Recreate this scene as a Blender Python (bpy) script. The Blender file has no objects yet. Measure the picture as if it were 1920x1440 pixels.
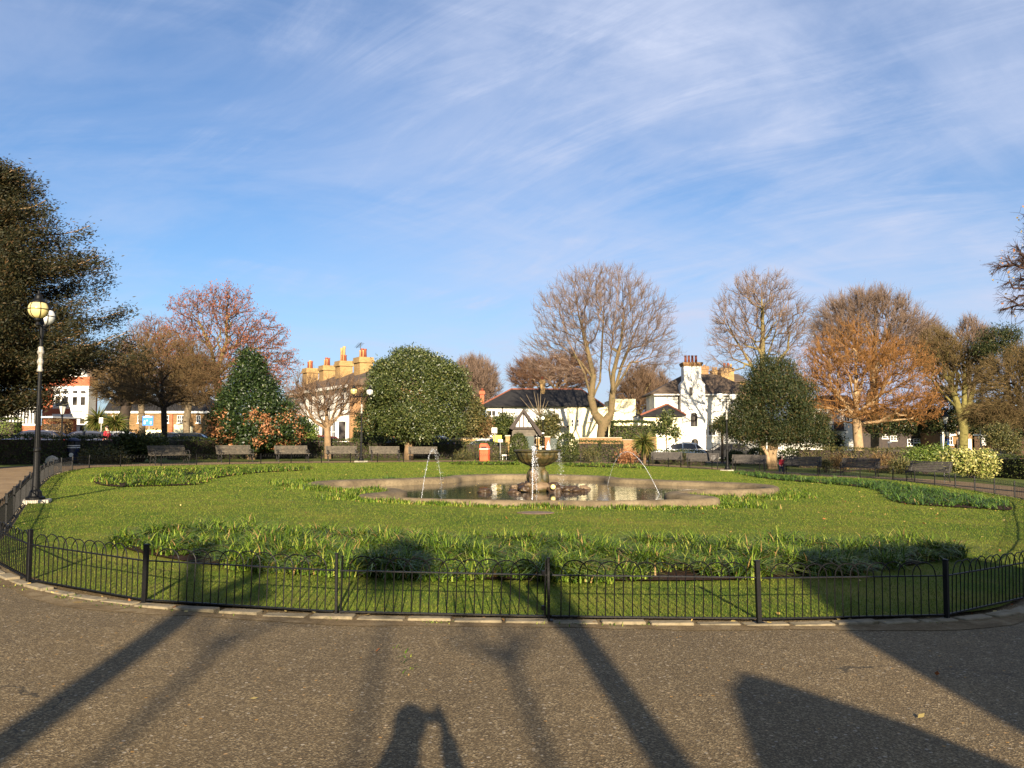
import bpy, bmesh, math, random
import numpy as np
from mathutils import Vector, Matrix
R = math.radians
rnd = random.Random(7)
scene = bpy.context.scene
COL = scene.collection
# ------------------------------------------------------------------ camera model
CAM_H, F, PITCH = 1.6, 1566.0, math.atan((820 - 720) / 1566.0)
SLOPE = 0.02
def gz(x, y=0.0):
    return -SLOPE * max(-70.0, min(70.0, x))
def gza(x):
    return -SLOPE * np.clip(x, -70, 70)
def ray(px, py):
    u, v = (px - 960) / F, (720 - py) / F
    c, s = math.cos(PITCH), math.sin(PITCH)
    return Vector((u, c - v * s, s + v * c))
def G(px, py):
    """ground point seen at a place of the photograph"""
    d = ray(px, py)
    t = -CAM_H / (d.z + SLOPE * d.x)
    return Vector((d.x * t, d.y * t, CAM_H + d.z * t))
def AT(px, py, Y):
    d = ray(px, py)
    t = Y / d.y
    return Vector((d.x * t, Y, CAM_H + d.z * t))
def XA(px, Y): return AT(px, 800, Y).x
def ZA(py, Y): return AT(960, py, Y).z
def S(r, g, b):
    f = lambda c: c / 12.92 if c <= 0.04045 else ((c + 0.055) / 1.055) ** 2.4
    return (f(r / 255), f(g / 255), f(b / 255), 1)
# ------------------------------------------------------------------ materials
def new_mat(name):
    m = bpy.data.materials.new(name); m.use_nodes = True
    nt = m.node_tree; nt.nodes.clear()
    out = nt.nodes.new('ShaderNodeOutputMaterial')
    return m, nt, out
def nd(nt, typ, **kw):
    n = nt.nodes.new(typ)
    for k, v in kw.items():
        if hasattr(n, k): setattr(n, k, v)
        else: n.inputs[k].default_value = v
    return n
def ramp(nt, fac, stops):
    r = nt.nodes.new('ShaderNodeValToRGB')
    e = r.color_ramp.elements
    while len(e) < len(stops): e.new(0.5)
    for el, (p, c) in zip(e, stops):
        el.position = p; el.color = c if len(c) == 4 else (*c, 1)
    nt.links.new(fac, r.inputs['Fac'])
    return r.outputs['Color']
def noise(nt, scale, detail=4, rough=0.55, vec=None, dist=0.0):
    n = nt.nodes.new('ShaderNodeTexNoise')
    n.inputs['Scale'].default_value = scale; n.inputs['Detail'].default_value = detail
    n.inputs['Roughness'].default_value = rough; n.inputs['Distortion'].default_value = dist
    if vec is not None: nt.links.new(vec, n.inputs['Vector'])
    return n.outputs['Fac']
def coord(nt, kind='Object', scale=None):
    t = nt.nodes.new('ShaderNodeTexCoord'); o = t.outputs[kind]
    if scale:
        mp = nt.nodes.new('ShaderNodeMapping'); mp.inputs['Scale'].default_value = scale
        nt.links.new(o, mp.inputs['Vector']); o = mp.outputs['Vector']
    return o
def worldpos(nt, scale=None):
    t = nt.nodes.new('ShaderNodeNewGeometry'); o = t.outputs['Position']
    if scale:
        mp = nt.nodes.new('ShaderNodeMapping'); mp.inputs['Scale'].default_value = scale
        nt.links.new(o, mp.inputs['Vector']); o = mp.outputs['Vector']
    return o
def mixc(nt, fac, a, b, blend='MIX'):
    m = nt.nodes.new('ShaderNodeMix'); m.data_type = 'RGBA'; m.blend_type = blend
    for sock, v in ((m.inputs[0], fac), (m.inputs[6], a), (m.inputs[7], b)):
        if isinstance(v, (int, float)): sock.default_value = v
        elif isinstance(v, tuple): sock.default_value = v if len(v) == 4 else (*v, 1)
        else: nt.links.new(v, sock)
    return m.outputs[2]
def bsdf(nt, out, color, rough=0.7, metallic=0.0, spec=0.4, bump=None, bstr=0.3, bdist=0.02):
    b = nt.nodes.new('ShaderNodeBsdfPrincipled')
    if isinstance(color, tuple): b.inputs['Base Color'].default_value = color if len(color) == 4 else (*color, 1)
    else: nt.links.new(color, b.inputs['Base Color'])
    b.inputs['Roughness'].default_value = rough; b.inputs['Metallic'].default_value = metallic
    b.inputs['Specular IOR Level'].default_value = spec
    if bump is not None:
        bp = nt.nodes.new('ShaderNodeBump'); bp.inputs['Strength'].default_value = bstr; bp.inputs['Distance'].default_value = bdist
        nt.links.new(bump, bp.inputs['Height']); nt.links.new(bp.outputs['Normal'], b.inputs['Normal'])
    nt.links.new(b.outputs['BSDF'], out.inputs['Surface'])
    return b
def M_noise(name, c1, c2, scale=6, rough=0.7, bstr=0.25, metallic=0.0, spec=0.4, detail=5, c3=None, bdist=0.02):
    m, nt, out = new_mat(name)
    n = noise(nt, scale, detail, 0.6, coord(nt))
    st = [(0.3, c1), (0.7, c2)] if c3 is None else [(0.25, c1), (0.5, c2), (0.75, c3)]
    bsdf(nt, out, ramp(nt, n, st), rough, metallic, spec, n, bstr, bdist)
    return m
def M_leaf(name, stops, rough=0.55, trans=0.25, spec=0.3, patch=0.0, pscale=0.8, pcol=(0.1, 0.1, 0.03, 1)):
    m, nt, out = new_mat(name)
    g = nt.nodes.new('ShaderNodeNewGeometry')
    c = ramp(nt, g.outputs['Random Per Island'], stops)
    if patch > 0:
        n = noise(nt, pscale, 2, 0.5, coord(nt))
        f = nt.nodes.new('ShaderNodeMapRange'); f.inputs[1].default_value = 0.5; f.inputs[2].default_value = 0.62; f.inputs[4].default_value = patch
        nt.links.new(n, f.inputs[0]); c = mixc(nt, f.outputs[0], c, pcol)
    b = bsdf(nt, out, c, rough, 0, spec)
    t = nt.nodes.new('ShaderNodeBsdfTranslucent'); nt.links.new(c, t.inputs['Color'])
    mx = nt.nodes.new('ShaderNodeMixShader'); mx.inputs[0].default_value = trans
    nt.links.new(b.outputs['BSDF'], mx.inputs[1]); nt.links.new(t.outputs['BSDF'], mx.inputs[2])
    nt.links.new(mx.outputs[0], out.inputs['Surface'])
    return m
def M_brick(name, c1, c2, mortar, scale=1.0, rough=0.85):
    m, nt, out = new_mat(name)
    co = coord(nt)
    sx = nt.nodes.new('ShaderNodeSeparateXYZ'); nt.links.new(co, sx.inputs[0])
    ad = nt.nodes.new('ShaderNodeMath'); nt.links.new(sx.outputs[0], ad.inputs[0]); nt.links.new(sx.outputs[1], ad.inputs[1])
    cb = nt.nodes.new('ShaderNodeCombineXYZ'); nt.links.new(ad.outputs[0], cb.inputs[0]); nt.links.new(sx.outputs[2], cb.inputs[1])
    b = nt.nodes.new('ShaderNodeTexBrick'); nt.links.new(cb.outputs[0], b.inputs['Vector'])
    b.inputs['Scale'].default_value = scale; b.inputs['Brick Width'].default_value = 0.225; b.inputs['Row Height'].default_value = 0.075
    b.inputs['Mortar Size'].default_value = 0.008; b.inputs['Color1'].default_value = c1; b.inputs['Color2'].default_value = c2; b.inputs['Mortar'].default_value = mortar
    n = noise(nt, 1.2, 5, 0.6, co)
    c = mixc(nt, 0.5, b.outputs['Color'], ramp(nt, n, [(0.3, (0.55, 0.5, 0.45)), (0.7, (1.25, 1.2, 1.15))]), 'MULTIPLY')
    bsdf(nt, out, c, rough, 0, 0.2, n, 0.2)
    return m
# ------------------------------------------------------------------ mesh helpers
class MB:
    def __init__(s): s.v = []; s.f = []
    def add(s, vs, fs):
        o = len(s.v); s.v += [tuple(v) for v in vs]; s.f += [tuple(i + o for i in f) for f in fs]; return s
    def box(s, cx, cy, cz, sx, sy, sz, rz=0.0, taper=1.0, rx=0.0):
        c, sn = math.cos(rz), math.sin(rz); vs = []
        for k, t in ((-1, 1.0), (1, taper)):
            for a, b in ((-1, -1), (1, -1), (1, 1), (-1, 1)):
                x, y, z = a * sx / 2 * t, b * sy / 2 * t, k * sz / 2
                if rx: y, z = y * math.cos(rx) - z * math.sin(rx), y * math.sin(rx) + z * math.cos(rx)
                vs.append((cx + x * c - y * sn, cy + x * sn + y * c, cz + z))
        return s.add(vs, [(3, 2, 1, 0), (4, 5, 6, 7), (0, 1, 5, 4), (1, 2, 6, 5), (2, 3, 7, 6), (3, 0, 4, 7)])
    def bx(s, x0, x1, y0, y1, z0, z1):
        return s.box((x0 + x1) / 2, (y0 + y1) / 2, (z0 + z1) / 2, abs(x1 - x0), abs(y1 - y0), abs(z1 - z0))
    def tube(s, pts, r, n=8, cap=True):
        pts = [Vector(p) for p in pts]; m = len(pts)
        rs = r if isinstance(r, (list, tuple)) else [r] * m
        vs = []; u = None
        for i, p in enumerate(pts):
            d = (pts[min(i + 1, m - 1)] - pts[max(i - 1, 0)]).normalized()
            if u is None: u = d.orthogonal().normalized()
            else: u = (u - d * u.dot(d)).normalized()
            w = d.cross(u)
            for k in range(n):
                a = 2 * math.pi * k / n
                vs.append(p + (u * math.cos(a) + w * math.sin(a)) * rs[i])
        fs = [(i * n + k, i * n + (k + 1) % n, (i + 1) * n + (k + 1) % n, (i + 1) * n + k) for i in range(m - 1) for k in range(n)]
        if cap: fs += [tuple(range(n - 1, -1, -1)), tuple((m - 1) * n + k for k in range(n))]
        return s.add(vs, fs)
    def lathe(s, prof, cx=0, cy=0, cz=0, n=16, sx=1.0, sy=1.0):
        vs = []
        for r, z in prof:
            for k in range(n):
                a = 2 * math.pi * k / n
                vs.append((cx + r * sx * math.cos(a), cy + r * sy * math.sin(a), cz + z))
        m = len(prof)
        fs = [(i * n + k, i * n + (k + 1) % n, (i + 1) * n + (k + 1) % n, (i + 1) * n + k) for i in range(m - 1) for k in range(n)]
        fs += [tuple(range(n - 1, -1, -1)), tuple((m - 1) * n + k for k in range(n))]
        return s.add(vs, fs)
    def prism(s, poly, y0, y1):
        """polygon in x-z pushed along y"""
        n = len(poly)
        vs = [(x, y0, z) for x, z in poly] + [(x, y1, z) for x, z in poly]
        fs = [tuple(range(n)), tuple(range(2 * n - 1, n - 1, -1))] + [(i, i + n, (i + 1) % n + n, (i + 1) % n) for i in range(n)]
        return s.add(vs, fs)
    def slab(s, poly, z0, z1):
        n = len(poly)
        vs = [(x, y, z0 + 0) for x, y in poly] + [(x, y, z1) for x, y in poly]
        fs = [tuple(range(n - 1, -1, -1)), tuple(range(n, 2 * n))] + [(i, (i + 1) % n, (i + 1) % n + n, i + n) for i in range(n)]
        return s.add(vs, fs)
    def build(s, name, mat, parent=None, smooth=False, bevel=0.0, loc=None):
        me = bpy.data.meshes.new(name); me.from_pydata(s.v, [], s.f)
        bm = bmesh.new(); bm.from_mesh(me); bmesh.ops.recalc_face_normals(bm, faces=bm.faces)
        if bevel: bmesh.ops.bevel(bm, geom=bm.edges[:], offset=bevel, segments=1, affect='EDGES', clamp_overlap=True)
        bm.to_mesh(me); bm.free()
        me.materials.append(mat)
        if smooth: me.polygons.foreach_set('use_smooth', [True] * len(me.polygons))
        o = bpy.data.objects.new(name, me); COL.objects.link(o)
        if parent: o.parent = parent
        if loc: o.location = loc
        return o
def fast(name, V, Fc, mat, parent=None, smooth=False):
    V = np.ascontiguousarray(V, dtype=np.float32).reshape(-1, 3); Fc = np.ascontiguousarray(Fc, dtype=np.int32)
    k = Fc.shape[1]; me = bpy.data.meshes.new(name)
    me.vertices.add(len(V)); me.vertices.foreach_set('co', V.ravel())
    me.loops.add(Fc.size); me.loops.foreach_set('vertex_index', Fc.ravel())
    me.polygons.add(len(Fc)); me.polygons.foreach_set('loop_start', np.arange(0, Fc.size, k, dtype=np.int32))
    if smooth: me.polygons.foreach_set('use_smooth', np.ones(len(Fc), dtype=bool))
    me.update(calc_edges=True); me.materials.append(mat)
    o = bpy.data.objects.new(name, me); COL.objects.link(o)
    if parent: o.parent = parent
    return o
def thing(name, label, cat, loc=(0, 0, 0), rz=0.0, group=None):
    o = bpy.data.objects.new(name, None); COL.objects.link(o)
    o.empty_display_size = 0.3
    o.location = loc; o.rotation_euler = (0, 0, rz); return tag(o, label, cat, group)
def tag(o, label, cat, group=None, kind=None):
    o['label'] = label; o['category'] = cat
    if group: o['group'] = group
    if kind: o['kind'] = kind
    return o
def struct(o, label=None, cat=None):
    o['kind'] = 'structure'
    if label: o['label'] = label
    if cat: o['category'] = cat
    return o
def copy_tree(o, parent=None):
    c = o.copy(); COL.objects.link(c)
    if parent: c.parent = parent
    for ch in [x for x in o.children]: copy_tree(ch, c)
    return c
def nrm(a): return a / np.maximum(np.linalg.norm(a, axis=-1, keepdims=True), 1e-9)
def tubes_np(A, B, RA, RB, n=3):
    d = nrm(B - A)
    ref = np.where(np.abs(d[:, 2:3]) < 0.9, np.array([[0, 0, 1.0]]), np.array([[1.0, 0, 0]]))
    u = nrm(np.cross(d, ref)); v = np.cross(d, u)
    a = np.arange(n) * 2 * np.pi / n
    off = u[:, None, :] * np.cos(a)[None, :, None] + v[:, None, :] * np.sin(a)[None, :, None]
    V = np.stack([A[:, None, :] + off * RA[:, None, None], B[:, None, :] + off * RB[:, None, None]], 1)
    base = (np.arange(len(A)) * 2 * n)[:, None]; k = np.arange(n)[None, :]; k2 = (k + 1) % n
    Fc = np.stack([base + k, base + k2, base + n + k2, base + n + k], -1).reshape(-1, 4)
    return V.reshape(-1, 3), Fc
def leaves_np(P, axis, side, L, W):
    """diamond leaves: centre, long axis, side axis"""
    a = axis * (L / 2)[:, None]; s = side * (W / 2)[:, None]
    V = np.stack([P - a, P + s, P + a, P - s], 1).reshape(-1, 3)
    Fc = np.arange(len(P) * 4).reshape(-1, 4)
    return V, Fc
def in_poly(P, poly):
    x, y = P[:, 0], P[:, 1]; ins = np.zeros(len(P), bool); n = len(poly)
    for i in range(n):
        x1, y1 = poly[i][0], poly[i][1]; x2, y2 = poly[(i + 1) % n][0], poly[(i + 1) % n][1]
        c = ((y1 > y) != (y2 > y)) & (x < (x2 - x1) * (y - y1) / (y2 - y1 + 1e-12) + x1)
        ins ^= c
    return ins
def catmull(pts, m=8, closed=True):
    pts = [Vector(p) for p in pts]; n = len(pts); out = []
    rng_ = range(n) if closed else range(n - 1)
    for i in rng_:
        if closed: p0, p1, p2, p3 = pts[(i - 1) % n], pts[i], pts[(i + 1) % n], pts[(i + 2) % n]
        else: p0, p1, p2, p3 = pts[max(i - 1, 0)], pts[i], pts[i + 1], pts[min(i + 2, n - 1)]
        for k in range(m):
            t = k / m
            out.append(0.5 * ((2 * p1) + (p2 - p0) * t + (2 * p0 - 5 * p1 + 4 * p2 - p3) * t * t + (3 * p1 - p0 - 3 * p2 + p3) * t ** 3))
    if not closed: out.append(pts[-1])
    return out
def resample(pts, step, closed=True):
    P = [Vector(p) for p in pts] + ([Vector(pts[0])] if closed else [])
    L = [0]
    for a, b in zip(P, P[1:]): L.append(L[-1] + (b - a).length)
    n = max(2, int(round(L[-1] / step))); out = []; j = 0
    for i in range(n if closed else n + 1):
        s = L[-1] * i / n
        while j < len(L) - 2 and L[j + 1] < s: j += 1
        t = (s - L[j]) / max(L[j + 1] - L[j], 1e-9); out.append(P[j].lerp(P[j + 1], min(1, max(0, t))))
    return out
def offset(pts, d):
    n = len(pts); out = []
    for i in range(n):
        t = (pts[(i + 1) % n] - pts[i - 1]); t = Vector((t[0], t[1])).normalized()
        out.append(Vector((pts[i][0] + t.y * d, pts[i][1] - t.x * d)))
    return out
# ------------------------------------------------------------------ world and light
SUN_EL, SUN_AZ = R(17.9), math.atan(0.1)
def make_world():
    w = bpy.data.worlds.new("World"); scene.world = w; w.use_nodes = True
    nt = w.node_tree; nt.nodes.clear()
    out = nt.nodes.new('ShaderNodeOutputWorld'); bg = nt.nodes.new('ShaderNodeBackground')
    sky = nt.nodes.new('ShaderNodeTexSky'); sky.sky_type = 'NISHITA'; sky.sun_disc = False
    sky.sun_elevation = SUN_EL; sky.sun_rotation = math.pi - SUN_AZ
    sky.air_density = 1.0; sky.dust_density = 0.7; sky.ozone_density = 2.6
    # thin cirrus: noise on a flat cloud layer, stretched along the wind
    tc = nt.nodes.new('ShaderNodeTexCoord')
    sx = nt.nodes.new('ShaderNodeSeparateXYZ'); nt.links.new(tc.outputs['Generated'], sx.inputs[0])
    mz = nt.nodes.new('ShaderNodeMath'); mz.operation = 'MAXIMUM'; mz.inputs[1].default_value = 0.03; nt.links.new(sx.outputs[2], mz.inputs[0])
    az = nt.nodes.new('ShaderNodeMath'); az.operation = 'ADD'; az.inputs[1].default_value = 0.42; nt.links.new(mz.outputs[0], az.inputs[0])
    dx = nt.nodes.new('ShaderNodeMath'); dx.operation = 'DIVIDE'; nt.links.new(sx.outputs[0], dx.inputs[0]); nt.links.new(az.outputs[0], dx.inputs[1])
    dy = nt.nodes.new('ShaderNodeMath'); dy.operation = 'DIVIDE'; nt.links.new(sx.outputs[1], dy.inputs[0]); nt.links.new(az.outputs[0], dy.inputs[1])
    cb = nt.nodes.new('ShaderNodeCombineXYZ'); nt.links.new(dx.outputs[0], cb.inputs[0]); nt.links.new(dy.outputs[0], cb.inputs[1])
    def layer(rot, scl, loc, scale, detail, rough, dist, lo, hi):
        mp = nt.nodes.new('ShaderNodeMapping'); mp.vector_type = 'TEXTURE'; mp.inputs['Rotation'].default_value = (0, 0, R(rot)); mp.inputs['Scale'].default_value = scl; mp.inputs['Location'].default_value = loc
        nt.links.new(cb.outputs[0], mp.inputs['Vector'])
        n = noise(nt, scale, detail, rough, mp.outputs[0], dist)
        mr = nt.nodes.new('ShaderNodeMapRange'); mr.interpolation_type = 'SMOOTHSTEP'
        mr.inputs[1].default_value = lo; mr.inputs[2].default_value = hi; nt.links.new(n, mr.inputs[0]); return mr.outputs[0]
    def mul(a, b):
        m = nt.nodes.new('ShaderNodeMath'); m.operation = 'MULTIPLY'
        for i, v in enumerate((a, b)):
            if isinstance(v, float): m.inputs[i].default_value = v
            else: nt.links.new(v, m.inputs[i])
        return m.outputs[0]
    def add(a, b):
        m = nt.nodes.new('ShaderNodeMath'); m.operation = 'ADD'; m.use_clamp = True; nt.links.new(a, m.inputs[0]); nt.links.new(b, m.inputs[1]); return m.outputs[0]
    big = layer(-35, (1.7, 1.0, 1), (CL_OFF[0], CL_OFF[1], 0), 1.3, 8, 0.58, 0.9, 0.28, 0.64)
    soft = layer(20, (1.8, 0.8, 1), (0.7, 2.2, 0), 2.4, 9, 0.6, 1.0, 0.34, 0.72)
    # the veil lies mostly over the right-hand (eastern) sky
    vr = nt.nodes.new('ShaderNodeMapRange'); vr.interpolation_type = 'SMOOTHSTEP'; vr.inputs[1].default_value = -0.55; vr.inputs[2].default_value = 0.30; vr.inputs[3].default_value = 0.12
    nt.links.new(dx.outputs[0], vr.inputs[0])
    veil = mul(big, vr.outputs[0])
    wisps = layer(18, (2.6, 0.55, 1), (3.1, 0.4, 0), 2.2, 8, 0.62, 1.1, 0.40, 0.76)
    fine = layer(-32, (2.4, 0.5, 1), (1.3, 5.4, 0), 4.5, 9, 0.66, 0.9, 0.38, 0.8)
    hz = nt.nodes.new('ShaderNodeMapRange'); hz.interpolation_type = 'SMOOTHSTEP'; hz.inputs[1].default_value = 0.30; hz.inputs[2].default_value = 0.0; hz.inputs[4].default_value = 0.30
    nt.links.new(sx.outputs[2], hz.inputs[0])
    tot = add(add(mul(veil, 0.56), mul(mul(fine, vr.outputs[0]), 0.26)), add(add(mul(soft, 0.32), mul(mul(fine, wisps), 0.48)), hz.outputs[0]))
    tint = nt.nodes.new('ShaderNodeMix'); tint.data_type = 'RGBA'; tint.blend_type = 'MULTIPLY'; tint.inputs[0].default_value = 1.0
    nt.links.new(sky.outputs[0], tint.inputs[6]); tint.inputs[7].default_value = SKY_TINT
    c = mixc(nt, tot, tint.outputs[2], CLOUD)
    nt.links.new(c, bg.inputs['Color']); bg.inputs['Strength'].default_value = SKY_STR
    nt.links.new(bg.outputs[0], out.inputs['Surface'])
CL_OFF = (0.35, 1.1); SKY_TINT = (0.60, 0.80, 1.0, 1); CLOUD = (4.0, 4.55, 6.0, 1); SKY_STR = 0.052
make_world()
sl = bpy.data.lights.new('sun', 'SUN'); sl.energy = 5.0; sl.angle = R(0.53); sl.color = (1.0, 0.85, 0.64)
so = bpy.data.objects.new('sun', sl); COL.objects.link(so)
d = Vector((-math.sin(SUN_AZ) * math.cos(SUN_EL), math.cos(SUN_AZ) * math.cos(SUN_EL), -math.sin(SUN_EL)))
so.rotation_euler = d.to_track_quat('-Z', 'Y').to_euler(); so.location = (3, -30, 20)
cam = bpy.data.cameras.new('camera'); co_ = bpy.data.objects.new('camera', cam); COL.objects.link(co_)
cam.sensor_width = 36; cam.lens = 36 * F / 1920; cam.clip_end = 3000; cam.clip_start = 0.02
co_.location = (0, 0, CAM_H); co_.rotation_euler = (math.pi / 2 + PITCH, 0, 0)
scene.camera = co_
vs = scene.view_settings; vs.view_transform = 'Standard'; vs.look = 'None'; vs.exposure = 1.55; vs.gamma = 1
# ------------------------------------------------------------------ ground sheets
def ground_mat(name, build):
    m, nt, out = new_mat(name); build(nt, out); return m
def f_asphalt(nt, out):
    p = worldpos(nt)
    big = noise(nt, 0.55, 4, 0.6, p); med = noise(nt, 5, 4, 0.6, p)
    v = nt.nodes.new('ShaderNodeTexVoronoi'); v.inputs['Scale'].default_value = 105; nt.links.new(p, v.inputs['Vector'])
    v2 = nt.nodes.new('ShaderNodeTexVoronoi'); v2.inputs['Scale'].default_value = 26; v2.inputs['Randomness'].default_value = 1; nt.links.new(p, v2.inputs['Vector'])
    vv = nt.nodes.new('ShaderNodeSeparateColor'); nt.links.new(v.outputs['Color'], vv.inputs[0])
    stone = ramp(nt, vv.outputs[0], [(0.0, S(62, 52, 35)), (0.45, S(91, 77, 53)), (0.8, S(114, 98, 70)), (1.0, S(150, 134, 104))])
    c = mixc(nt, ramp(nt, med, [(0.35, (0.0, 0, 0)), (0.7, (0.5, 0.5, 0.5))]), stone, S(84, 70, 46))
    c = mixc(nt, 0.6, c, ramp(nt, big, [(0.25, (0.62, 0.60, 0.56)), (0.5, (0.95, 0.94, 0.92)), (0.75, (1.3, 1.24, 1.12))]), 'MULTIPLY')
    # bigger pale chippings
    s2 = nt.nodes.new('ShaderNodeSeparateColor'); nt.links.new(v2.outputs['Color'], s2.inputs[0])
    m1 = nt.nodes.new('ShaderNodeMath'); m1.operation = 'LESS_THAN'; m1.inputs[1].default_value = 0.27; nt.links.new(v2.outputs['Distance'], m1.inputs[0])
    m2 = nt.nodes.new('ShaderNodeMath'); m2.operation = 'GREATER_THAN'; m2.inputs[1].default_value = 0.80; nt.links.new(s2.outputs[0], m2.inputs[0])
    m3 = nt.nodes.new('ShaderNodeMath'); m3.operation = 'MULTIPLY'; nt.links.new(m1.outputs[0], m3.inputs[0]); nt.links.new(m2.outputs[0], m3.inputs[1])
    m4 = nt.nodes.new('ShaderNodeMath'); m4.operation = 'MULTIPLY'; m4.inputs[1].default_value = 0.55; nt.links.new(m3.outputs[0], m4.inputs[0])
    c = mixc(nt, m4.outputs[0], c, ramp(nt, s2.outputs[1], [(0, S(130, 119, 100)), (0.75, S(176, 164, 144)), (0.97, S(180, 130, 50))]))
    # yellow lichen blotches
    li = noise(nt, 2.3, 6, 0.7, p)
    c = mixc(nt, ramp(nt, li, [(0.66, (0, 0, 0)), (0.74, (0.35, 0.35, 0.35))]), c, S(150, 112, 40))
    # a few hairline cracks and a darker damp track
    pd = nt.nodes.new('ShaderNodeVectorMath'); pd.operation = 'ADD'; wn = nt.nodes.new('ShaderNodeTexNoise'); wn.inputs['Scale'].default_value = 1.7; wn.inputs['Detail'].default_value = 6; nt.links.new(p, wn.inputs['Vector'])
    nt.links.new(p, pd.inputs[0]); nt.links.new(wn.outputs['Color'], pd.inputs[1])
    ve = nt.nodes.new('ShaderNodeTexVoronoi'); ve.feature = 'DISTANCE_TO_EDGE'; ve.inputs['Scale'].default_value = 0.42; nt.links.new(pd.outputs[0], ve.inputs['Vector'])
    ck = nt.nodes.new('ShaderNodeMapRange'); ck.inputs[1].default_value = 0.0015; ck.inputs[2].default_value = 0.006; ck.inputs[3].default_value = 0.75; ck.inputs[4].default_value = 0.0; nt.links.new(ve.outputs['Distance'], ck.inputs[0])
    msk = ramp(nt, noise(nt, 0.5, 2, 0.5, p), [(0.5, (0, 0, 0)), (0.6, (1, 1, 1))]); cm = nt.nodes.new('ShaderNodeMath'); cm.operation = 'MULTIPLY'; nt.links.new(ck.outputs[0], cm.inputs[0]); nt.links.new(msk, cm.inputs[1])
    c = mixc(nt, cm.outputs[0], c, S(40, 36, 26))
    h = nt.nodes.new('ShaderNodeMath'); h.operation = 'ADD'; nt.links.new(v.outputs['Distance'], h.inputs[0]); nt.links.new(m3.outputs[0], h.inputs[1])
    bsdf(nt, out, c, 0.8, 0, 0.25, h.outputs[0], 0.55, 0.006)
def f_lawn(nt, out):
    p = worldpos(nt)
    n1 = noise(nt, 0.35, 4, 0.6, p); n2 = noise(nt, 2.2, 5, 0.65, p); n3 = noise(nt, 38, 3, 0.7, p)
    c = ramp(nt, n1, [(0.28, S(58, 82, 24)), (0.48, S(82, 98, 32)), (0.68, S(118, 114, 50))])
    c = mixc(nt, ramp(nt, n2, [(0.45, (0, 0, 0)), (0.75, (0.6, 0.6, 0.6))]), c, S(116, 106, 58))
    c = mixc(nt, 0.75, c, ramp(nt, n3, [(0.3, (0.5, 0.55, 0.4)), (0.7, (1.35, 1.3, 1.2))]), 'MULTIPLY')
    bsdf(nt, out, c, 0.9, 0, 0.1, n3, 0.9, 0.05)
def f_soil(nt, out):
    p = worldpos(nt); n1 = noise(nt, 9, 5, 0.7, p)
    bsdf(nt, out, ramp(nt, n1, [(0.3, S(30, 22, 16)), (0.7, S(64, 46, 34))]), 0.95, 0, 0.1, n1, 0.8, 0.05)
def f_ground(nt, out):
    p = worldpos(nt); n1 = noise(nt, 0.8, 6, 0.7, p)
    bsdf(nt, out, ramp(nt, n1, [(0.3, S(66, 84, 32)), (0.6, S(88, 92, 46)), (0.8, S(104, 84, 60))]), 0.95, 0, 0.1, n1, 0.6, 0.05)
def f_sand(nt, out):
    p = worldpos(nt); n1 = noise(nt, 1.5, 6, 0.7, p); n2 = noise(nt, 40, 3, 0.7, p)
    c = ramp(nt, n1, [(0.3, S(112, 92, 68)), (0.7, S(144, 122, 92))])
    c = mixc(nt, 0.5, c, ramp(nt, n2, [(0.3, (0.7, 0.7, 0.7)), (0.7, (1.2, 1.2, 1.2))]), 'MULTIPLY')
    bsdf(nt, out, c, 0.9, 0, 0.15, n2, 0.3, 0.02)
def f_edge(nt, out):
    p = worldpos(nt); n1 = noise(nt, 3.5, 7, 0.75, p, 0.5); n2 = noise(nt, 60, 3, 0.7, p)
    c = ramp(nt, n1, [(0.3, S(80, 68, 48)), (0.48, S(104, 88, 64)), (0.6, S(120, 106, 82)), (0.7, S(132, 104, 48)), (0.8, S(70, 78, 36))])
    c = mixc(nt, 0.7, c, ramp(nt, n2, [(0.3, (0.6, 0.6, 0.6)), (0.7, (1.3, 1.3, 1.3))]), 'MULTIPLY')
    bsdf(nt, out, c, 0.95, 0, 0.1, n2, 0.6, 0.01)
def f_road(nt, out):
    p = worldpos(nt); n1 = noise(nt, 2, 6, 0.7, p)
    bsdf(nt, out, ramp(nt, n1, [(0.3, S(66, 66, 68)), (0.7, S(92, 90, 88))]), 0.9, 0, 0.2, n1, 0.2)
m_asphalt = ground_mat('asphalt', f_asphalt); m_lawn = ground_mat('turf', f_lawn); m_soil = ground_mat('soil', f_soil)
m_ground = ground_mat('rough_grass', f_ground); m_sand = ground_mat('sandy_tarmac', f_sand); m_edge = ground_mat('lichened_edge', f_edge); m_road = ground_mat('road_tarmac', f_road)
def grid_sheet(name, x0, x1, y0, y1, n, m, mat, dz):
    xs = np.linspace(x0, x1, n); ys = np.linspace(y0, y1, m)
    X, Y = np.meshgrid(xs, ys); V = np.stack([X, Y, gza(X) + dz], -1).reshape(-1, 3)
    i = np.arange(n * m).reshape(m, n)
    Fc = np.stack([i[:-1, :-1], i[:-1, 1:], i[1:, 1:], i[1:, :-1]], -1).reshape(-1, 4)
    return struct(fast(name, V, Fc, mat))
def poly_sheet(name, pts, mat, dz):
    bm = bmesh.new(); vsx = [bm.verts.new((p[0], p[1], gz(p[0]) + dz)) for p in pts]
    es = [bm.edges.new((vsx[i], vsx[(i + 1) % len(vsx)])) for i in range(len(vsx))]
    bmesh.ops.triangle_fill(bm, use_beauty=True, use_dissolve=False, edges=es, normal=(0, 0, 1))
    for f in bm.faces:
        f.normal_update()
        if f.normal.z < 0: f.normal_flip()
    me = bpy.data.meshes.new(name); bm.to_mesh(me); bm.free(); me.materials.append(mat)
    o = bpy.data.objects.new(name, me); COL.objects.link(o); return struct(o)
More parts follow.
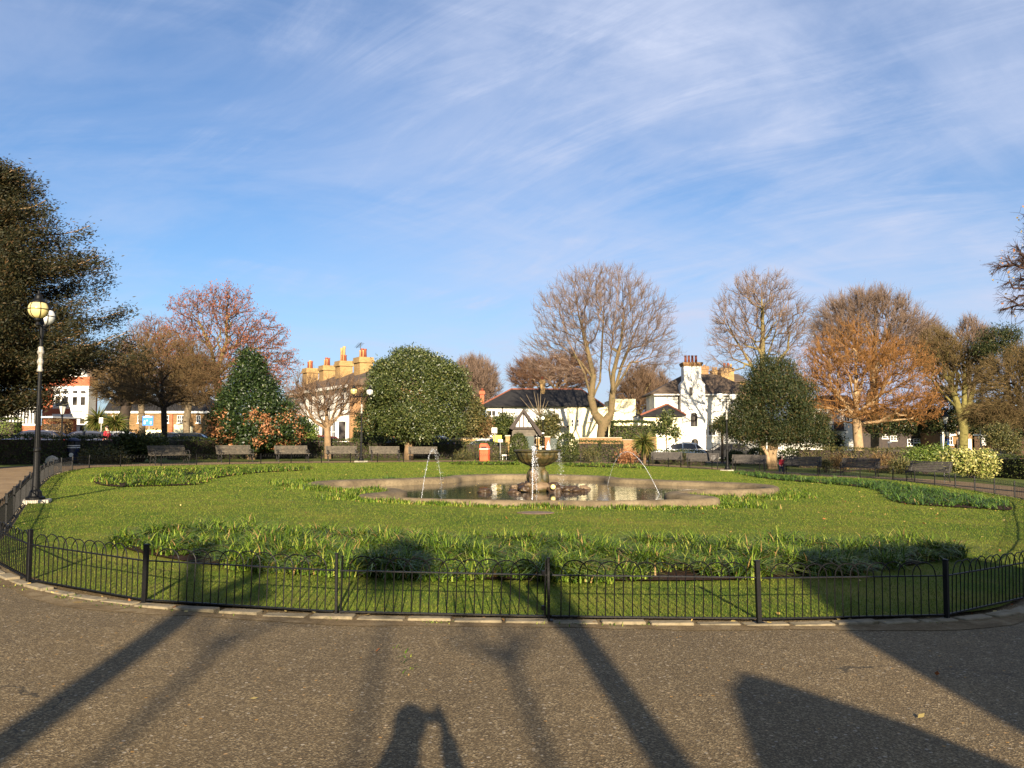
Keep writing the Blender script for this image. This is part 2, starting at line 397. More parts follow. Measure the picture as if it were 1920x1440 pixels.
def ring_sheet(name, inner, outer, mat, dzi, dzo):
    n = len(inner)
    V = [(p[0], p[1], gz(p[0]) + dzi) for p in inner] + [(p[0], p[1], gz(p[0]) + dzo) for p in outer]
    Fc = [(i, i + n, (i + 1) % n + n, (i + 1) % n) for i in range(n)]
    return struct(fast(name, np.array(V), np.array(Fc)[:, ::-1], mat))
RING_PX = [(60, 1098), (285, 1137), (640, 1157), (1030, 1165), (1430, 1170), (1757, 1163), (1920, 1139)]
rp = [G(*p).to_2d() for p in RING_PX]
rp += [Vector((8.3, 12.6)), Vector((12.1, 19.0)), Vector((15.1, 24.3))]
rp += [G(*p).to_2d() for p in [(1857, 926), (1757, 911), (1644, 899), (1500, 893), (1400, 886), (1245, 876), (1130, 869.5), (960, 866.5), (780, 867.5), (637, 869), (545, 870), (437, 872), (300, 875), (179, 878), (107, 889), (64, 920), (3, 1000), (-32, 1042)]]
RING = resample(catmull([(p.x, p.y) if False else p.to_3d() for p in rp], 10), 0.3)
RING = [p.to_2d() for p in RING]
for _ in range(4): RING = [(RING[i - 1] + RING[i] * 2 + RING[(i + 1) % len(RING)]) / 4 for i in range(len(RING))]
sgn = sum(RING[i - 1].x * RING[i].y - RING[i].x * RING[i - 1].y for i in range(len(RING)))
if sgn < 0: RING.reverse()
RING_IN = offset(RING, -0.10); KERB_IN = offset(RING, -0.02); KERB_OUT = offset(RING, 0.14)
HX0, HX1, HY0, HY1 = -20, 20, 0, 60
def ground_sheet():
    xs = np.linspace(-400, 400, 81); ys = np.linspace(-120, 900, 52); n, m = 81, 52
    X, Y = np.meshgrid(xs, ys); V = np.stack([X, Y, gza(X) - 0.02], -1).reshape(-1, 3); i = np.arange(n * m).reshape(m, n)
    Fc = np.stack([i[:-1, :-1], i[:-1, 1:], i[1:, 1:], i[1:, :-1]], -1).reshape(-1, 4); c = V[Fc].mean(1)
    keep = ~((c[:, 0] > HX0) & (c[:, 0] < HX1) & (c[:, 1] > HY0) & (c[:, 1] < HY1)); return struct(fast('ground', V, Fc[keep], m_ground))
def poly_hole(name, outer, inner, mat, dz):
    bm = bmesh.new(); es = []
    for pts in (outer, inner):
        q = [bm.verts.new((p[0], p[1], gz(p[0]) + dz)) for p in pts]; es += [bm.edges.new((q[i], q[(i + 1) % len(q)])) for i in range(len(q))]
    bmesh.ops.triangle_fill(bm, use_beauty=True, use_dissolve=False, edges=es, normal=(0, 0, 1))
    for f in [f for f in bm.faces if in_poly(np.array([tuple(f.calc_center_median().xy)]), inner)[0]]: bm.faces.remove(f)
    for f in bm.faces:
        f.normal_update()
        if f.normal.z < 0: f.normal_flip()
    me = bpy.data.meshes.new(name); bm.to_mesh(me); bm.free(); me.materials.append(mat); o = bpy.data.objects.new(name, me); COL.objects.link(o); return struct(o)
ground_sheet(); poly_hole('ground_lawn_surround', [(HX0, HY0), (HX1, HY0), (HX1, HY1), (HX0, HY1)], RING_IN, m_ground, -0.021)
# path round the lawn: wide in front, a walk at the sides and back
OUT = []
for p, q in zip(RING, offset(RING, 1.0)):
    w = 3.4 + 0.9 * max(0, min(1, (26 - p.y) / 12))
    OUT.append(p + (q - p) * w)
def wide(p):
    t = max(0.0, min(1.0, (16.5 - p.y) / 4.0)); return t * t * (3 - 2 * t)
FAR = [p + (q - p) * ((o - p).length * (1 - wide(p)) + 42 * wide(p)) for p, q, o in zip(RING, offset(RING, 1.0), OUT)]
ring_sheet('path', offset(RING, -0.7), FAR, m_asphalt, 0.0, 0.0)
# pale sandy stretch of the side walk on the left
PCX = 0.62
half = [(0, 19.05), (1.6, 19.12), (3.0, 19.5), (4.15, 20.15), (4.5, 20.8), (4.15, 21.6), (3.95, 22.6), (4.5, 23.55), (5.5, 23.7), (6.6, 24.5), (7.15, 25.9), (6.8, 27.2), (5.7, 28.2), (4.8, 28.7), (4.0, 29.5), (3.2, 30.2), (2.95, 31.3), (2.0, 32.4), (0.9, 32.9), (0, 33.0)]
full = [(PCX + x * (1.06 if y > 23 else 1.0), y, 0) for x, y in half] + [(PCX - x * (0.97 if y > 23 else 0.99), y, 0) for x, y in half[-2:0:-1]]
POOL = [p.to_2d() for p in resample(catmull(full, 8), 0.16)]
lawn = poly_hole('lawn', RING_IN, offset(POOL, -0.1), m_lawn, 0.035)
wk = [i for i, p in enumerate(RING) if p.y > 11.5]; wk.sort(key=lambda i: (i - max(range(len(RING)), key=lambda k: RING[k].y) + len(RING) // 2) % len(RING))
KO = offset(RING, 0.15); V_ = [(KO[i].x, KO[i].y, gz(KO[i].x) + 0.004) for i in wk] + [(OUT[i].x, OUT[i].y, gz(OUT[i].x) + 0.004) for i in wk]; nw = len(wk)
struct(fast('footpath', np.array(V_), np.array([(i, i + nw, i + 1 + nw, i + 1) for i in range(nw - 1)])[:, ::-1], m_sand))
ko2 = [p + (q - p) * (0.10 + 0.16 * abs(math.sin(i * 0.37) * math.sin(i * 0.113 + 1)) + rnd.uniform(0, 0.05)) for i, (p, q) in enumerate(zip(offset(RING, 0.10), offset(RING, 1.10)))]
V_ = [(p.x, p.y, gz(p.x) + 0.008) for p in offset(RING, 0.05)] + [(p.x, p.y, gz(p.x) + 0.0045) for p in ko2]; nw = len(RING)
struct(fast('path_edge', np.array(V_), np.array([(i, i + nw, (i + 1) % nw + nw, (i + 1) % nw) for i in range(nw)])[:, ::-1], m_edge))
lawn['label'] = 'mown green lawn inside the low hooped railing'
grid_sheet('road', -90, 90, 62.0, 69.0, 19, 3, m_road, 0.0)
m_kerb = M_noise('kerb_stone', S(52, 47, 36), S(126, 114, 90), 6, 0.9, 0.8, c3=S(84, 74, 48), detail=8)
def kerb():
    mb = MB(); P = resample([p.to_3d() for p in RING], 0.42); n = len(P)
    for i in range(n):
        a, b = P[i], P[(i + 1) % n]
        m = (a + b) / 2; t = (b - a); rz = math.atan2(t.y, t.x)
        w = 0.13 + rnd.uniform(-0.03, 0.02); nx = Vector((t.y, -t.x, 0)).normalized()
        c = m + nx * (0.05 + rnd.uniform(-0.012, 0.012))
        mb.box(c.x, c.y, gz(c.x) - 0.012 + rnd.uniform(-0.010, 0.008), t.length - 0.012 - rnd.uniform(0, 0.06), w, 0.07, rz + rnd.uniform(-0.02, 0.02))
    o = mb.build('kerb', m_kerb, bevel=0.008); struct(o)
kerb()
# ------------------------------------------------------------------ railing
m_iron = M_noise('black_iron', (0.002, 0.002, 0.0022, 1), (0.006, 0.0056, 0.0054, 1), 30, 0.5, 0.15, 0.0, 0.2)
m_iron_dull = M_noise('weathered_iron', S(20, 20, 21), S(44, 41, 38), 12, 0.55, 0.2)
POST_STEP = 1.86
def hoop_panel_mb(length, detail):
    """a panel along +x from 0 to length: two rails, uprights, interlaced hoops"""
    mb = MB(); n = max(5, int(round(length / 0.079))); s = length / n; r = 0.0055
    for z, t in ((0.045, 0.012), (0.40, 0.010)): mb.bx(0, length, -0.011, 0.011, z - t / 2, z + t / 2)
    sides = 5 if detail else 3
    for i in range(1, n):
        q_ = rnd.uniform(-.004, .004); mb.tube([(i * s + q_, 0, 0.045), (i * s + q_ * .3 + rnd.uniform(-.003, .003), rnd.uniform(-.004, .004), 0.22), (i * s, 0, 0.40)], r, sides, False)
    i = 1
    while i + 3 <= n - 1 + 1 and i + 3 <= n:
        w = 3 * s; cx = i * s + w / 2; k = 9 if detail else 6
        pts = [(cx - w / 2 * math.cos(math.pi * j / k), (0.006 if (i // 2) % 2 else -0.006), 0.40 + 0.125 * math.sin(math.pi * j / k) ** 0.85) for j in range(k + 1)]
        j_ = rnd.uniform(-.007, .007); mb.tube([(x, y + rnd.uniform(-.003, .003), z + j_ * (z > .42)) for x, y, z in pts], r, sides, False); i += 2
    return mb
def railing():
    P = [p.to_3d() for p in RING]
    # start the posts at the photographed post left of the gate
    start = min(range(len(P)), key=lambda i: (P[i] - G(640, 1157).to_2d().to_3d()).length)
    P = P[start:] + P[:start]
    posts = resample(P, POST_STEP); n = len(posts)
    fence = thing('hooped_railing', 'long black hoop-topped iron railing running right round the lawn', 'railing', (0, 0, 0))
    gate = None
    for i in range(n):
        a, b = posts[i], posts[(i + 1) % n]; d = b - a; L = d.length
        near = a.y < 16
        par = fence
        if i == 0:
            gate = thing('hooped_gate', 'black hooped gate leaf between paired hinge posts in the front of the railing', 'gate', (a.x, a.y, gz(a.x)), math.atan2(d.y, d.x))
        za, zb = gz(a.x), gz(b.x)
        mb = hoop_panel_mb(L - 0.05, near)
        ang = math.atan2(d.y, d.x); tilt = math.atan2(zb - za, L)
        if i == 0:
            mb.tube([(0.015, 0, 0.02), (0.015, 0, 0.53)], 0.009, 6); mb.tube([(L - 0.06, 0, 0.02), (L - 0.06, 0, 0.53)], 0.009, 6)
            o = mb.build('hoop_panel', m_iron, gate); o.location = (0.025, 0, 0); o.rotation_euler = (0, -tilt, 0)
            for z0 in (0.06, 0.36): h = MB(); h.tube([(L - 0.045, 0, z0), (L - 0.045, 0, z0 + 0.04)], 0.02, 8); h.build('hinge', m_iron, gate)
        else:
            o = mb.build('hoop_panel', m_iron if near else m_iron, fence)
            o.location = (a.x + d.x / L * 0.025, a.y + d.y / L * 0.025, za + rnd.uniform(-.006, .004)); o.rotation_euler = (rnd.uniform(-.03, .03), -tilt + rnd.uniform(-.003, .003), ang)
        pm = MB()
        w = 0.024 if i in (0, 1) else 0.041
        pm.box(0, 0, 0.27, w, w, 0.56); pm.box(0, 0, 0.553, w + 0.006, w + 0.006, 0.012); pm.box(0, 0, 0.01, w + 0.05, w + 0.05, 0.02)
        o = pm.build('post', m_iron, fence, bevel=0.003); o.location = (a.x, a.y, za - 0.005); o.rotation_euler = (rnd.uniform(-.02, .02), rnd.uniform(-.02, .02), ang)
railing()
# ------------------------------------------------------------------ lamps
m_band = M_noise('pale_collar_paint', S(88, 84, 76), S(170, 164, 152), 14, 0.5, 0.2)
def M_globe(name, col):
    m, nt, out = new_mat(name)
    b = bsdf(nt, out, col, 0.22, 0, 0.5)
    t = nt.nodes.new('ShaderNodeBsdfTranslucent'); t.inputs['Color'].default_value = col
    mx = nt.nodes.new('ShaderNodeMixShader'); mx.inputs[0].default_value = 0.35
    nt.links.new(b.outputs[0], mx.inputs[1]); nt.links.new(t.outputs[0], mx.inputs[2]); nt.links.new(mx.outputs[0], out.inputs['Surface'])
    return m
m_globe_y = M_globe('yellow_globe', (0.80, 0.68, 0.30, 1)); m_globe_w = M_globe('white_globe', (0.80, 0.79, 0.74, 1))  # one yellow and one white globe colour
m_stone_pale = M_noise('pale_stone', S(150, 140, 122), S(190, 180, 160), 4, 0.85, 0.4)
def lamp(loc, rz, label, first_yellow, second_yellow=False):
    t = thing('park_lamp', label, 'lamp post', loc, rz, 'twin globe lamps in the park')
    t.scale = (0.95, 0.95, 0.945)
    b = MB(); b.box(0, 0, 0.05, 0.58, 0.58, 0.10)
    b.build('plinth', m_stone_pale, t, bevel=0.015)
    b = MB(); b.lathe([(0.20, 0.10), (0.20, 0.15), (0.14, 0.18), (0.12, 0.28), (0.085, 0.32), (0.072, 0.62), (0.062, 1.15), (0.075, 1.18), (0.075, 1.22), (0.055, 1.26), (0.045, 2.2), (0.038, 2.95)], n=14)
    for k in range(10):
        a = 2 * math.pi * k / 10; b.tube([(0.062 * math.cos(a), 0.062 * math.sin(a), 0.64), (0.045 * math.cos(a), 0.045 * math.sin(a), 2.2)], 0.008, 5)
    b.build('pole', m_iron, t, smooth=False)
    b = MB(); b.lathe([(0.038, 2.95), (0.066, 2.96), (0.066, 3.0), (0.046, 3.03), (0.047, 3.12), (0.066, 3.15), (0.066, 3.19), (0.047, 3.24), (0.047, 3.34), (0.07, 3.37), (0.07, 3.41), (0.055, 3.44), (0.055, 3.50), (0.036, 3.52)], n=14)
    b.build('collar', m_band, t, smooth=True)
    b = MB(); b.lathe([(0.034, 3.52), (0.03, 4.02), (0.06, 4.03), (0.05, 4.08), (0.02, 4.20), (0.0, 4.24)], n=12)
    b.tube([(-0.60, 0, 3.98), (0.60, 0, 3.98)], 0.02, 8)
    for s in (-1, 1):
        b.tube([(s * 0.06, 0, 3.70), (s * 0.25, 0, 3.78), (s * 0.45, 0, 3.97)], 0.012, 6)
        b.lathe([(0.02, 3.90), (0.05, 3.94), (0.03, 4.0), (0.075, 4.05), (0.075, 4.085)], s * 0.60, 0, 0, 12)
    b.build('arm', m_iron, t)
    for s, yl in ((-1, first_yellow), (1, second_yellow)):
        g = MB(); pr = [(0.205 * math.sin(math.pi * k / 14), -0.205 * math.cos(math.pi * k / 14)) for k in range(1, 14)]
        g.lathe(pr, s * 0.60, 0, 4.28, 20)
        go = g.build('globe', m_globe_y if yl else m_globe_w, t, smooth=True)
        c = MB()
        for k in range(3):
            a = math.pi * k / 3 + 0.35
            c.tube([(s * 0.60 + 0.212 * math.cos(a) * math.sin(p), 0.212 * math.sin(a) * math.sin(p), 4.28 - 0.212 * math.cos(p)) for p in [2 * math.pi * q / 24 for q in range(25)]], 0.008, 5, False)
        c.tube([(s * 0.60 + 0.212 * math.cos(p), 0.212 * math.sin(p), 4.28) for p in [2 * math.pi * q / 24 for q in range(25)]], 0.009, 5, False)
        c.build('cage', m_iron, go)
        k = MB(); k.lathe([(0.15, 0.135), (0.155, 0.155), (0.11, 0.20), (0.075, 0.26), (0.085, 0.28), (0.05, 0.32), (0.02, 0.36), (0.028, 0.39), (0.0, 0.43)], s * 0.60, 0, 4.28, 14)
        k.build('cap', m_iron, t, smooth=True)
    return t
g1 = G(66, 945); lamp((g1.x, g1.y, gz(g1.x)), math.atan2(1.14, -0.47), 'tall twin globe lamp beside the railing at the left edge, front globe yellow', True)
g2 = G(677, 867); lamp((g2.x, g2.y, gz(g2.x)), R(48), 'twin globe lamp by the far benches in front of the round evergreen oak', True)
g3 = G(1364, 884); lamp((g3.x, g3.y, gz(g3.x)), R(40), 'twin white globe lamp standing in front of the tall white house', False)
# ------------------------------------------------------------------ benches
m_wood = M_noise('weathered_timber', S(54, 49, 42), S(96, 88, 74), 9, 0.8, 0.3)
m_wood_d = M_noise('shaded_timber', S(44, 41, 38), S(76, 70, 64), 9, 0.75, 0.3)  # bench timber again, with shade put into a darker colour
def bench_proto(mat, name, label):
    t = thing(name, label, 'bench')
    L = 1.85
    s = MB()
    for k in range(5): s.box(0, -0.20 + k * 0.095, 0.44 + 0.006 * abs(k - 2), L, 0.078, 0.028)
    s.build('seat', mat, t, bevel=0.005)
    s = MB()
    for k in range(6):
        f = k / 5; s.box(0, 0.255 + 0.16 * f, 0.50 + 0.36 * f, L, 0.025, 0.062, rx=R(-22))
    s.build('backrest', mat, t, bevel=0.004)
    for sx in (-1, 1):
        e = MB(); x = sx * (L / 2 - 0.10)
        e.tube([(x, -0.24, 0.0), (x, -0.20, 0.12), (x, -0.26, 0.30), (x, -0.22, 0.43)], 0.022, 6)
        e.tube([(x, 0.34, 0.0), (x, 0.26, 0.16), (x, 0.22, 0.42), (x, 0.34, 0.70), (x, 0.44, 0.90)], 0.022, 6)
        e.tube([(x, -0.24, 0.41), (x, 0.24, 0.41)], 0.018, 6)
        e.tube([(x, -0.22, 0.43), (x, -0.27, 0.56), (x, -0.20, 0.66), (x, 0.05, 0.66), (x, 0.30, 0.64)], 0.02, 6)
        e.tube([(x + 0.0, 0.06 + 0.075 * math.cos(q), 0.54 + 0.075 * math.sin(q)) for q in [2 * math.pi * k / 10 for k in range(11)]], 0.011, 5)
        e.tube([(x, 0.0 + 0.09 * math.cos(q), 0.22 + 0.09 * math.sin(q)) for q in [2 * math.pi * k / 10 for k in range(11)]], 0.011, 5)
        e.tube([(x, -0.21, 0.12), (x, -0.09, 0.22)], 0.012, 5); e.tube([(x, 0.09, 0.22), (x, 0.26, 0.16)], 0.012, 5)
        e.build('end_frame', m_iron_dull, t)
    return t
def place(t, loc, rz, label, first):
    o = t if first else copy_tree(t)
    o.location = loc; o.rotation_euler = (0, 0, rz); o['label'] = label; return o
bp = bench_proto(m_wood, 'park_bench', 'x'); bp['group'] = 'slatted benches along the walk'
LB = [(312, 872, 'shaded grey slatted bench in front of the hedge beside the dark spreading tree trunk'),
      (437, 868, 'slatted bench half in shadow beside the twisted trunk of the two-toned evergreen'),
      (545, 866.5, 'pale slatted bench to the right of the two-toned evergreen bush tree'),
      (639, 865.5, 'pale slatted bench in front of the small pale bare tree, left of the lamp'),
      (720, 865, 'sunlit slatted bench between the twin globe lamp and the oak trunk'),
      (792, 864.5, 'slatted bench just right of the oak trunk behind the left water jet')]
def face_rz(x, y, bias=0.0):
    d = Vector((2.0 - x, 27 - y)).normalized()   # looks at the fountain
    return math.atan2(d.y, d.x) + math.pi / 2 + bias
for i, (px, py, lb) in enumerate(LB):
    g = G(px, py); place(bp, (g.x, g.y + 0.4, gz(g.x)), face_rz(g.x, g.y, R(-6)), lb, i == 0)
bq = bench_proto(m_wood_d, 'park_bench', 'x'); bq['group'] = 'slatted benches along the walk'
RB = [(1246, 876, 'faint grey slatted bench nearest the spiky cabbage palm and the white stakes'),
      (1313, 880, 'dark slatted bench in front of the white parked car and dark shrub'),
      (1400, 884, 'dark slatted bench just right of the white globe lamp, left of the yew trunk'),
      (1500, 890, 'dark slatted bench just right of the forked yew trunk, person at its end'),
      (1608, 894, 'dark slatted bench in front of the smooth pale trunk of the orange tree'),
      (1737, 904, 'dark slatted bench left of the yellow variegated shrub')]
for i, (px, py, lb) in enumerate(RB):
    g = G(px, py); place(bq, (g.x + 0.2, g.y + 0.3, gz(g.x)), face_rz(g.x, g.y, R(8)), lb, i == 0)
# ------------------------------------------------------------------ litter bins
m_navy = M_noise('navy_plastic', S(20, 28, 52), S(32, 42, 74), 3, 0.35, 0.05); m_white = M_noise('white_paint', S(214, 210, 202), S(236, 232, 224), 5, 0.6, 0.05)
m_black = M_noise('black_plastic', (0.01, 0.01, 0.012, 1), (0.02, 0.02, 0.022, 1), 4, 0.5, 0.05)
m_orange = M_noise('orange_red_plastic', (0.62, 0.085, 0.03, 1), (0.72, 0.12, 0.05, 1), 2, 0.4, 0.05)
def navy_bin(px, py, rz, label):
    g = G(px, py); t = thing('litter_bin', label, 'bin', (g.x, g.y, gz(g.x)), rz, 'navy litter bins')
    b = MB(); b.lathe([(0.26, 0.0), (0.27, 0.04), (0.285, 0.70), (0.285, 0.79)], n=20); b.build('body', m_navy, t, smooth=False)
    b = MB(); b.lathe([(0.293, 0.70), (0.293, 0.735)], n=20); b.lathe([(0.293, 0.79), (0.293, 0.825)], n=20); b.build('stripe', m_white, t)
    b = MB()
    for a0 in range(4):
        a = R(45 + 90 * a0); b.box(0.245 * math.cos(a), 0.245 * math.sin(a), 0.91, 0.07, 0.14, 0.20, a)
    b.lathe([(0.20, 0.80), (0.20, 1.0)], n=16); b.build('opening', m_black, t)
    b = MB(); b.lathe([(0.30, 1.0), (0.31, 1.04), (0.29, 1.08), (0.18, 1.15), (0.0, 1.17)], n=20); b.build('lid', m_navy, t, smooth=True)
    b = MB(); b.tube([(0, -0.288, 0.38), (0, -0.297, 0.38)], 0.10, 16); b.build('badge', m_white, t)
    return t
navy_bin(136, 868, R(14), 'navy round litter bin in the shade by the hedge behind the railing corner')
navy_bin(1128.5, 865, R(-10), 'navy round litter bin with white badge in front of the low clipped hedge')
g = G(909, 864.5); t = thing('litter_bin', 'bright orange red litter bin with sloping hood near the signpost', 'bin', (g.x, g.y, gz(g.x)), R(-12))
b = MB(); b.bx(-0.29, 0.29, -0.27, 0.27, 0.0, 0.78); b.build('body', m_orange, t, bevel=0.03)
b = MB(); b.bx(-0.305, 0.305, -0.285, 0.285, 0.78, 0.82); b.build('stripe', m_white, t)
b = MB(); b.prism([(-0.29, 0.82), (0.29, 0.82), (0.29, 0.92), (0.12, 1.16), (-0.22, 1.16), (-0.29, 1.08)], -0.27, 0.27); b.build('hood', m_orange, t, bevel=0.02)
b = MB(); b.bx(-0.2, 0.2, -0.275, -0.268, 0.86, 0.96); b.build('slot', m_black, t)
# ------------------------------------------------------------------ pool
def f_pool(nt, out):
    p = worldpos(nt); n1 = noise(nt, 1.3, 5, 0.65, p); n2 = noise(nt, 11, 5, 0.7, p)
    c = ramp(nt, n1, [(0.25, S(70, 61, 47)), (0.5, S(106, 93, 72)), (0.75, S(128, 114, 90))])
    c = mixc(nt, ramp(nt, n2, [(0.5, (0, 0, 0)), (0.75, (0.75, 0.75, 0.75))]), c, S(62, 54, 42))
    bsdf(nt, out, c, 0.9, 0, 0.15, n2, 0.5, 0.03)
m_coping = ground_mat('sandstone_coping', f_pool)
def M_water():
    m, nt, out = new_mat('pool_water')
    p = worldpos(nt); n1 = noise(nt, 5.0, 3, 0.5, p); n2 = noise(nt, 1.1, 3, 0.5, p)
    ad = nt.nodes.new('ShaderNodeMath'); ad.operation = 'ADD'; nt.links.new(n1, ad.inputs[0]); nt.links.new(n2, ad.inputs[1])
    b = bsdf(nt, out, S(34, 42, 44), 0.04, 0, 0.5, ad.outputs[0], 0.10, 0.03); b.inputs['IOR'].default_value = 1.33
    return m
m_water = M_water()
def pool():
    t = thing('fountain_pool', 'lobed sandstone pool sunk in the middle of the lawn', 'pool', (0, 0, 0))
    n = len(POOL); prof = [(0.02, -0.25), (0.0, 0.10), (-0.03, 0.155), (-0.12, 0.185), (-0.36, 0.16), (-0.46, 0.115), (-0.48, 0.02), (-0.49, -0.45)]
    V = []; base = -SLOPE * PCX
    for dx, z in prof:
        for p in offset(POOL, dx): V.append((p.x, p.y, base + z + 0.35 * (gz(p.x) - base)))
    Fc = [(j * n + i, j * n + (i + 1) % n, (j + 1) * n + (i + 1) % n, (j + 1) * n + i) for j in range(len(prof) - 1) for i in range(n)]
    fast('coping', np.array(V), np.array(Fc), m_coping, t, smooth=True)
    return t
pool()
wl = -SLOPE * PCX - 0.01
bm_pts = offset(POOL, -0.47)
def flat_poly(name, pts, z, mat):
    o = poly_sheet(name, pts, mat, 0)
    for v in o.data.vertices: v.co.z = z
    return o
flat_poly('water', bm_pts, wl, m_water)
flat_poly('pool_floor', bm_pts, wl - 0.28, m_soil)
# ------------------------------------------------------------------ fountain
def f_mossy(nt, out):
    p = coord(nt); n1 = noise(nt, 4, 5, 0.7, p); n2 = noise(nt, 14, 5, 0.7, p)
    c = ramp(nt, n1, [(0.3, S(30, 28, 12)), (0.5, S(60, 54, 22)), (0.62, S(96, 76, 42)), (0.8, S(46, 50, 20))])
    c = mixc(nt, ramp(nt, n2, [(0.5, (0, 0, 0)), (0.8, (0.8, 0.8, 0.8))]), c, S(22, 20, 12))
    bsdf(nt, out, c, 0.55, 0, 0.5, n2, 0.5, 0.03)
m_moss = ground_mat('mossy_stone', f_mossy)
m_rock = M_noise('wet_rock', S(24, 19, 13), S(66, 50, 34), 3.5, 0.5, 0.8, c3=S(46, 38, 20))
m_rock_pale = M_noise('pale_rock', S(84, 68, 50), S(124, 104, 80), 3, 0.7, 0.6)
FX, FY = AT(1008, 900, 25.4).x, 25.4
def blob(rx, ry, rz, seed, n=2, amp=0.25):
    bm = bmesh.new(); bmesh.ops.create_icosphere(bm, subdivisions=n, radius=1)
    from mathutils import noise as mn
    for v in bm.verts:
        f = 1 + amp * mn.noise(v.co * 1.7 + Vector((seed * 7.3, seed, 0))) + amp * 0.5 * mn.noise(v.co * 4 + Vector((seed, 0, 9)))
        v.co = Vector((v.co.x * rx, v.co.y * ry, v.co.z * rz)) * f
    mb = MB(); mb.v = [tuple(v.co) for v in bm.verts]; mb.f = [tuple(v.index for v in f.verts) for f in bm.faces]; bm.free(); return mb
def fountain():
    t = thing('stone_fountain', 'mossy fluted stone bowl fountain on a figured pedestal in the pool', 'fountain', (FX, FY, wl))
    b = MB(); n = 40; V = []
    prof = [(0.20, 0.72), (0.26, 0.76), (0.36, 0.80), (0.50, 0.88), (0.60, 1.0), (0.65, 1.10), (0.66, 1.16), (0.72, 1.19), (0.73, 1.23), (0.68, 1.25), (0.60, 1.21), (0.30, 1.12), (0.0, 1.10)]
    for r, z in prof:
        for k in range(n):
            a = 2 * math.pi * k / n; rr = r * (1 + (0.035 if k % 2 else -0.02) * (1 if 0.78 < z < 1.17 and r > 0.3 else 0))
            V.append((rr * math.cos(a), rr * math.sin(a), z))
    m = len(prof)
    b.add(V, [(i * n + k, i * n + (k + 1) % n, (i + 1) * n + (k + 1) % n, (i + 1) * n + k) for i in range(m - 1) for k in range(n)])
    b.build('bowl', m_moss, t, smooth=False)
    b = MB(); b.lathe([(0.40, 0.0), (0.42, 0.12), (0.30, 0.22), (0.26, 0.45), (0.20, 0.60), (0.24, 0.70), (0.22, 0.76)], n=14); b.build('pedestal', m_moss, t, smooth=True)
    for k in range(4):
        a = R(45 + 90 * k + 12); f = blob(0.13, 0.12, 0.26, k + 3, 2, 0.18)
        f.v = [(x * (1.1 - z * 0.9) + 0.24 * math.cos(a), y * (1.1 - z * 0.9) + 0.24 * math.sin(a), z + 0.44) for x, y, z in f.v]
        f.build('carved_figure', m_rock_pale if k == 2 else m_moss, t, smooth=True)
    return t
fountain()
def rocks():
    r = random.Random(5); big = []
    for k in range(46):
        a = r.uniform(0, 2 * math.pi); rad = abs(r.gauss(0, 0.72)); x = rad * math.cos(a) * 1.15; y = rad * math.sin(a) * 0.75
        s = r.uniform(0.08, 0.22) * (1.25 - min(1, rad) * 0.5)
        h = max(0.02, 0.26 - rad * 0.2)
        o = blob(s * r.uniform(0.9, 1.5), s, s * r.uniform(0.6, 0.9), k, 3, 0.5).build('rock', m_rock_pale if (r.random() < 0.08) else m_rock, None, smooth=True)
        o.location = (FX + x, FY + y, wl + h * 0.5); o.rotation_euler = (0, 0, r.uniform(0, 6))
        if k < 1: pass
        tag(o, 'rough wet rock in the low mound round the fountain foot', 'rock', 'rocks round the fountain foot')
rocks()
g = AT(1037, 918, FY - 0.75); o = blob(0.075, 0.075, 0.075, 1, 3, 0.0).build('ball', M_noise('yellow_plastic', (0.75, 0.62, 0.22, 1), (0.8, 0.68, 0.28, 1), 2, 0.35, 0.02), None, True)
o.location = (g.x, g.y, wl + 0.17); tag(o, 'small pale yellow ball caught on the rocks below the bowl', 'ball')
# ------------------------------------------------------------------ water jets
def M_spray():
    m, nt, out = new_mat('spray')
    b = bsdf(nt, out, (0.86, 0.88, 0.90, 1), 0.08, 0, 0.6); b.inputs['Transmission Weight'].default_value = 0.6; b.inputs['IOR'].default_value = 1.33
    return m
m_spray = M_spray()
def drops(pts_fn, n, spread, size, seed, name, label, thick=None):
    r = np.random.default_rng(seed); Vs, Fs = [], []; o = 0
    if thick:
        mb = MB(); mb.tube([pts_fn(k / 30) for k in range(31)], [thick * (1 - 0.45 * k / 30) for k in range(31)], 6); Vs.append(np.array(mb.v)); 
        q = [f for f in mb.f if len(f) == 4]; Fs.append(np.array(q)); o = len(mb.v)
    unit = np.array([(1, 0, 0), (-1, 0, 0), (0, 1, 0), (0, -1, 0), (0, 0, 1.6), (0, 0, -1.6)])
    tri = np.array([(0, 2, 4, 4), (2, 1, 4, 4), (1, 3, 4, 4), (3, 0, 4, 4), (2, 0, 5, 5), (1, 2, 5, 5), (3, 1, 5, 5), (0, 3, 5, 5)])
    for _ in range(n):
        s = r.random(); p = np.array(pts_fn(s)) + r.normal(0, 1, 3) * spread * (0.25 + s)
        Vs.append(p + unit * size * r.uniform(0.4, 1.2)); Fs.append(tri + o); o += 6
    V = np.concatenate(Vs); Q = np.concatenate(Fs)
    mb = MB(); mb.v = [tuple(v) for v in V]; mb.f = [tuple(dict.fromkeys(f)) for f in Q.tolist()]
    ob = mb.build(name, m_spray, None, True); return tag(ob, label, 'water jet')
def arc(a, peak, b):
    a, peak, b = Vector(a), Vector(peak), Vector(b); c = 2 * peak - (a + b) / 2
    return lambda s: tuple((1 - s) ** 2 * a + 2 * s * (1 - s) * c + s * s * b)
def on_water(px, Y): return (AT(px, 900, Y).x, Y, wl)
J = [(on_water(790, 21.6), AT(812, 843, 23.4), on_water(829, 25.0), 'thin water jet rising at the left of the pool and breaking into drops', 200, 0.04, 0.004),
     (on_water(1236, 24.0), AT(1176, 847, 26.2), on_water(1139, 28.2), 'long curving water jet over the right of the pool', 90, 0.018, 0.006)]
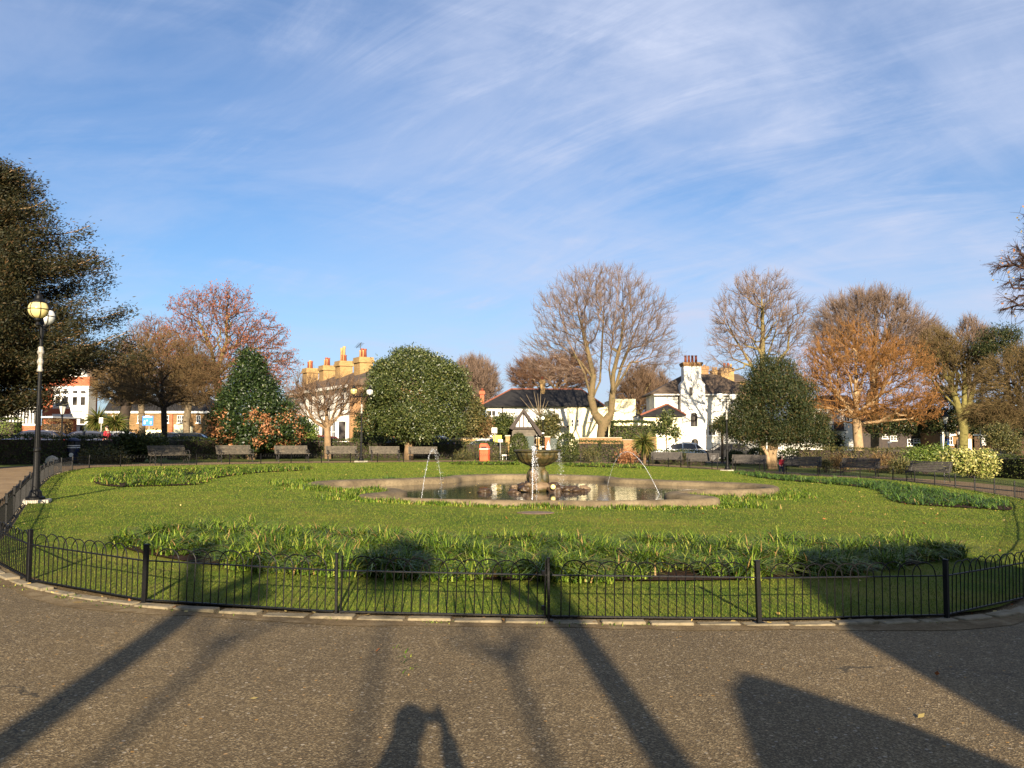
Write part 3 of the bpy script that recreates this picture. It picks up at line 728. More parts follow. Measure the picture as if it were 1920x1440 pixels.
for k, (a, p, b, lb, n, sp, th) in enumerate(J): drops(arc(a, p, b), n, sp, 0.0065, k, 'water_jet', lb, th)
p0 = Vector(on_water(998, 19.9)); drops(arc(p0, AT(1001, 838, 22.2), on_water(1006, 25.0)), 420, 0.035, 0.010, 9, 'water_jet', 'white water jet in front of the stone bowl', 0.008)
f0 = Vector((FX + 0.62, FY - 0.3, wl + 1.22)); drops(arc(f0, f0 + Vector((0.05, -0.02, -0.45)), f0 + Vector((0.09, -0.05, -1.2))), 320, 0.06, 0.006, 11, 'water_curtain', 'drips spilling from the right rim of the stone bowl')
b = MB(); b.lathe([(0.085, 0.0), (0.075, 0.12), (0.05, 0.24), (0.015, 0.36), (0.0, 0.40)], FX + 0.33, FY, wl + 1.14, 10); tag(b.build('water_plume', m_spray, None, True), 'small white plume of water bubbling up in the bowl', 'water jet')
# ------------------------------------------------------------------ beds of strap-leaved plants
m_strap = M_leaf('strap_leaf', [(0.0, S(38, 56, 14)), (0.4, S(70, 94, 24)), (0.8, S(110, 130, 42)), (0.94, S(156, 158, 72)), (0.95, S(160, 132, 82)), (1.0, S(142, 112, 68))], 0.5, 0.22, 0.2)
m_strap_d = M_leaf('dark_strap_leaf', [(0.0, S(42, 66, 24)), (0.5, S(66, 94, 34)), (0.97, S(98, 118, 48)), (1.0, S(140, 112, 70))], 0.5, 0.22, 0.25)
def blades(P, h, w, seed, lean=0.55, segs=3):
    r = np.random.default_rng(seed); n = len(P); az = r.uniform(0, 2 * np.pi, n); L = h * r.uniform(0.5, 1.2, n) * (0.8 + 0.35 * np.sin(P[:, 0] * 3.1 + 1.3 * np.sin(P[:, 1] * 4.3)) * np.cos(P[:, 1] * 2.7)); ln = lean * r.uniform(0.2, 1.5, n)
    dirv = np.stack([np.cos(az), np.sin(az), 0 * az], -1); side = np.stack([-np.sin(az), np.cos(az), 0 * az], -1)
    Vs = []
    for k in range(segs + 1):
        s = k / segs; c = P + dirv * (L * ln * s * s)[:, None]; c = c + np.array([0, 0, 1.0]) * (L * (s - 0.36 * np.minimum(ln, 1.9) * s ** 3))[:, None]
        ww = w * (1 - s ** 2 * 0.92); Vs += [c - side * ww / 2, c + side * ww / 2]
    V = np.stack(Vs, 1).reshape(-1, 3); b = (np.arange(n) * 2 * (segs + 1))[:, None]
    Fc = np.stack([np.concatenate([b + 2 * k, b + 2 * k + 1, b + 2 * k + 3, b + 2 * k + 2], 1) for k in range(segs)], 1).reshape(-1, 4)
    return V, Fc
def scatter(poly, n, seed, clump=0, cr=0.10):
    r = np.random.default_rng(seed); a = np.array(poly); lo, hi = a.min(0), a.max(0)
    P = r.uniform(lo, hi, (n * 6, 2)); P = P[in_poly(P, poly)][:n]
    if clump:
        C = P[: max(8, n // clump)]; P = C[r.integers(0, len(C), n)] + r.normal(0, cr, (n, 2))
    return np.concatenate([P, (gza(P[:, 0]))[:, None]], 1)
def bed(px_poly, n, h, w, seed, label, mat, clump=18, cr=0.10, smooth=True, mound=True):
    pts = [G(*p) for p in px_poly]; pts = catmull([(p.x, p.y, 0) for p in pts], 5) if smooth else pts
    poly = [p.to_2d() for p in pts]
    so_ = poly_sheet('flower_bed', poly, m_soil, 0.06); so_.name = 'bed_soil'
    P = scatter(poly, n, seed, clump, cr); P[:, 2] += 0.05
    V, Fc = blades(P, h, w, seed, 1.6); o = fast('strap_leaves', V, Fc, mat)
    tag(o, label, 'plants', None, 'stuff'); return poly
BED_F = bed([(226, 1030), (300, 1052), (420, 1070), (560, 1083), (760, 1092), (960, 1096), (1160, 1098), (1340, 1097), (1480, 1090), (1640, 1076), (1760, 1058), (1798, 1048), (1700, 1034), (1500, 1030), (1250, 1031), (1000, 1029), (760, 1022), (520, 1012), (380, 1004), (270, 1004)], 46000, 0.34, 0.020, 1, 'wide front bed of green strap-leaved plants just inside the railing', m_strap, 105, 0.085)
bed([(176, 905), (205, 915), (280, 915), (372, 911), (400, 900), (480, 889), (568, 884), (568, 880), (420, 882), (300, 884), (215, 890)], 7000, 0.26, 0.03, 2, 'left bed of low green leafy plants tapering along the back of the lawn', m_strap)
bed([(1668, 938), (1700, 948), (1780, 954), (1850, 958), (1896, 960), (1880, 946), (1800, 930), (1700, 915), (1600, 904), (1500, 899), (1440, 893), (1380, 888), (1440, 900), (1560, 910), (1640, 920)], 8000, 0.26, 0.03, 3, 'dark right bed of strap-leaved plants by the far railing', m_strap_d)
bed([(845, 872), (900, 873), (975, 873), (975, 870), (900, 870), (845, 870)], 1500, 0.22, 0.05, 4, 'thin strip of leafy plants at the back of the lawn near the orange bin', m_strap, smooth=False)
bed([(1062, 876), (1140, 878), (1210, 880), (1210, 875), (1140, 873), (1062, 872)], 1800, 0.22, 0.05, 5, 'strip of leafy plants at the back of the lawn near the navy bin', m_strap, smooth=False)
def pool_fringe():
    r = np.random.default_rng(8); A = np.array([(p.x, p.y) for p in offset(POOL, 0.10)]); B = np.array([(p.x, p.y) for p in offset(POOL, 0.62)])
    def run(cond, n, seed, label, wmax, h, mat):
        idx = [i for i in range(len(POOL)) if cond(POOL[i])]; r = np.random.default_rng(seed)
        k = r.choice(idx, n); t = np.abs(r.normal(0, 0.4, n)).clip(0, 1.3)[:, None] * wmax
        k2 = np.repeat(k[: n // 9], 9)[:n]; t2 = np.repeat(t[: n // 9], 9, 0)[:n]
        P = A[k2] * (1 - t2) + B[k2] * t2 + r.normal(0, 0.05, (len(k2), 2)); P = np.concatenate([P, gza(P[:, 0])[:, None] + 0.03], 1)
        V, Fc = blades(P, h, 0.022, seed, 0.8); tag(fast('strap_leaves', V, Fc, mat), label, 'plants', None, 'stuff')
    run(lambda p: p.y < 20.9, 3600, 21, 'fringe of leafy plants along the front foot of the pool wall', 0.8, 0.15, m_strap)
    run(lambda p: p.x < -2.8 and 20.3 < p.y < 27, 5200, 22, 'leafy plants filling the notch at the left of the pool', 2.2, 0.19, m_strap)
    run(lambda p: p.x > 4.4 and 20.3 < p.y < 27, 5200, 23, 'leafy plants filling the notch at the right of the pool', 2.2, 0.19, m_strap)
    run(lambda p: p.y > 27.5 and p.x < 1, 1800, 24, 'low leafy plants along the back of the pool wall', 0.8, 0.16, m_strap_d)
pool_fringe()
# ------------------------------------------------------------------ grass blades and fallen leaves
m_blade = M_leaf('grass_blade', [(0, S(62, 86, 25)), (0.5, S(92, 109, 36)), (0.85, S(118, 124, 48)), (1, S(136, 130, 62))], 0.7, 0.3, 0.1)
def grass():
    r = np.random.default_rng(3); n = 560000
    inner = [p for p in RING_IN]; a = np.array(inner)
    y = 7.2 + (50 - 7.2) * r.random(n * 2) ** 2.6; x = r.uniform(-17.5, 18.5, n * 2)
    keep = np.abs(x) < y * 0.66 + 1.0; P = np.stack([x[keep], y[keep]], 1)[:n]
    P = P[in_poly(P, inner)]; P = P[~in_poly(P, BED_F)]; P = P[~in_poly(P, offset(POOL, 0.05))]
    n = len(P); d = P[:, 1] / 9.0; h = r.uniform(0.012, 0.034, n) * d ** 0.1; w = 0.0030 * d ** 0.92
    az = r.uniform(0, 2 * np.pi, n); P3 = np.concatenate([P, gza(P[:, 0])[:, None] + 0.032], 1)
    s = np.stack([np.cos(az), np.sin(az), 0 * az], 1); ln = r.normal(0, 0.5, (n, 2)) * h[:, None]
    V = np.stack([P3 - s * w[:, None], P3 + s * w[:, None], P3 + np.concatenate([ln, h[:, None]], 1)], 1).reshape(-1, 3)
    o = fast('grass', V, np.arange(n * 3).reshape(-1, 3), m_blade); tag(o, 'short blades of the mown lawn', 'grass', None, 'stuff')
grass()
m_fallen = M_leaf('fallen_leaf', [(0, S(120, 66, 34)), (0.25, S(150, 100, 50)), (0.5, S(164, 140, 74)), (0.9, S(176, 156, 96)), (1, S(110, 60, 36))], 0.7, 0.2)
def fallen():
    r = np.random.default_rng(12); Ps = []
    k = 420; P = np.stack([r.normal(9.5, 4.0, k), r.normal(19, 6, k)], 1); Ps.append(P[in_poly(P, RING_IN)])
    k = 260; P = np.stack([r.uniform(-9, 12, k), r.uniform(7.6, 40, k)], 1); Ps.append(P[in_poly(P, RING_IN)])
    K = np.array([(p.x, p.y) for p in RING if p.y < 13]); i = r.integers(0, len(K), 150); P = K[i] + r.normal(0, 0.09, (150, 2)); Ps.append(P)
    k = 50; Ps.append(np.stack([r.uniform(-4, 5, k), r.uniform(3.6, 7.2, k)], 1)[:5])
    P = np.concatenate(Ps); n = len(P); z = gza(P[:, 0]) + np.where(in_poly(P, RING_IN), 0.062, 0.02)
    P3 = np.concatenate([P, z[:, None]], 1); ax = nrm(np.stack([r.normal(0, 1, n), r.normal(0, 1, n), r.normal(0, 0.3, n)], 1)); sd = nrm(np.cross(ax, np.array([[0.2, 0.1, 1.0]])) + r.normal(0, 0.3, (n, 3)))
    sz = r.uniform(0.03, 0.065, n) * np.clip(P[:, 1] / 14, 0.9, 1.25)
    V, Fc = leaves_np(P3, ax, sd, sz, sz * 0.75); tag(fast('fallen_leaves', V, Fc, m_fallen), 'scattered orange and tan fallen leaves on the lawn and kerb', 'leaves', None, 'stuff')
fallen()

def weeds():
    r = np.random.default_rng(77); K = [p for p in offset(RING, 0.13) if p.y < 12]; Ps = []
    for k in range(46):
        c = K[r.integers(0, len(K))]; m = r.integers(6, 26); Ps.append(np.array([c.x, c.y]) + r.normal(0, 0.045, (m, 2)) * np.array([1.6, 0.7]))
    for k in range(6): Ps.append(np.array([-0.85 + 0.03 * k + r.normal(0, .02), 6.4 - 0.14 * k]) + r.normal(0, 0.02, (3, 2)))
    P = np.concatenate(Ps); P = np.concatenate([P, gza(P[:, 0])[:, None]], 1); V, Fc = blades(P, 0.045, 0.009, 5, 1.4); tag(fast('weeds', V, Fc, m_strap), 'small green weeds in the cracks along the kerb', 'weeds', None, 'stuff')
weeds()
# ------------------------------------------------------------------ trees
def bark(name, c1, c2, c3=None):
    k = lambda c: tuple(v * 0.6 for v in c[:3]) + (1,)
    return M_noise(name, k(c1), k(c2), 3.0, 0.9, 0.5, c3=k(c3) if c3 else None)
bk_grey = bark('grey_bark', S(92, 80, 62), S(150, 132, 104)); bk_green = bark('green_bark', S(84, 78, 44), S(150, 132, 84), S(118, 110, 62))
bk_dark = bark('dark_bark', S(44, 36, 30), S(80, 66, 54)); bk_pale = bark('pale_bark', S(150, 122, 88), S(200, 170, 128)); bk_tan = bark('tan_bark', S(120, 96, 70), S(176, 146, 108))
def M_twig(name, *cols):
    return M_leaf(name, [(i / max(1, len(cols) - 1), tuple(v * 0.42 for v in c[:3]) + (1,)) for i, c in enumerate(cols)], 0.85, 0.0, 0.15)
tw_grey = M_twig('grey_brown_twig', S(96, 78, 60), S(150, 122, 98), S(172, 140, 112))
tw_pink = M_twig('pinkish_twig', S(112, 92, 78), S(164, 138, 118), S(186, 158, 138))
tw_red = M_twig('reddish_twig', S(104, 80, 62), S(144, 108, 84), S(164, 126, 100))
tw_dark = M_twig('dark_olive_twig', S(104, 84, 58), S(146, 118, 80), S(166, 136, 96))
tw_orange = M_twig('orange_twig', S(140, 100, 56), S(182, 128, 70), S(196, 146, 86))
tw_olive = M_twig('olive_twig', S(96, 84, 52), S(136, 116, 74), S(156, 128, 90))
def pxell(e, Y, dr=0.85):
    cx, cy, rx, ry = e[:4]; c = AT(cx, cy, Y + (e[4] if len(e) > 4 else 0)); k = Y / F
    return np.array([c.x, c.y, c.z, rx * k, rx * k * dr, ry * k])
def sample_ell(r, ells, n, shell=0.35):
    w = np.array([e[3] * e[4] * e[5] for e in ells]) ** 0.75; w /= w.sum(); i = r.choice(len(ells), n, p=w); E = np.array(ells)[i]
    d = nrm(r.normal(0, 1, (n, 3))); rad = r.random(n) ** shell
    return E[:, :3] + d * rad[:, None] * E[:, 3:], d
def bare_tree(name, label, limbs, ells, ntar, seed, bark_m, twig_m, r0=0.3, ntw=7, tl=0.7, tr=0.011, bf=0.28, up=0.35, droop=0.0, ang=0.5, rmin=0.014, exp=0.44, shell=0.4, extra=None, cat='tree', low=0.0, group=None):
    """limbs: list of polylines [(x,y,z)..], the first is the trunk; twigs fill the ellipsoids"""
    r = np.random.default_rng(seed)
    pos, par, plen, drv, can = [], [], [], [], []
    ends = []
    for li, pl in enumerate(limbs):
        pl = [np.array(p, float) for p in pl]; base = -1
        if li > 0:
            d = [np.linalg.norm(np.array(pos[i]) - pl[0]) for i in range(len(pos))]; base = int(np.argmin(d)); pl = pl[1:] if d[base] < 0.01 else pl
        seq = []
        prev = pos[base] if base >= 0 else None
        for p in pl:
            if prev is not None:
                L = np.linalg.norm(p - prev); m = max(1, int(L / 0.8))
                for k in range(1, m + 1): seq.append(prev + (p - prev) * k / m)
            else: seq.append(p)
            prev = p
        for j, p in enumerate(seq):
            q = base if j == 0 else len(pos) - 1
            pos.append(np.array(p)); par.append(q); plen.append(0 if q < 0 else plen[q] + np.linalg.norm(p - pos[q]))
            drv.append(np.array([0, 0, 1.0]) if q < 0 else (p - pos[q]) / max(1e-6, np.linalg.norm(p - pos[q])))
            can.append(len(limbs) > 1 and li > 0 or (len(limbs) == 1 and j >= len(seq) * 0.55) or j == len(seq) - 1)
    cap = 40000
    POS = np.zeros((cap, 3)); DRV = np.zeros((cap, 3)); PL = np.zeros(cap); PAR = np.full(cap, -1, int); OK = np.zeros(cap, bool)
    n = len(pos); POS[:n] = pos; DRV[:n] = drv; PL[:n] = plen; PAR[:n] = par; OK[:n] = can
    T, _ = sample_ell(r, ells, ntar, shell)
    o = POS[:n][OK[:n]].mean(0); T = T[np.argsort(np.linalg.norm(T - o, axis=1))]
    if low: T = T[T[:, 2] > low]
    for p in T:
        v = p - POS[:n]; d = np.linalg.norm(v, axis=1) + 1e-6
        c = (v * DRV[:n]).sum(1) / d
        cost = d * (1 + ang * (1 - c)) + bf * PL[:n] + np.where(OK[:n], 0, 1e6) + np.maximum(0, -v[:, 2]) * 0.4
        i = int(np.argmin(cost)); L = d[i]
        if L < 0.08: continue
        m = max(1, min(4, int(L / 0.45))); c1 = POS[i] + DRV[i] * L * 0.35 + np.array([0, 0, up * L * 0.12]) + r.normal(0, 0.05, 3) * L; q = i
        for k in range(1, m + 1):
            s = k / m; w = (1 - s) ** 2 * POS[i] + 2 * s * (1 - s) * c1 + s * s * p
            POS[n] = w; PAR[n] = q; dv = w - POS[q]; l = np.linalg.norm(dv); PL[n] = PL[q] + l; DRV[n] = dv / max(l, 1e-6); OK[n] = True; q = n; n += 1
            if n >= cap - 5: break
        if n >= cap - 5: break
    tips = np.zeros(n); has = np.zeros(n, bool); has[PAR[1:n][PAR[1:n] >= 0]] = True
    for i in range(n - 1, 0, -1):
        if not has[i]: tips[i] += 1
        if PAR[i] >= 0: tips[PAR[i]] += tips[i]
    rad = np.maximum(rmin, r0 * (tips / tips[0]) ** exp)
    if extra and 'flare' in extra:
        for i in range(min(4, n)): rad[i] *= 1 + extra['flare'] * (1 - i / 4)
    idx = np.arange(1, n); idx = idx[PAR[1:n] >= 0]; A, B = POS[PAR[idx]], POS[idx]; RA, RB = rad[PAR[idx]], rad[idx]
    RA = np.minimum(RA, RB * 1.7 + 0.004); A = A - (B - A) * 0.06
    root = thing(name, label, cat, tuple(POS[0]), 0, group); org = POS[0]
    big = RB > max(0.045, r0 * 0.16)
    V, Fc = tubes_np(A[big] - org, B[big] - org, RA[big], RB[big], 9); fast('trunk', V, Fc, bark_m, root, True)
    # twigs
    th = np.nonzero(tips[:n] <= 3)[0]; th = th[th >= len(pos)]
    k = np.repeat(th, ntw); P = POS[k] - org; cen = np.mean([e[:3] for e in ells], 0) - org
    # start somewhere along the parent segment
    pp = np.where(PAR[k] >= 0, PAR[k], k); P = P + (POS[pp] - POS[k]) * r.random((len(k), 1))
    D = nrm(DRV[k] * 0.7 + nrm(P - cen) * 0.45 + r.normal(0, 0.42, (len(k), 3)) + np.array([0, 0, up - droop]))
    L = tl * r.uniform(0.4, 1.2, len(k)); M1 = P + D * (L * 0.5)[:, None]; D2 = nrm(D + r.normal(0, 0.28, D.shape) + np.array([0, 0, up * 0.5 - droop * 1.6])); M2 = M1 + D2 * (L * 0.5)[:, None]
    sm = ~big
    D3 = nrm(D + r.normal(0, 0.5, D.shape)); M3 = M1 + D3 * (L * 0.38)[:, None]
    A2 = np.concatenate([A[sm] - org, P, M1, M1]); B2 = np.concatenate([B[sm] - org, M1, M2, M3]); t = np.full(len(k), tr)
    V, Fc = tubes_np(A2, B2, np.concatenate([RA[sm], t, t * 0.8, t * 0.7]), np.concatenate([RB[sm], t * 0.8, t * 0.4, t * 0.35]), 3)
    if extra and 'seeds' in extra:
        ns, ls, ws, sm_mat, dirz = extra['seeds']
        j = r.integers(0, len(k), ns); Q = M2[j] + r.normal(0, 0.12, (ns, 3)); ax = nrm(r.normal(0, 0.6, (ns, 3)) + np.array([0, 0, dirz])); sd = nrm(np.cross(ax, r.normal(0, 1, (ns, 3))))
        if 'zmax' in extra: kk = Q[:, 2] + org[2] < extra['zmax'] + r.normal(0, 0.5, ns); Q, ax, sd = Q[kk], ax[kk], sd[kk]
        ns = len(Q); V2, F2 = leaves_np(Q, ax, sd, ls * r.uniform(0.5, 1.3, ns), ws * r.uniform(0.6, 1.3, ns)); fast('seed_clusters', V2, F2, sm_mat, root)
    fast('crown', V, Fc, twig_m, root)
    return root
def trunk_px(pts, Y): return [tuple(AT(px, py, Y + (dz[0] if dz else 0))) for px, py, *dz in pts]
def lift(pl): # set the base on the ground
    x, y, z = pl[0]; pl[0] = (x, y, gz(x) - 0.05); return pl
def leaf_crown(root, ells, n, L, W, seed, mat, shell=(0.72, 1.04), rough=0.14, upb=0.2, org=(0, 0, 0), name='crown', tuft=6, tuft_r=0.22, cond=None, flat=0.0, lumps=0, lump_r=0.24):
    r = np.random.default_rng(seed); E = np.array(ells)
    if lumps:
        a_ = E[:, 3] * E[:, 5]; q = r.choice(len(E), lumps, p=a_ / a_.sum()); dd = nrm(r.normal(0, 1, (lumps, 3)) * np.array([1, 1, 1.0])); sc = r.uniform(0.6, 1.3, (lumps, 1)) * lump_r * E[:, 3:].max()
        E = np.concatenate([E, np.concatenate([E[q, :3] + dd * E[q, 3:] * r.uniform(0.82, 1.02, (lumps, 1)), sc * np.array([[1.0, 1.0, 0.85]])], 1)])
    area = (E[:, 3] * E[:, 4] + E[:, 3] * E[:, 5] + E[:, 4] * E[:, 5]); pr = area / area.sum()
    m = n // tuft; i = r.choice(len(E), m * 2, p=pr); d = nrm(r.normal(0, 1, (m * 2, 3)))
    from mathutils import noise as mn
    rad = r.uniform(shell[0], shell[1], m * 2)
    bump = np.array([mn.noise(Vector((a * 2.1 + k * 3.7, b * 2.1, c * 2.1 + seed))) for (a, b, c), k in zip(d, i)])
    P = E[i, :3] + d * (rad * (1 + rough * bump))[:, None] * E[i, 3:]
    # drop points deep inside another lump
    ok = np.ones(len(P), bool)
    for q, e in enumerate(E): ok &= ~(((((P - e[:3]) / e[3:]) ** 2).sum(1) < 0.5) & (i != q))
    if cond is not None: ok &= cond(P)
    P, d = P[ok][:m], d[ok][:m]
    P = np.repeat(P, tuft, 0); d = np.repeat(d, tuft, 0); P = P + r.normal(0, tuft_r, P.shape) * np.array([1, 1, 1 - flat]); N = len(P)
    ax = nrm(d * 0.6 + r.normal(0, 0.75, P.shape) + np.array([0, 0, upb])); sd = nrm(np.cross(ax, d + r.normal(0, 0.6, P.shape)))
    V, Fc = leaves_np(P - np.array(org), ax, sd, L * r.uniform(0.6, 1.3, N), W * r.uniform(0.6, 1.3, N))
    return fast(name, V, Fc, mat, root)
def stem(root, pts, rs, mat, org, n=9, name='trunk'):
    b = MB(); b.tube([Vector(p) - Vector(org) for p in pts], rs, n); return b.build(name, mat, root, True)
lf_yew = M_leaf('yew_needles', [(0, S(24, 28, 12)), (0.5, S(37, 38, 16)), (0.85, S(54, 47, 22)), (1, S(78, 56, 30))], 0.6, 0.12, 0.25)
lf_yew2 = M_leaf('dark_yew_needles', [(0, S(26, 34, 16)), (0.6, S(43, 53, 24)), (0.85, S(66, 68, 33)), (1, S(84, 64, 37))], 0.6, 0.12, 0.25)
lf_oak = M_leaf('oak_leaf', [(0, S(34, 44, 20)), (0.45, S(55, 66, 29)), (0.8, S(80, 88, 44)), (1, S(104, 102, 58))], 0.45, 0.12, 0.4)
lf_cam = M_leaf('glossy_dark_leaf', [(0, S(20, 32, 13)), (0.6, S(33, 48, 18)), (0.92, S(52, 67, 28)), (1, S(84, 94, 48))], 0.42, 0.08, 0.35)
lf_rust = M_leaf('rust_leaf', [(0, S(104, 64, 38)), (0.5, S(146, 96, 60)), (1, S(172, 130, 90))], 0.55, 0.15)
lf_hedge = M_leaf('hedge_leaf', [(0, S(32, 42, 16)), (0.6, S(56, 66, 28)), (1, S(84, 86, 40))], 0.6, 0.12, 0.25)
lf_bright = M_leaf('bright_leaf', [(0, S(56, 76, 26)), (0.6, S(90, 108, 40)), (1, S(126, 132, 64))], 0.45, 0.2)  # yellow-green leaf colour of the brighter hedges and bushes
lf_var = M_leaf('variegated_leaf', [(0, S(72, 90, 36)), (0.4, S(130, 132, 66)), (1, S(176, 166, 104))], 0.4, 0.2)
lf_brown = M_leaf('brown_leaf', [(0, S(66, 50, 30)), (0.6, S(104, 82, 50)), (1, S(136, 110, 70))], 0.7, 0.15)
lf_shrub = M_leaf('mixed_shrub_leaf', [(0, S(44, 50, 22)), (0.6, S(76, 76, 38)), (1, S(108, 96, 56))], 0.6, 0.15)
# --- left yew
def left_yew():
    Y0 = 30.5; bx_ = AT(-70, 800, Y0).x; org = (bx_, Y0, gz(bx_)); t = thing('yew_tree', 'huge dark brown-green yew tree with drooping sprays filling the left edge', 'tree', org)
    stem(t, [(bx_, Y0, gz(bx_) - 0.1), (bx_ + 0.1, Y0, 2.5), (bx_, Y0, 6), (bx_ + 0.2, Y0, 12)], [0.55, 0.42, 0.32, 0.1], bk_dark, org, 12)
    r = np.random.default_rng(4); Ps, Ax = [], []; limbs = MB(); nb = 0
    sil = [(300, -10), (330, 60), (372, 96), (410, 132), (455, 172), (500, 182), (545, 205), (585, 246), (615, 252), (638, 238), (660, 205), (678, 165), (694, 122), (720, 80), (760, 50)]
    for k in range(340):
        py = r.uniform(300, 735); az = r.uniform(-math.pi, math.pi)
        edge = np.interp(py, [s[0] for s in sil], [s[1] for s in sil]); jag = r.uniform(0.50, 1.10)
        reach = (AT(edge, py, Y0).x - bx_) * jag * (1.0 if math.cos(az) > 0 else 0.95); zt = ZA(py, Y0) + (0.5 if py < 700 else 0.1)
        if py > 720: reach *= 0.9
        p0 = np.array([bx_, Y0, zt - reach * 0.10 - 0.3]); dirh = np.array([math.cos(az), math.sin(az) * 0.85, 0])
        pts = [p0 + dirh * reach * s + np.array([0, 0, reach * (0.02 * s - 0.22 * s * s + 0.26 * s ** 4)]) for s in np.linspace(0.12, 1, 9)]
        if k % 3 == 0: limbs.tube([Vector(p) - Vector(org) for p in pts], [0.05 * (1 - 0.085 * q) for q in range(9)], 4, False)
        for s in np.linspace(0.22, 1.0, int(10 + reach * 3.2)):
            j = min(7, int((s - 0.12) / 0.88 * 8)); f = (s - 0.12) / 0.88 * 8 - j; c = pts[j] * (1 - f) + pts[j + 1] * f
            m = 62; w = 0.46 * (1.25 - 0.8 * s) + 0.08; lat = np.array([-dirh[1], dirh[0], 0])
            q = c + lat * r.normal(0, w, (m, 1)) + np.array([0, 0, 1.0]) * (-0.16 + 0.18 * r.normal(0, 1, (m, 1)) - 0.22 * r.random((m, 1)) ** 2) + dirh * r.normal(0, 0.15, (m, 1))
            a = nrm(dirh * 0.8 + r.normal(0, 0.5, (m, 3)) + np.array([0, 0, -0.25 + 0.55 * s])); Ps.append(q); Ax.append(a)
    P = np.concatenate(Ps); A = np.concatenate(Ax); n = len(P); sd = nrm(np.cross(A, r.normal(0, 1, (n, 3)) + np.array([0, -0.6, 0.6])))
    keep = P[:, 0] < 60
    V, Fc = leaves_np(P - np.array(org), A, sd, 0.15 * r.uniform(0.6, 1.3, n), 0.036 * r.uniform(0.7, 1.4, n)); fast('crown', V, Fc, lf_yew, t); limbs.build('boughs', bk_tan, t, True)
left_yew()
# --- bare trees
Y = 50; bare_tree('spreading_tree', 'dark bare tree with wide low spreading boughs behind the first bench', [lift(trunk_px([(309, 845), (308, 800), (307, 762)], Y)), trunk_px([(307, 762), (303, 720), (305, 660), (300, 610)], Y), trunk_px([(307, 765), (270, 748), (225, 738), (190, 728)], Y), trunk_px([(307, 765), (345, 745), (385, 738), (418, 735)], Y), trunk_px([(307, 762), (290, 735, -2), (262, 712, -3)], Y), trunk_px([(307, 762), (335, 725, 2), (370, 690, 3)], Y)],
    [pxell((300, 690, 105, 70), Y), pxell((235, 715, 60, 40), Y), pxell((370, 700, 62, 48), Y), pxell((300, 735, 125, 22), Y)], 1150, 31, bk_dark, tw_dark, 0.17, 5, 0.9, 0.009, 0.2, 0.1, 0.05, 0.4)
Y = 76; seed_red = M_leaf('russet_seed_cluster', [(0, S(92, 52, 36)), (0.5, S(124, 70, 48)), (1, S(140, 94, 70))], 0.8, 0.1)
bare_tree('russet_tree', 'tall airy tree hung with russet seed clusters behind the two-toned evergreen', [lift(trunk_px([(415, 845), (412, 760), (405, 690)], Y)), trunk_px([(405, 690), (392, 640), (372, 600), (370, 560)], Y), trunk_px([(405, 700), (425, 640), (425, 580), (430, 545)], Y), trunk_px([(405, 705), (460, 660), (500, 620)], Y), trunk_px([(405, 710), (360, 660), (325, 620)], Y), trunk_px([(405, 715), (470, 690), (540, 680)], Y)],
    [pxell((385, 590, 70, 50), Y), pxell((430, 565, 45, 32), Y), pxell((470, 630, 70, 58), Y), pxell((345, 640, 50, 55), Y), pxell((510, 690, 55, 50), Y), pxell((420, 680, 90, 70), Y)], 1400, 41, bk_green, tw_red, 0.34, 4, 0.8, 0.010, 0.22, 0.2, 0.1, 0.5, extra={'seeds': (12500, 0.22, 0.08, seed_red, -0.8)})
Y = 82; bare_tree('russet_tree', 'thinner russet bare tree between the yew and the tall russet tree', [lift(trunk_px([(268, 845), (265, 760), (262, 700)], Y)), trunk_px([(262, 700), (275, 640), (282, 600)], Y), trunk_px([(262, 700), (245, 660), (250, 625)], Y)],
    [pxell((285, 635, 45, 42), Y), pxell((255, 690, 60, 55), Y), pxell((315, 690, 45, 60), Y)], 900, 43, bk_grey, tw_red, 0.3, 6, 0.8, 0.013, 0.22, 0.2, 0.1, 0.5, extra={'seeds': (4500, 0.18, 0.07, seed_red, -0.8)})
for k, (px, pyt, w, lab) in enumerate([(235, 690, 60, 'bare olive-brown tree with a thick dark trunk left of the blue sign'), (352, 700, 55, 'bare tree with pale trunk in front of the brick terrace right of the spreading tree')]):
    Y = 70 + 4 * k; bare_tree('street_tree', lab, [lift(trunk_px([(px, 845), (px - 3, 790), (px + 2, 760)], Y))], [pxell((px, 720, w, 45), Y), pxell((px + 15, pyt, w * 0.7, 30), Y)], 700, 50 + k, bk_dark if k == 0 else bk_grey, tw_olive, 0.42 if k == 0 else 0.3, 7, 0.8, 0.013)
Y = 54; bare_tree('small_tree', 'small bare tree with orange-tan trunk in front of the white terrace', [lift(trunk_px([(615, 852), (614, 820), (613, 803)], Y)), trunk_px([(613, 803), (590, 790), (575, 765), (560, 730)], Y), trunk_px([(613, 803), (612, 770), (605, 735)], Y), trunk_px([(613, 803), (635, 780), (655, 745)], Y), trunk_px([(613, 803), (598, 780, -1), (592, 745, -1)], Y)],
    [pxell((615, 752, 62, 45), Y), pxell((575, 745, 42, 48), Y), pxell((655, 745, 35, 38), Y)], 420, 61, bk_tan, tw_grey, 0.165, 5, 0.8, 0.009, 0.3, 0.8, extra={'flare': 0.4})
Y = 115; bare_tree('far_tree', 'distant rounded bare pinkish tree left of the cream house', [lift(trunk_px([(890, 840), (890, 780), (889, 745)], Y))], [pxell((888, 725, 48, 52), Y)], 900, 63, bk_grey, tw_pink, 0.35, 9, 1.5, 0.02, 0.2, 0.9, 0, 0.8)
Y = 72
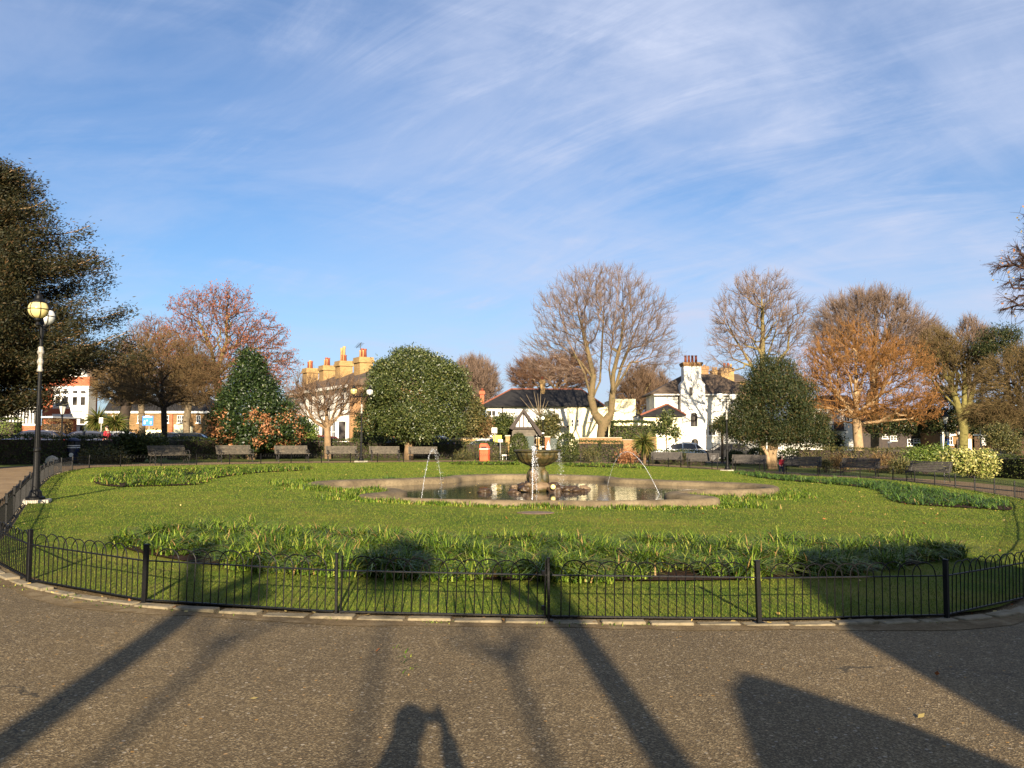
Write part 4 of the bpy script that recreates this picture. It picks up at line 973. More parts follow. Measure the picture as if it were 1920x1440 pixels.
bare_tree('pollard_tree', 'largest bare tree with pale forked trunk beside the cream house', [lift(trunk_px([(1130, 850), (1130, 815), (1132, 795)], Y)),
    trunk_px([(1132, 795), (1115, 775), (1108, 745), (1113, 705), (1100, 650), (1085, 590), (1075, 530)], Y), trunk_px([(1132, 795), (1146, 775), (1148, 745), (1150, 700), (1165, 640), (1170, 580)], Y), trunk_px([(1110, 748), (1125, 715, 1), (1128, 660, 2), (1132, 590, 2), (1135, 520, 1)], Y),
    trunk_px([(1148, 740), (1165, 710, -1), (1195, 665, -2), (1225, 620, -2)], Y), trunk_px([(1112, 710), (1090, 680), (1055, 650), (1015, 630)], Y), trunk_px([(1150, 720), (1175, 690, 2), (1215, 670, 3), (1255, 655, 3)], Y), trunk_px([(1112, 715), (1075, 690, 2), (1030, 690, 2), (1000, 690, 1)], Y), trunk_px([(1105, 670), (1070, 620, -2), (1045, 580, -3)], Y), trunk_px([(1109, 752), (1096, 700, -1), (1066, 640, -1), (1040, 555, -1)], Y), trunk_px([(1148, 748), (1164, 690, 1), (1196, 610, 1), (1222, 545, 1)], Y), trunk_px([(1149, 745), (1142, 690, -2), (1152, 610, -3), (1160, 530, -3)], Y), trunk_px([(1111, 750), (1104, 690, 3), (1096, 600, 4), (1104, 520, 4)], Y)],
    [pxell((1130, 600, 125, 100), Y), pxell((1060, 600, 65, 75), Y), pxell((1205, 610, 68, 75), Y), pxell((1030, 665, 58, 45), Y), pxell((1235, 665, 48, 48), Y), pxell((1130, 540, 90, 42), Y), pxell((1060, 700, 60, 22), Y)], 1900, 71, bark('pollard_bark', S(92, 80, 52), S(130, 110, 76), S(80, 78, 44)), tw_pink, 0.46, 5, 0.95, 0.009, 0.24, 0.6, 0, 0.6, exp=0.58, rmin=0.012, extra={'flare': 0.25})
Y = 108; bare_tree('far_tree', 'rusty twiggy tree behind the roof of the cream house', [lift(trunk_px([(1040, 840), (1040, 780), (1040, 740)], Y))], [pxell((1000, 705, 45, 32), Y), pxell((1065, 700, 50, 40), Y)], 800, 73, bk_tan, tw_red, 0.35, 9, 1.4, 0.018, 0.2, 0.4)
for k, (px, cy, w, h, lab) in enumerate([(1200, 735, 38, 50, 'slim bare tree with olive stem in the gap between the cream and white houses'), (1222, 728, 34, 45, 'bare pinkish tree left of the roof of the tall white house')]):
    Y = 92 + 8 * k; bare_tree('far_tree', lab, [lift(trunk_px([(px, 845), (px, 800), (px - 2, 760)], Y))], [pxell((px, cy, w, h), Y), pxell((px + (15 if k else -18), cy + 15, w * 0.8, h * 0.7), Y)], 650, 75 + k, bk_green, tw_pink if k else tw_grey, 0.22, 8, 1.1, 0.016, 0.2, 0.5)
Y = 67; bare_tree('bare_tree', 'open bare tree with greenish trunk rising behind the right-hand yew', [lift(trunk_px([(1429, 850), (1429, 760), (1430, 690)], Y)), trunk_px([(1430, 690), (1430, 620), (1428, 560), (1425, 515)], Y), trunk_px([(1429, 720), (1400, 670), (1375, 630), (1358, 590)], Y), trunk_px([(1429, 715), (1465, 670), (1490, 640), (1515, 610)], Y), trunk_px([(1429, 700), (1410, 640, 2), (1395, 590, 2)], Y), trunk_px([(1429, 700), (1455, 620, -2), (1470, 570, -2)], Y), trunk_px([(1429, 735), (1385, 700, 2), (1345, 680, 3)], Y)],
    [pxell((1425, 595, 90, 80), Y), pxell((1375, 640, 52, 60), Y), pxell((1485, 625, 48, 70), Y), pxell((1425, 545, 60, 38), Y), pxell((1350, 690, 32, 22), Y)], 1050, 81, bk_green, tw_pink, 0.30, 5, 0.9, 0.009, 0.2, 0.4, 0, 0.5, exp=0.5, rmin=0.011)
Y = 84; bare_tree('tall_tree', 'tall dense greyish bare tree behind the orange tree', [lift(trunk_px([(1640, 850), (1640, 760), (1638, 690)], Y)), trunk_px([(1638, 690), (1600, 640), (1580, 590)], Y), trunk_px([(1638, 690), (1640, 630), (1645, 570)], Y), trunk_px([(1638, 690), (1690, 640), (1715, 600)], Y)],
    [pxell((1630, 620, 105, 70), Y), pxell((1565, 630, 50, 66), Y), pxell((1712, 645, 58, 60), Y), pxell((1630, 572, 75, 28), Y), pxell((1760, 670, 30, 40), Y)], 1700, 83, bk_grey, tw_pink, 0.4, 7, 1.3, 0.013, 0.2, 0.8, 0, 0.7)
Y = 59; seed_or = M_leaf('orange_catkin', [(0, S(92, 64, 34)), (0.5, S(124, 84, 44)), (1, S(142, 102, 60))], 0.8, 0.2)
bare_tree('orange_tree', 'wide orange-twigged tree with smooth pale trunk behind the right-hand benches', [lift(trunk_px([(1613, 878), (1609, 830), (1606, 790)], Y)), trunk_px([(1606, 790), (1604, 720), (1606, 660), (1610, 610)], Y), trunk_px([(1606, 785), (1570, 740), (1535, 710)], Y), trunk_px([(1606, 780), (1650, 740), (1700, 720)], Y), trunk_px([(1606, 770), (1620, 700, 2), (1660, 650, 3)], Y), trunk_px([(1606, 770), (1590, 700, -2), (1555, 650, -3)], Y), trunk_px([(1606, 795), (1650, 790), (1710, 785), (1745, 760)], Y), trunk_px([(1606, 795), (1560, 785), (1520, 770)], Y)],
    [pxell((1605, 680, 88, 82), Y), pxell((1540, 715, 52, 68), Y), pxell((1680, 710, 78, 75), Y), pxell((1720, 765, 42, 34), Y), pxell((1610, 770, 110, 26), Y)], 1500, 91, bk_pale, tw_orange, 0.30, 6, 0.8, 0.009, 0.2, 0.6, 0, 0.4, extra={'seeds': (9000, 0.24, 0.045, seed_or, 1.2), 'flare': 0.2, 'zmax': 8.3})
Y = 73; bare_tree('ivy_stem_tree', 'multi-stemmed bare tree with mossy stems right of the orange tree', [lift(trunk_px([(1806, 865), (1806, 815), (1806, 800)], Y)), trunk_px([(1806, 800), (1795, 760), (1782, 715), (1775, 670)], Y), trunk_px([(1806, 800), (1808, 750), (1808, 690), (1800, 640)], Y), trunk_px([(1806, 800), (1822, 740), (1832, 690)], Y), trunk_px([(1795, 765), (1770, 740), (1750, 715)], Y)],
    [pxell((1790, 690, 65, 58), Y), pxell((1760, 660, 45, 45), Y), pxell((1840, 700, 40, 48), Y)], 1100, 93, bark('mossy_bark', S(92, 88, 40), S(150, 138, 76)), tw_olive, 0.40, 7, 0.9, 0.012, 0.2, 0.5)
Y = 95; bare_tree('tall_tree', 'slim pale bare tree standing above the trees at the far right', [lift(trunk_px([(1818, 850), (1818, 760), (1816, 690)], Y))], [pxell((1818, 640, 24, 45), Y), pxell((1845, 650, 22, 40), Y), pxell((1745, 650, 40, 40), Y)], 800, 95, bk_grey, tw_pink, 0.25, 8, 1.2, 0.018, 0.2, 0.8)
Y = 57; bare_tree('bare_tree', 'tangled olive-brown bare tree at the right edge above the round grey shrub', [lift(trunk_px([(1935, 880), (1925, 800), (1918, 760)], Y)), trunk_px([(1918, 760), (1885, 735), (1855, 715)], Y), trunk_px([(1918, 760), (1895, 700), (1880, 665)], Y), trunk_px([(1918, 765), (1870, 765), (1835, 770)], Y)],
    [pxell((1885, 725, 55, 62), Y), pxell((1930, 700, 50, 60), Y), pxell((1870, 775, 60, 28), Y)], 1200, 97, bk_dark, tw_olive, 0.28, 7, 0.8, 0.012, 0.2, 0.1, 0.1)
Y = 25; rx_ = AT(2140, 600, Y).x
tw_near = M_twig('near_dark_twig', S(60, 46, 42), S(92, 70, 60), S(110, 84, 70))
bare_tree('overhanging_tree', 'near bare tree reaching in from beyond the right edge, a few leaves left', [[(rx_, Y, gz(rx_) - 0.05), (rx_, Y, 3.2), (rx_ - 0.2, Y, 5.5), (rx_, Y, 8)], trunk_px([(2110, 590), (2030, 540), (1960, 500), (1905, 470)], Y), trunk_px([(2110, 600), (2030, 570), (1960, 545), (1900, 540)], Y), trunk_px([(2140, 500), (2060, 420), (1990, 390)], Y)],
    [pxell((1925, 500, 52, 42), Y), pxell((1920, 560, 45, 45), Y), pxell((2010, 450, 95, 100), Y), pxell((2010, 560, 80, 60), Y), pxell((2200, 480, 130, 170), Y)], 1500, 99, bk_dark, tw_near, 0.30, 6, 0.45, 0.007, 0.2, -0.1, 0.25, 0.4, rmin=0.009, extra={'seeds': (900, 0.09, 0.06, m_fallen, -0.4)})
# --- evergreens
def evergreen(name, label, base_px, Y, ells, n, L, W, seed, mat, trunk=None, tr=0.3, tmat=None, **kw):
    bx0 = AT(base_px, 860, Y).x; org = (bx0, Y, gz(bx0)); t = thing(name, label, kw.pop('cat', 'tree'), org)
    if trunk:
        pl = lift(trunk_px(trunk, Y)); stem(t, pl, [tr * (1 - 0.5 * k / (len(pl) - 1)) for k in range(len(pl))], tmat or bk_tan, org)
    E = [pxell(e, Y) for e in ells]
    o = leaf_crown(t, E, n, L, W, seed, mat, org=org, **kw)
    return t, org, E
t, org, E = evergreen('evergreen_oak', 'big round dense evergreen oak with a short tan trunk', 766, 55.5, [(778, 738, 80, 74), (738, 752, 46, 66), (824, 742, 42, 66), (778, 697, 54, 42), (742, 784, 46, 32), (808, 788, 52, 32), (838, 735, 26, 42), (714, 728, 24, 44), (775, 792, 62, 26)], 125000, 0.16, 0.075, 5, lf_oak, [(766, 868), (767, 840), (768, 815), (770, 780)], 0.36, bk_tan, rough=0.3, tuft=9, tuft_r=0.17, lumps=70, lump_r=0.27)
Yc = 50
t, org, E = evergreen('two_tone_evergreen', 'glossy dark cone-shaped evergreen with rust-brown leaves on its lower half', 470, Yc, [(468, 712, 34, 44), (470, 745, 54, 42), (472, 775, 68, 40), (478, 808, 80, 30), (422, 802, 28, 28), (540, 806, 28, 28), (465, 685, 18, 22)], 46000, 0.17, 0.085, 6, lf_cam, None, rough=0.16, tuft=6, tuft_r=0.16, shell=(0.7, 1.04), lumps=40, lump_r=0.2)
zc = ZA(782, Yc); from mathutils import noise as mn_
def rust_cond(P):
    m = np.array([mn_.noise(Vector(p) * 0.75 + Vector((3.3, 0, 1.0))) for p in P]); return (P[:, 2] < zc + m * 1.6) & (m > -0.02)
leaf_crown(t, [e * np.array([1, 1, 1, 1.02, 1.02, 1.02]) for e in E[2:6]], 9000, 0.17, 0.09, 16, lf_rust, org=org, name='rust_leaves', cond=rust_cond, tuft=9, tuft_r=0.16, shell=(0.93, 1.06))
b = MB()
for pts in ([(466, 866), (464, 855), (468, 843), (466, 825)], [(474, 866), (478, 854), (481, 842), (478, 825)], [(470, 866), (472, 858), (466, 850), (474, 838)]): b.tube([Vector(p) - Vector(org) for p in lift(trunk_px(pts, Yc - 0.3))], [0.16, 0.12, 0.11, 0.08], 8)
b.build('trunk', bk_tan, t, True)
Yy = 51; t, org, E = evergreen('yew_tree', 'dark shaggy yew with a forked pale trunk in front of the white houses', 1447, Yy, [(1455, 768, 62, 50), (1434, 705, 20, 30), (1458, 694, 20, 30), (1482, 708, 17, 30), (1446, 715, 34, 26), (1398, 785, 34, 34), (1380, 800, 22, 18), (1512, 792, 32, 32), (1528, 800, 20, 20), (1450, 806, 62, 20), (1415, 745, 28, 30), (1500, 745, 26, 30), (1448, 742, 40, 36), (1410, 815, 30, 16), (1500, 815, 30, 14)], 95000, 0.17, 0.045, 7, lf_yew2, None, rough=0.5, tuft=11, tuft_r=0.2, shell=(0.55, 1.1), lumps=110, lump_r=0.27, upb=0.7)
b = MB()
for pts, rr in (([(1449, 872), (1450, 850), (1454, 832), (1452, 800)], [0.30, 0.22, 0.22, 0.15]), ([(1444, 872), (1438, 850), (1430, 838), (1434, 815)], [0.2, 0.12, 0.10, 0.08]), ([(1448, 860), (1444, 842), (1442, 825), (1440, 800)], [0.2, 0.14, 0.12, 0.1])): b.tube([Vector(p) - Vector(org) for p in lift(trunk_px(pts, Yy))], rr, 9)
b.build('trunk', bk_pale, t, True)
b = MB(); r_ = random.Random(3)
for k in range(26):
    e = E[r_.randrange(len(E))]; a = r_.uniform(0, 6.28); p0 = Vector((e[0], e[1], e[2] - e[5] * 0.5)); p1 = p0 + Vector((math.cos(a) * e[3], -abs(math.sin(a)) * e[4] * 1.05, e[5] * r_.uniform(0.2, 1.2))); b.tube([p0 - Vector(org), (p0 + p1) / 2 - Vector(org) + Vector((0, -0.2, -0.1)), p1 - Vector(org)], [0.04, 0.03, 0.012], 4, False)
b.build('boughs', bk_tan, t, True)
evergreen('pine_tree', 'flat-topped dark green pine above the bare trees at the right edge', 1890, 70, [(1868, 636, 26, 20), (1893, 630, 20, 14), (1848, 654, 22, 10), (1915, 664, 30, 10), (1880, 655, 22, 8)], 9000, 0.26, 0.06, 8, lf_yew2, [(1895, 860), (1895, 760), (1885, 660)], 0.25, bk_dark, rough=0.3, tuft=7, tuft_r=0.3)
evergreen('dark_conifer', 'dark evergreen mass behind the mossy stems of the bare tree', 1775, 80, [(1765, 760, 32, 38), (1795, 790, 60, 22), (1850, 780, 55, 30), (1700, 795, 45, 20), (1890, 800, 50, 24), (1655, 800, 30, 16)], 26000, 0.3, 0.1, 9, lf_yew2, [(1775, 860), (1775, 780)], 0.3, bk_dark)
evergreen('ivy_tree', 'ivy-clad small tree between the round oak and the cream house', 890, 66, [(890, 780, 15, 32), (880, 795, 15, 22), (903, 792, 11, 20)], 6000, 0.2, 0.1, 10, lf_shrub, [(884, 850), (884, 790), (890, 740)], 0.10, bk_pale, shell=(0.6, 1.05))
# --- palms
lf_palm = M_leaf('palm_leaf', [(0, S(46, 56, 22)), (0.6, S(80, 88, 36)), (1, S(128, 112, 62))], 0.45, 0.2)
def palm(px, Y, py_head, rad_px, label, skirt=0.3, n=420, py_base=870):
    x = AT(px, 850, Y).x; org = (x, Y, gz(x)); t = thing('cabbage_palm', label, 'palm', org); h = AT(px, py_head, Y).z - org[2]; r = np.random.default_rng(int(px)); rad = rad_px * Y / F
    b = MB(); b.tube([(0, 0, -0.05), (0.03, 0, h * 0.5), (0, 0, h)], [0.13, 0.10, 0.09], 8); b.build('trunk', bk_tan, t, True)
    el = np.arcsin(r.uniform(-skirt * 2.2, 1, n).clip(-0.95, 1)); az = r.uniform(0, 6.283, n); d = np.stack([np.cos(az) * np.cos(el), np.sin(az) * np.cos(el), np.sin(el)], 1)
    L = rad * r.uniform(0.7, 1.15, n); sd = nrm(np.cross(d, r.normal(0, 1, (n, 3)))); P0 = np.tile(np.array([0, 0, h]), (n, 1)); M1 = P0 + d * (L * 0.55)[:, None]; M2 = M1 + nrm(d + np.array([0, 0, -0.55])) * (L * 0.5)[:, None]; w = 0.028 * (Y / 50)
    V = np.stack([P0 - sd * w * 0.4, P0 + sd * w * 0.4, M1 - sd * w, M1 + sd * w, M2 - sd * 0.004, M2 + sd * 0.004], 1).reshape(-1, 3); bs = (np.arange(n) * 6)[:, None]
    Fc = np.concatenate([np.concatenate([bs, bs + 1, bs + 3, bs + 2], 1), np.concatenate([bs + 2, bs + 3, bs + 5, bs + 4], 1)]); fast('fronds', V, Fc, lf_palm, t)
palm(1208, 58, 832, 26, 'spiky cabbage palm in front of the brick wall near the white car', 0.45, 520)
palm(1354, 64, 797, 22, 'spiky cabbage palm against the white house, left of the globe lamp post', 0.3, 420)
palm(182, 66, 790, 28, 'shaggy yellow-green palm right of the red brick house', 0.4, 500); palm(214, 63, 796, 28, 'darker shaggy palm left of the thick dark street tree trunk', 0.4, 500)
# --- young tree with stakes
Y = 60; x = AT(1250, 850, Y).x; org = (x, Y, gz(x)); t = thing('young_tree', 'young leafy sapling with slender stem before the white outbuilding', 'tree', org)
stem(t, [(x, Y, gz(x)), tuple(AT(1249, 800, Y)), tuple(AT(1250, 775, Y))], [0.05, 0.04, 0.02], bk_grey, org, 6)
leaf_crown(t, [pxell(e, Y) for e in ((1250, 790, 18, 14), (1240, 805, 16, 12), (1265, 812, 12, 12), (1252, 778, 10, 8))], 1500, 0.24, 0.12, 3, lf_oak, org=org, shell=(0.3, 1.05), tuft=4, tuft_r=0.15)
for k, px in enumerate((1242.5, 1249.5, 1256)):
    g = AT(px, 850, Y - 0.8); b = MB(); b.box(0, 0, 0.55, 0.10, 0.10, 1.55); o = b.build('tree_stake', m_white, None, bevel=0.01); o.location = (g.x, Y - 0.8 + (0.4 if k == 1 else 0), gz(g.x)); tag(o, 'white stake standing round the young sapling', 'stake', 'stakes round the sapling')
# --- hedges and shrubs
def hedge(label, base_px, Y_, h, dep, seed, mat, dens=260, leaf=(0.10, 0.06), name='hedge', cat='hedge', wob=0.06):
    """clipped hedge along points (px, Y)"""
    r = np.random.default_rng(seed); pts = [(AT(px, 850, yy).x, yy) for px, yy in zip(base_px, Y_)]; t0 = pts[0]; Vs = []; core = MB(); Ps, Ns = [], []
    for (x0, y0), (x1, y1) in zip(pts, pts[1:]):
        L = math.hypot(x1 - x0, y1 - y0); ux, uy = (x1 - x0) / L, (y1 - y0) / L; nx, ny = uy, -ux
        if ny > 0: nx, ny = -nx, -ny
        cx, cy = (x0 + x1) / 2, (y0 + y1) / 2; core.box(cx - t0[0], cy - t0[1], gz(cx) + h * 0.46 - 0.05, L, dep * 0.8, h * 0.9, math.atan2(uy, ux))
        m = int(L * h * dens); s = r.random(m) * L; z = r.random(m) * h; P = np.stack([x0 + ux * s + nx * dep / 2, y0 + uy * s + ny * dep / 2, z], 1); Ps.append(P); Ns.append(np.tile([nx, ny, 0.1], (m, 1)))
        m = int(L * dep * dens); s = r.random(m) * L; q = (r.random(m) - 0.5) * dep; P = np.stack([x0 + ux * s + nx * q, y0 + uy * s + ny * q, np.full(m, h)], 1); Ps.append(P); Ns.append(np.tile([0, 0, 1.0], (m, 1)))
        for (ex, ey, sg) in ((x0, y0, -1), (x1, y1, 1)):
            m = int(dep * h * dens); q = (r.random(m) - 0.5) * dep; P = np.stack([ex + nx * q, ey + ny * q, r.random(m) * h], 1); Ps.append(P); Ns.append(np.tile([ux * sg, uy * sg, 0.1], (m, 1)))
    P = np.concatenate(Ps); N = np.concatenate(Ns); n = len(P); bmp = np.sin(P[:, 0] * 1.7) * np.cos(P[:, 1] * 1.3 + P[:, 2] * 2) * wob; P = P + N * (bmp + r.normal(0, 0.05, n))[:, None]; P[:, 2] += gza(P[:, 0])
    ax = nrm(r.normal(0, 1, (n, 3)) + N * 0.5); sd = nrm(np.cross(ax, N + r.normal(0, 0.5, (n, 3)))); t = thing(name, label, cat, (t0[0], t0[1], 0))
    V, Fc = leaves_np(P - np.array([t0[0], t0[1], 0]), ax, sd, leaf[0] * r.uniform(0.6, 1.3, n), leaf[1] * r.uniform(0.6, 1.3, n)); fast('foliage', V, Fc, mat, t); core.build('stems', bk_dark, t)
hedge('long dark clipped hedge at the left behind the navy bin', [-60, 60, 150, 262], [35.5, 37.5, 40, 43], 1.22, 0.9, 1, lf_hedge)
hedge('dark clipped hedge behind the left row of benches', [322, 440, 560, 690, 800, 868], [46.5, 50.5, 54, 57, 59, 60], 1.22, 0.9, 2, lf_hedge)
hedge('lit green end of hedge behind the orange bin', [872, 915, 951], [60.0, 60.4, 60.6], 1.2, 0.9, 3, lf_hedge)
hedge('low clipped hedge right of the second topiary dome', [1082, 1125, 1167], [59.5, 59.5, 59], 1.45, 0.9, 4, lf_hedge)
hedge('dark clipped hedge below the white parked car', [1222, 1262, 1318], [58, 57, 55.5], 0.92, 0.8, 5, lf_hedge)
hedge('dark shaded hedge at the right edge beyond the variegated shrub', [1868, 1925, 1990], [45, 43, 41], 1.15, 0.9, 6, lf_hedge)
hedge('brownish clipped hedge behind the benches right of the yew', [1500, 1560, 1640, 1720], [56, 55, 54, 53], 1.35, 0.8, 7, lf_shrub)
hedge('bright green clipped hedge in front of the conservatory at the far left', [-25, 32], [58, 58], 2.2, 1.2, 8, lf_bright)
hedge('clipped beige-brown hedge in front of the white bay window', [84, 126], [60, 60], 2.15, 1.1, 9, lf_brown)
hedge('dark evergreen hedge along the top of the brick wall by the cream house', [1148, 1225], [69.5, 69.5], 3.1, 1.5, 10, lf_hedge, 160, (0.2, 0.1))
hedge('ivy hedge above the low stone wall left of the gatehouse', [842, 914], [67.5, 67.5], 3.0, 1.0, 11, lf_shrub, 160, (0.2, 0.1))
hedge('yellow-green leafy hedge behind the first twin globe lamp', [664, 722], [64, 64], 2.05, 0.9, 12, lf_bright)
def shrub(label, px, Y, ells, n, L, W, seed, mat, name='shrub', stems=True, **kw):
    x = AT(px, 860, Y).x; org = (x, Y, gz(x)); t = thing(name, label, 'shrub', org); E = [pxell(e, Y) for e in ells]
    if stems:
        b = MB(); rr = random.Random(seed)
        for e in E:
            for k in range(4): b.tube([(rr.uniform(-0.1, 0.1), rr.uniform(-0.1, 0.1), -0.05), ((e[0] - x) * 0.6 + rr.uniform(-.2, .2), rr.uniform(-.2, .2), (e[2] - org[2]) * 0.6), (e[0] - x + rr.uniform(-.3, .3) * e[3], rr.uniform(-.3, .3), e[2] - org[2] + rr.uniform(0, 0.6) * e[5])], [0.03, 0.02, 0.008], 4, False)
        b.build('stems', bk_dark, t)
    leaf_crown(t, E, n, L, W, seed, mat, org=org, name='foliage', **kw); return t
shrub('clipped dark topiary dome left of the bowl, by the gatehouse', 973, 57, [(973, 840, 17, 27), (973, 850, 18, 18)], 5000, 0.12, 0.07, 1, lf_hedge, 'topiary', True, shell=(0.9, 1.02), rough=0.03, tuft=3, tuft_r=0.06)
shrub('clipped dark topiary dome right of the bowl, by the gate piers', 1063, 57, [(1063, 839, 19, 27), (1063, 850, 20, 18)], 5000, 0.12, 0.07, 2, lf_hedge, 'topiary', True, shell=(0.9, 1.02), rough=0.03, tuft=3, tuft_r=0.06)
shrub('bright yellow variegated shrub at the right by the last bench', 1822, 43, [(1815, 868, 36, 20), (1840, 872, 26, 20), (1790, 860, 24, 15), (1845, 858, 18, 14)], 5200, 0.15, 0.085, 3, lf_var, shell=(0.55, 1.08), rough=0.3, tuft=5, tuft_r=0.12)
shrub('loose yellow-green bush with tall stems left of the variegated shrub', 1735, 48, [(1735, 856, 34, 18), (1765, 850, 20, 16), (1710, 862, 18, 18)], 4000, 0.16, 0.05, 4, lf_bright, shell=(0.3, 1.1), tuft=4, tuft_r=0.16)
shrub('grey-green rounded bush under the tangled tree at the right edge', 1875, 50, [(1872, 822, 32, 28), (1895, 835, 25, 22)], 6000, 0.12, 0.06, 5, lf_shrub, shell=(0.4, 1.08), tuft=4, tuft_r=0.14)
shrub('brown dead flower stems behind the two middle right-hand benches', 1585, 49, [(1575, 868, 22, 14), (1655, 868, 26, 16)], 3600, 0.22, 0.03, 6, lf_brown, 'dry_perennials', shell=(0.2, 1.1), upb=1.2, tuft=4, tuft_r=0.12)
shrub('green-brown perennials between the right-hand benches', 1548, 47, [(1548, 872, 12, 10), (1690, 874, 24, 12)], 2400, 0.18, 0.04, 7, lf_shrub, 'perennials', shell=(0.2, 1.1), upb=0.8, tuft=4, tuft_r=0.12)
shrub('dark leafy laurel shrub behind the first bench at the left', 262, 42, [(245, 834, 30, 22), (285, 836, 28, 20), (225, 845, 22, 18)], 6000, 0.16, 0.08, 8, lf_hedge, shell=(0.5, 1.05), tuft=5, tuft_r=0.15)
shrub('straggly brown-green shrub in the shade behind the navy bin', 190, 39, [(185, 856, 35, 14), (225, 860, 20, 12)], 3000, 0.14, 0.06, 9, lf_shrub, shell=(0.4, 1.08), tuft=4, tuft_r=0.14)
shrub('dark round bush left of the gatehouse gable', 945, 66, [(945, 797, 18, 17), (950, 810, 14, 14)], 5000, 0.2, 0.1, 10, lf_hedge, shell=(0.7, 1.05))
shrub('brown-leaved bush between the ivy tree and the gatehouse', 915, 66, [(914, 802, 14, 14)], 2200, 0.2, 0.1, 11, lf_brown, shell=(0.5, 1.05))
shrub('ivy-covered stump right of the gatehouse with bare white stems above', 1025, 68, [(1022, 800, 22, 18), (1035, 790, 14, 14), (1025, 820, 16, 20)], 5000, 0.22, 0.1, 12, lf_shrub, shell=(0.6, 1.06))
b = MB(); Y = 68; x0 = AT(1012, 780, Y)
for px, py in ((975, 745), (987, 740), (1001, 734), (1008, 738), (1014, 735), (1022, 747), (1028, 752)):
    p = AT(px, py, Y); b.tube([x0, (x0 + p) / 2 + Vector((0, 0, -0.15)), p], [0.045, 0.035, 0.015], 5)
o = b.build('pollard_stump', bk_grey, None, True); tag(o, 'cut white upright branches of a pollard against the slate roof', 'tree')
shrub('clipped rounded dark bush right of the globe lamp', 1378, 58, [(1380, 858, 18, 12)], 2200, 0.12, 0.07, 13, lf_hedge, shell=(0.85, 1.03), tuft=3, tuft_r=0.07)
shrub('clipped rounded dark bush left of the yew trunk', 1425, 60, [(1422, 854, 20, 14)], 2400, 0.12, 0.07, 14, lf_hedge, shell=(0.85, 1.03), tuft=3, tuft_r=0.07)
shrub('wide rounded dark bush right of the yew trunk', 1485, 58, [(1482, 856, 24, 16), (1500, 860, 20, 12)], 3200, 0.13, 0.07, 15, lf_hedge, shell=(0.8, 1.05), tuft=3, tuft_r=0.08)
shrub('small bright bush in front of the white terrace left of the small tree', 580, 66, [(578, 810, 14, 12)], 1800, 0.18, 0.1, 16, lf_bright, shell=(0.5, 1.05))
shrub('yellowish low shrub in front of the low clipped hedge', 1110, 57, [(1108, 853, 14, 7)], 1400, 0.16, 0.04, 17, lf_shrub, shell=(0.4, 1.05), upb=0.8)
shrub('rust-coloured low shrub beside the cabbage palm', 1178, 56.5, [(1176, 857, 16, 9)], 1500, 0.14, 0.06, 18, lf_rust, shell=(0.4, 1.05))
shrub('low green plants with dry stems at the foot of the hedge by the orange bin', 875, 57.5, [(872, 856, 26, 7), (930, 857, 14, 6)], 1600, 0.16, 0.04, 19, lf_shrub, shell=(0.3, 1.05), upb=0.8)
shrub('dark green drooping shrub below the white balcony house', 1545, 62, [(1545, 822, 26, 14), (1565, 832, 18, 12)], 3500, 0.18, 0.08, 20, lf_yew2, shell=(0.5, 1.05))
# ------------------------------------------------------------------ buildings
m_cream = M_noise('cream_render', S(222, 210, 170), S(240, 228, 190), 0.8, 0.85, 0.1); m_wrend = M_noise('white_render', S(206, 202, 192), S(228, 224, 214), 0.7, 0.85, 0.12)
m_slate = M_noise('slate', S(34, 33, 34), S(50, 48, 47), 2.2, 0.9, 0.3, spec=0.15); m_tile_d = M_noise('dark_tile', S(62, 52, 44), S(96, 80, 64), 1.5, 0.85, 0.4)
m_ridge = M_noise('ridge_tile', S(112, 66, 50), S(142, 88, 66), 4, 0.8, 0.3); m_pot = M_noise('chimney_pot_clay', S(112, 54, 38), S(150, 80, 54), 3, 0.75, 0.2); m_pot_y = M_noise('buff_pot_clay', S(160, 124, 78), S(190, 152, 102), 3, 0.75, 0.2)
m_brick_r = M_brick('red_brick', S(150, 70, 44), S(176, 88, 56), S(170, 130, 104)); m_brick_y = M_brick('stock_brick', S(138, 110, 68), S(164, 132, 84), S(150, 132, 100)); m_brick_b = M_brick('brown_brick', S(120, 88, 58), S(150, 112, 74), S(150, 128, 98)); m_brick_k = M_brick('shaded_brick', S(58, 42, 32), S(76, 56, 42), S(74, 62, 50)); m_brick_t = M_brick('shaded_tan_brick', S(112, 86, 54), S(136, 106, 68), S(120, 104, 80))  # tan and darkest brick: tree shade is put into their colour
m_dark = M_noise('dark_timber', S(34, 26, 22), S(56, 44, 36), 4, 0.7, 0.2); m_board = M_noise('grey_weatherboard', S(70, 64, 56), S(104, 96, 84), 3, 0.85, 0.3); m_green = M_noise('dark_green_paint', S(24, 40, 34), S(40, 56, 48), 3, 0.5, 0.1)
def M_glass():
    m, nt, out = new_mat('window_glass'); n = noise(nt, 1.2, 2, 0.5, coord(nt)); bsdf(nt, out, ramp(nt, n, [(0.4, S(26, 26, 28)), (0.7, S(78, 74, 70))]), 0.08, 0, 0.6); return m
m_glass = M_glass()
def pb(mb, name, mat, parent, smooth=False, bevel=0.0):
    o = mb.build(name, mat, parent, smooth, bevel)
    p = parent; 
    if p.parent is None: o.location = -Vector(p.location)
    return o
def house(name, label, cat, px, Y):
    x = XA(px, Y); return thing(name, label, cat, (x, Y, gz(x)))
def wall(h, name, mat, x0, x1, yt, yb, Y, dep=6.0, front=0.0):
    """box with its front at depth Y; x and the top from the photograph"""
    mb = MB(); zb = ZA(yb, Y) if yb is not None else gz(XA(x0, Y)) - 0.8
    mb.bx(XA(x0, Y), XA(x1, Y), Y - front, Y + dep, zb, ZA(yt, Y)); return pb(mb, name, mat, h)
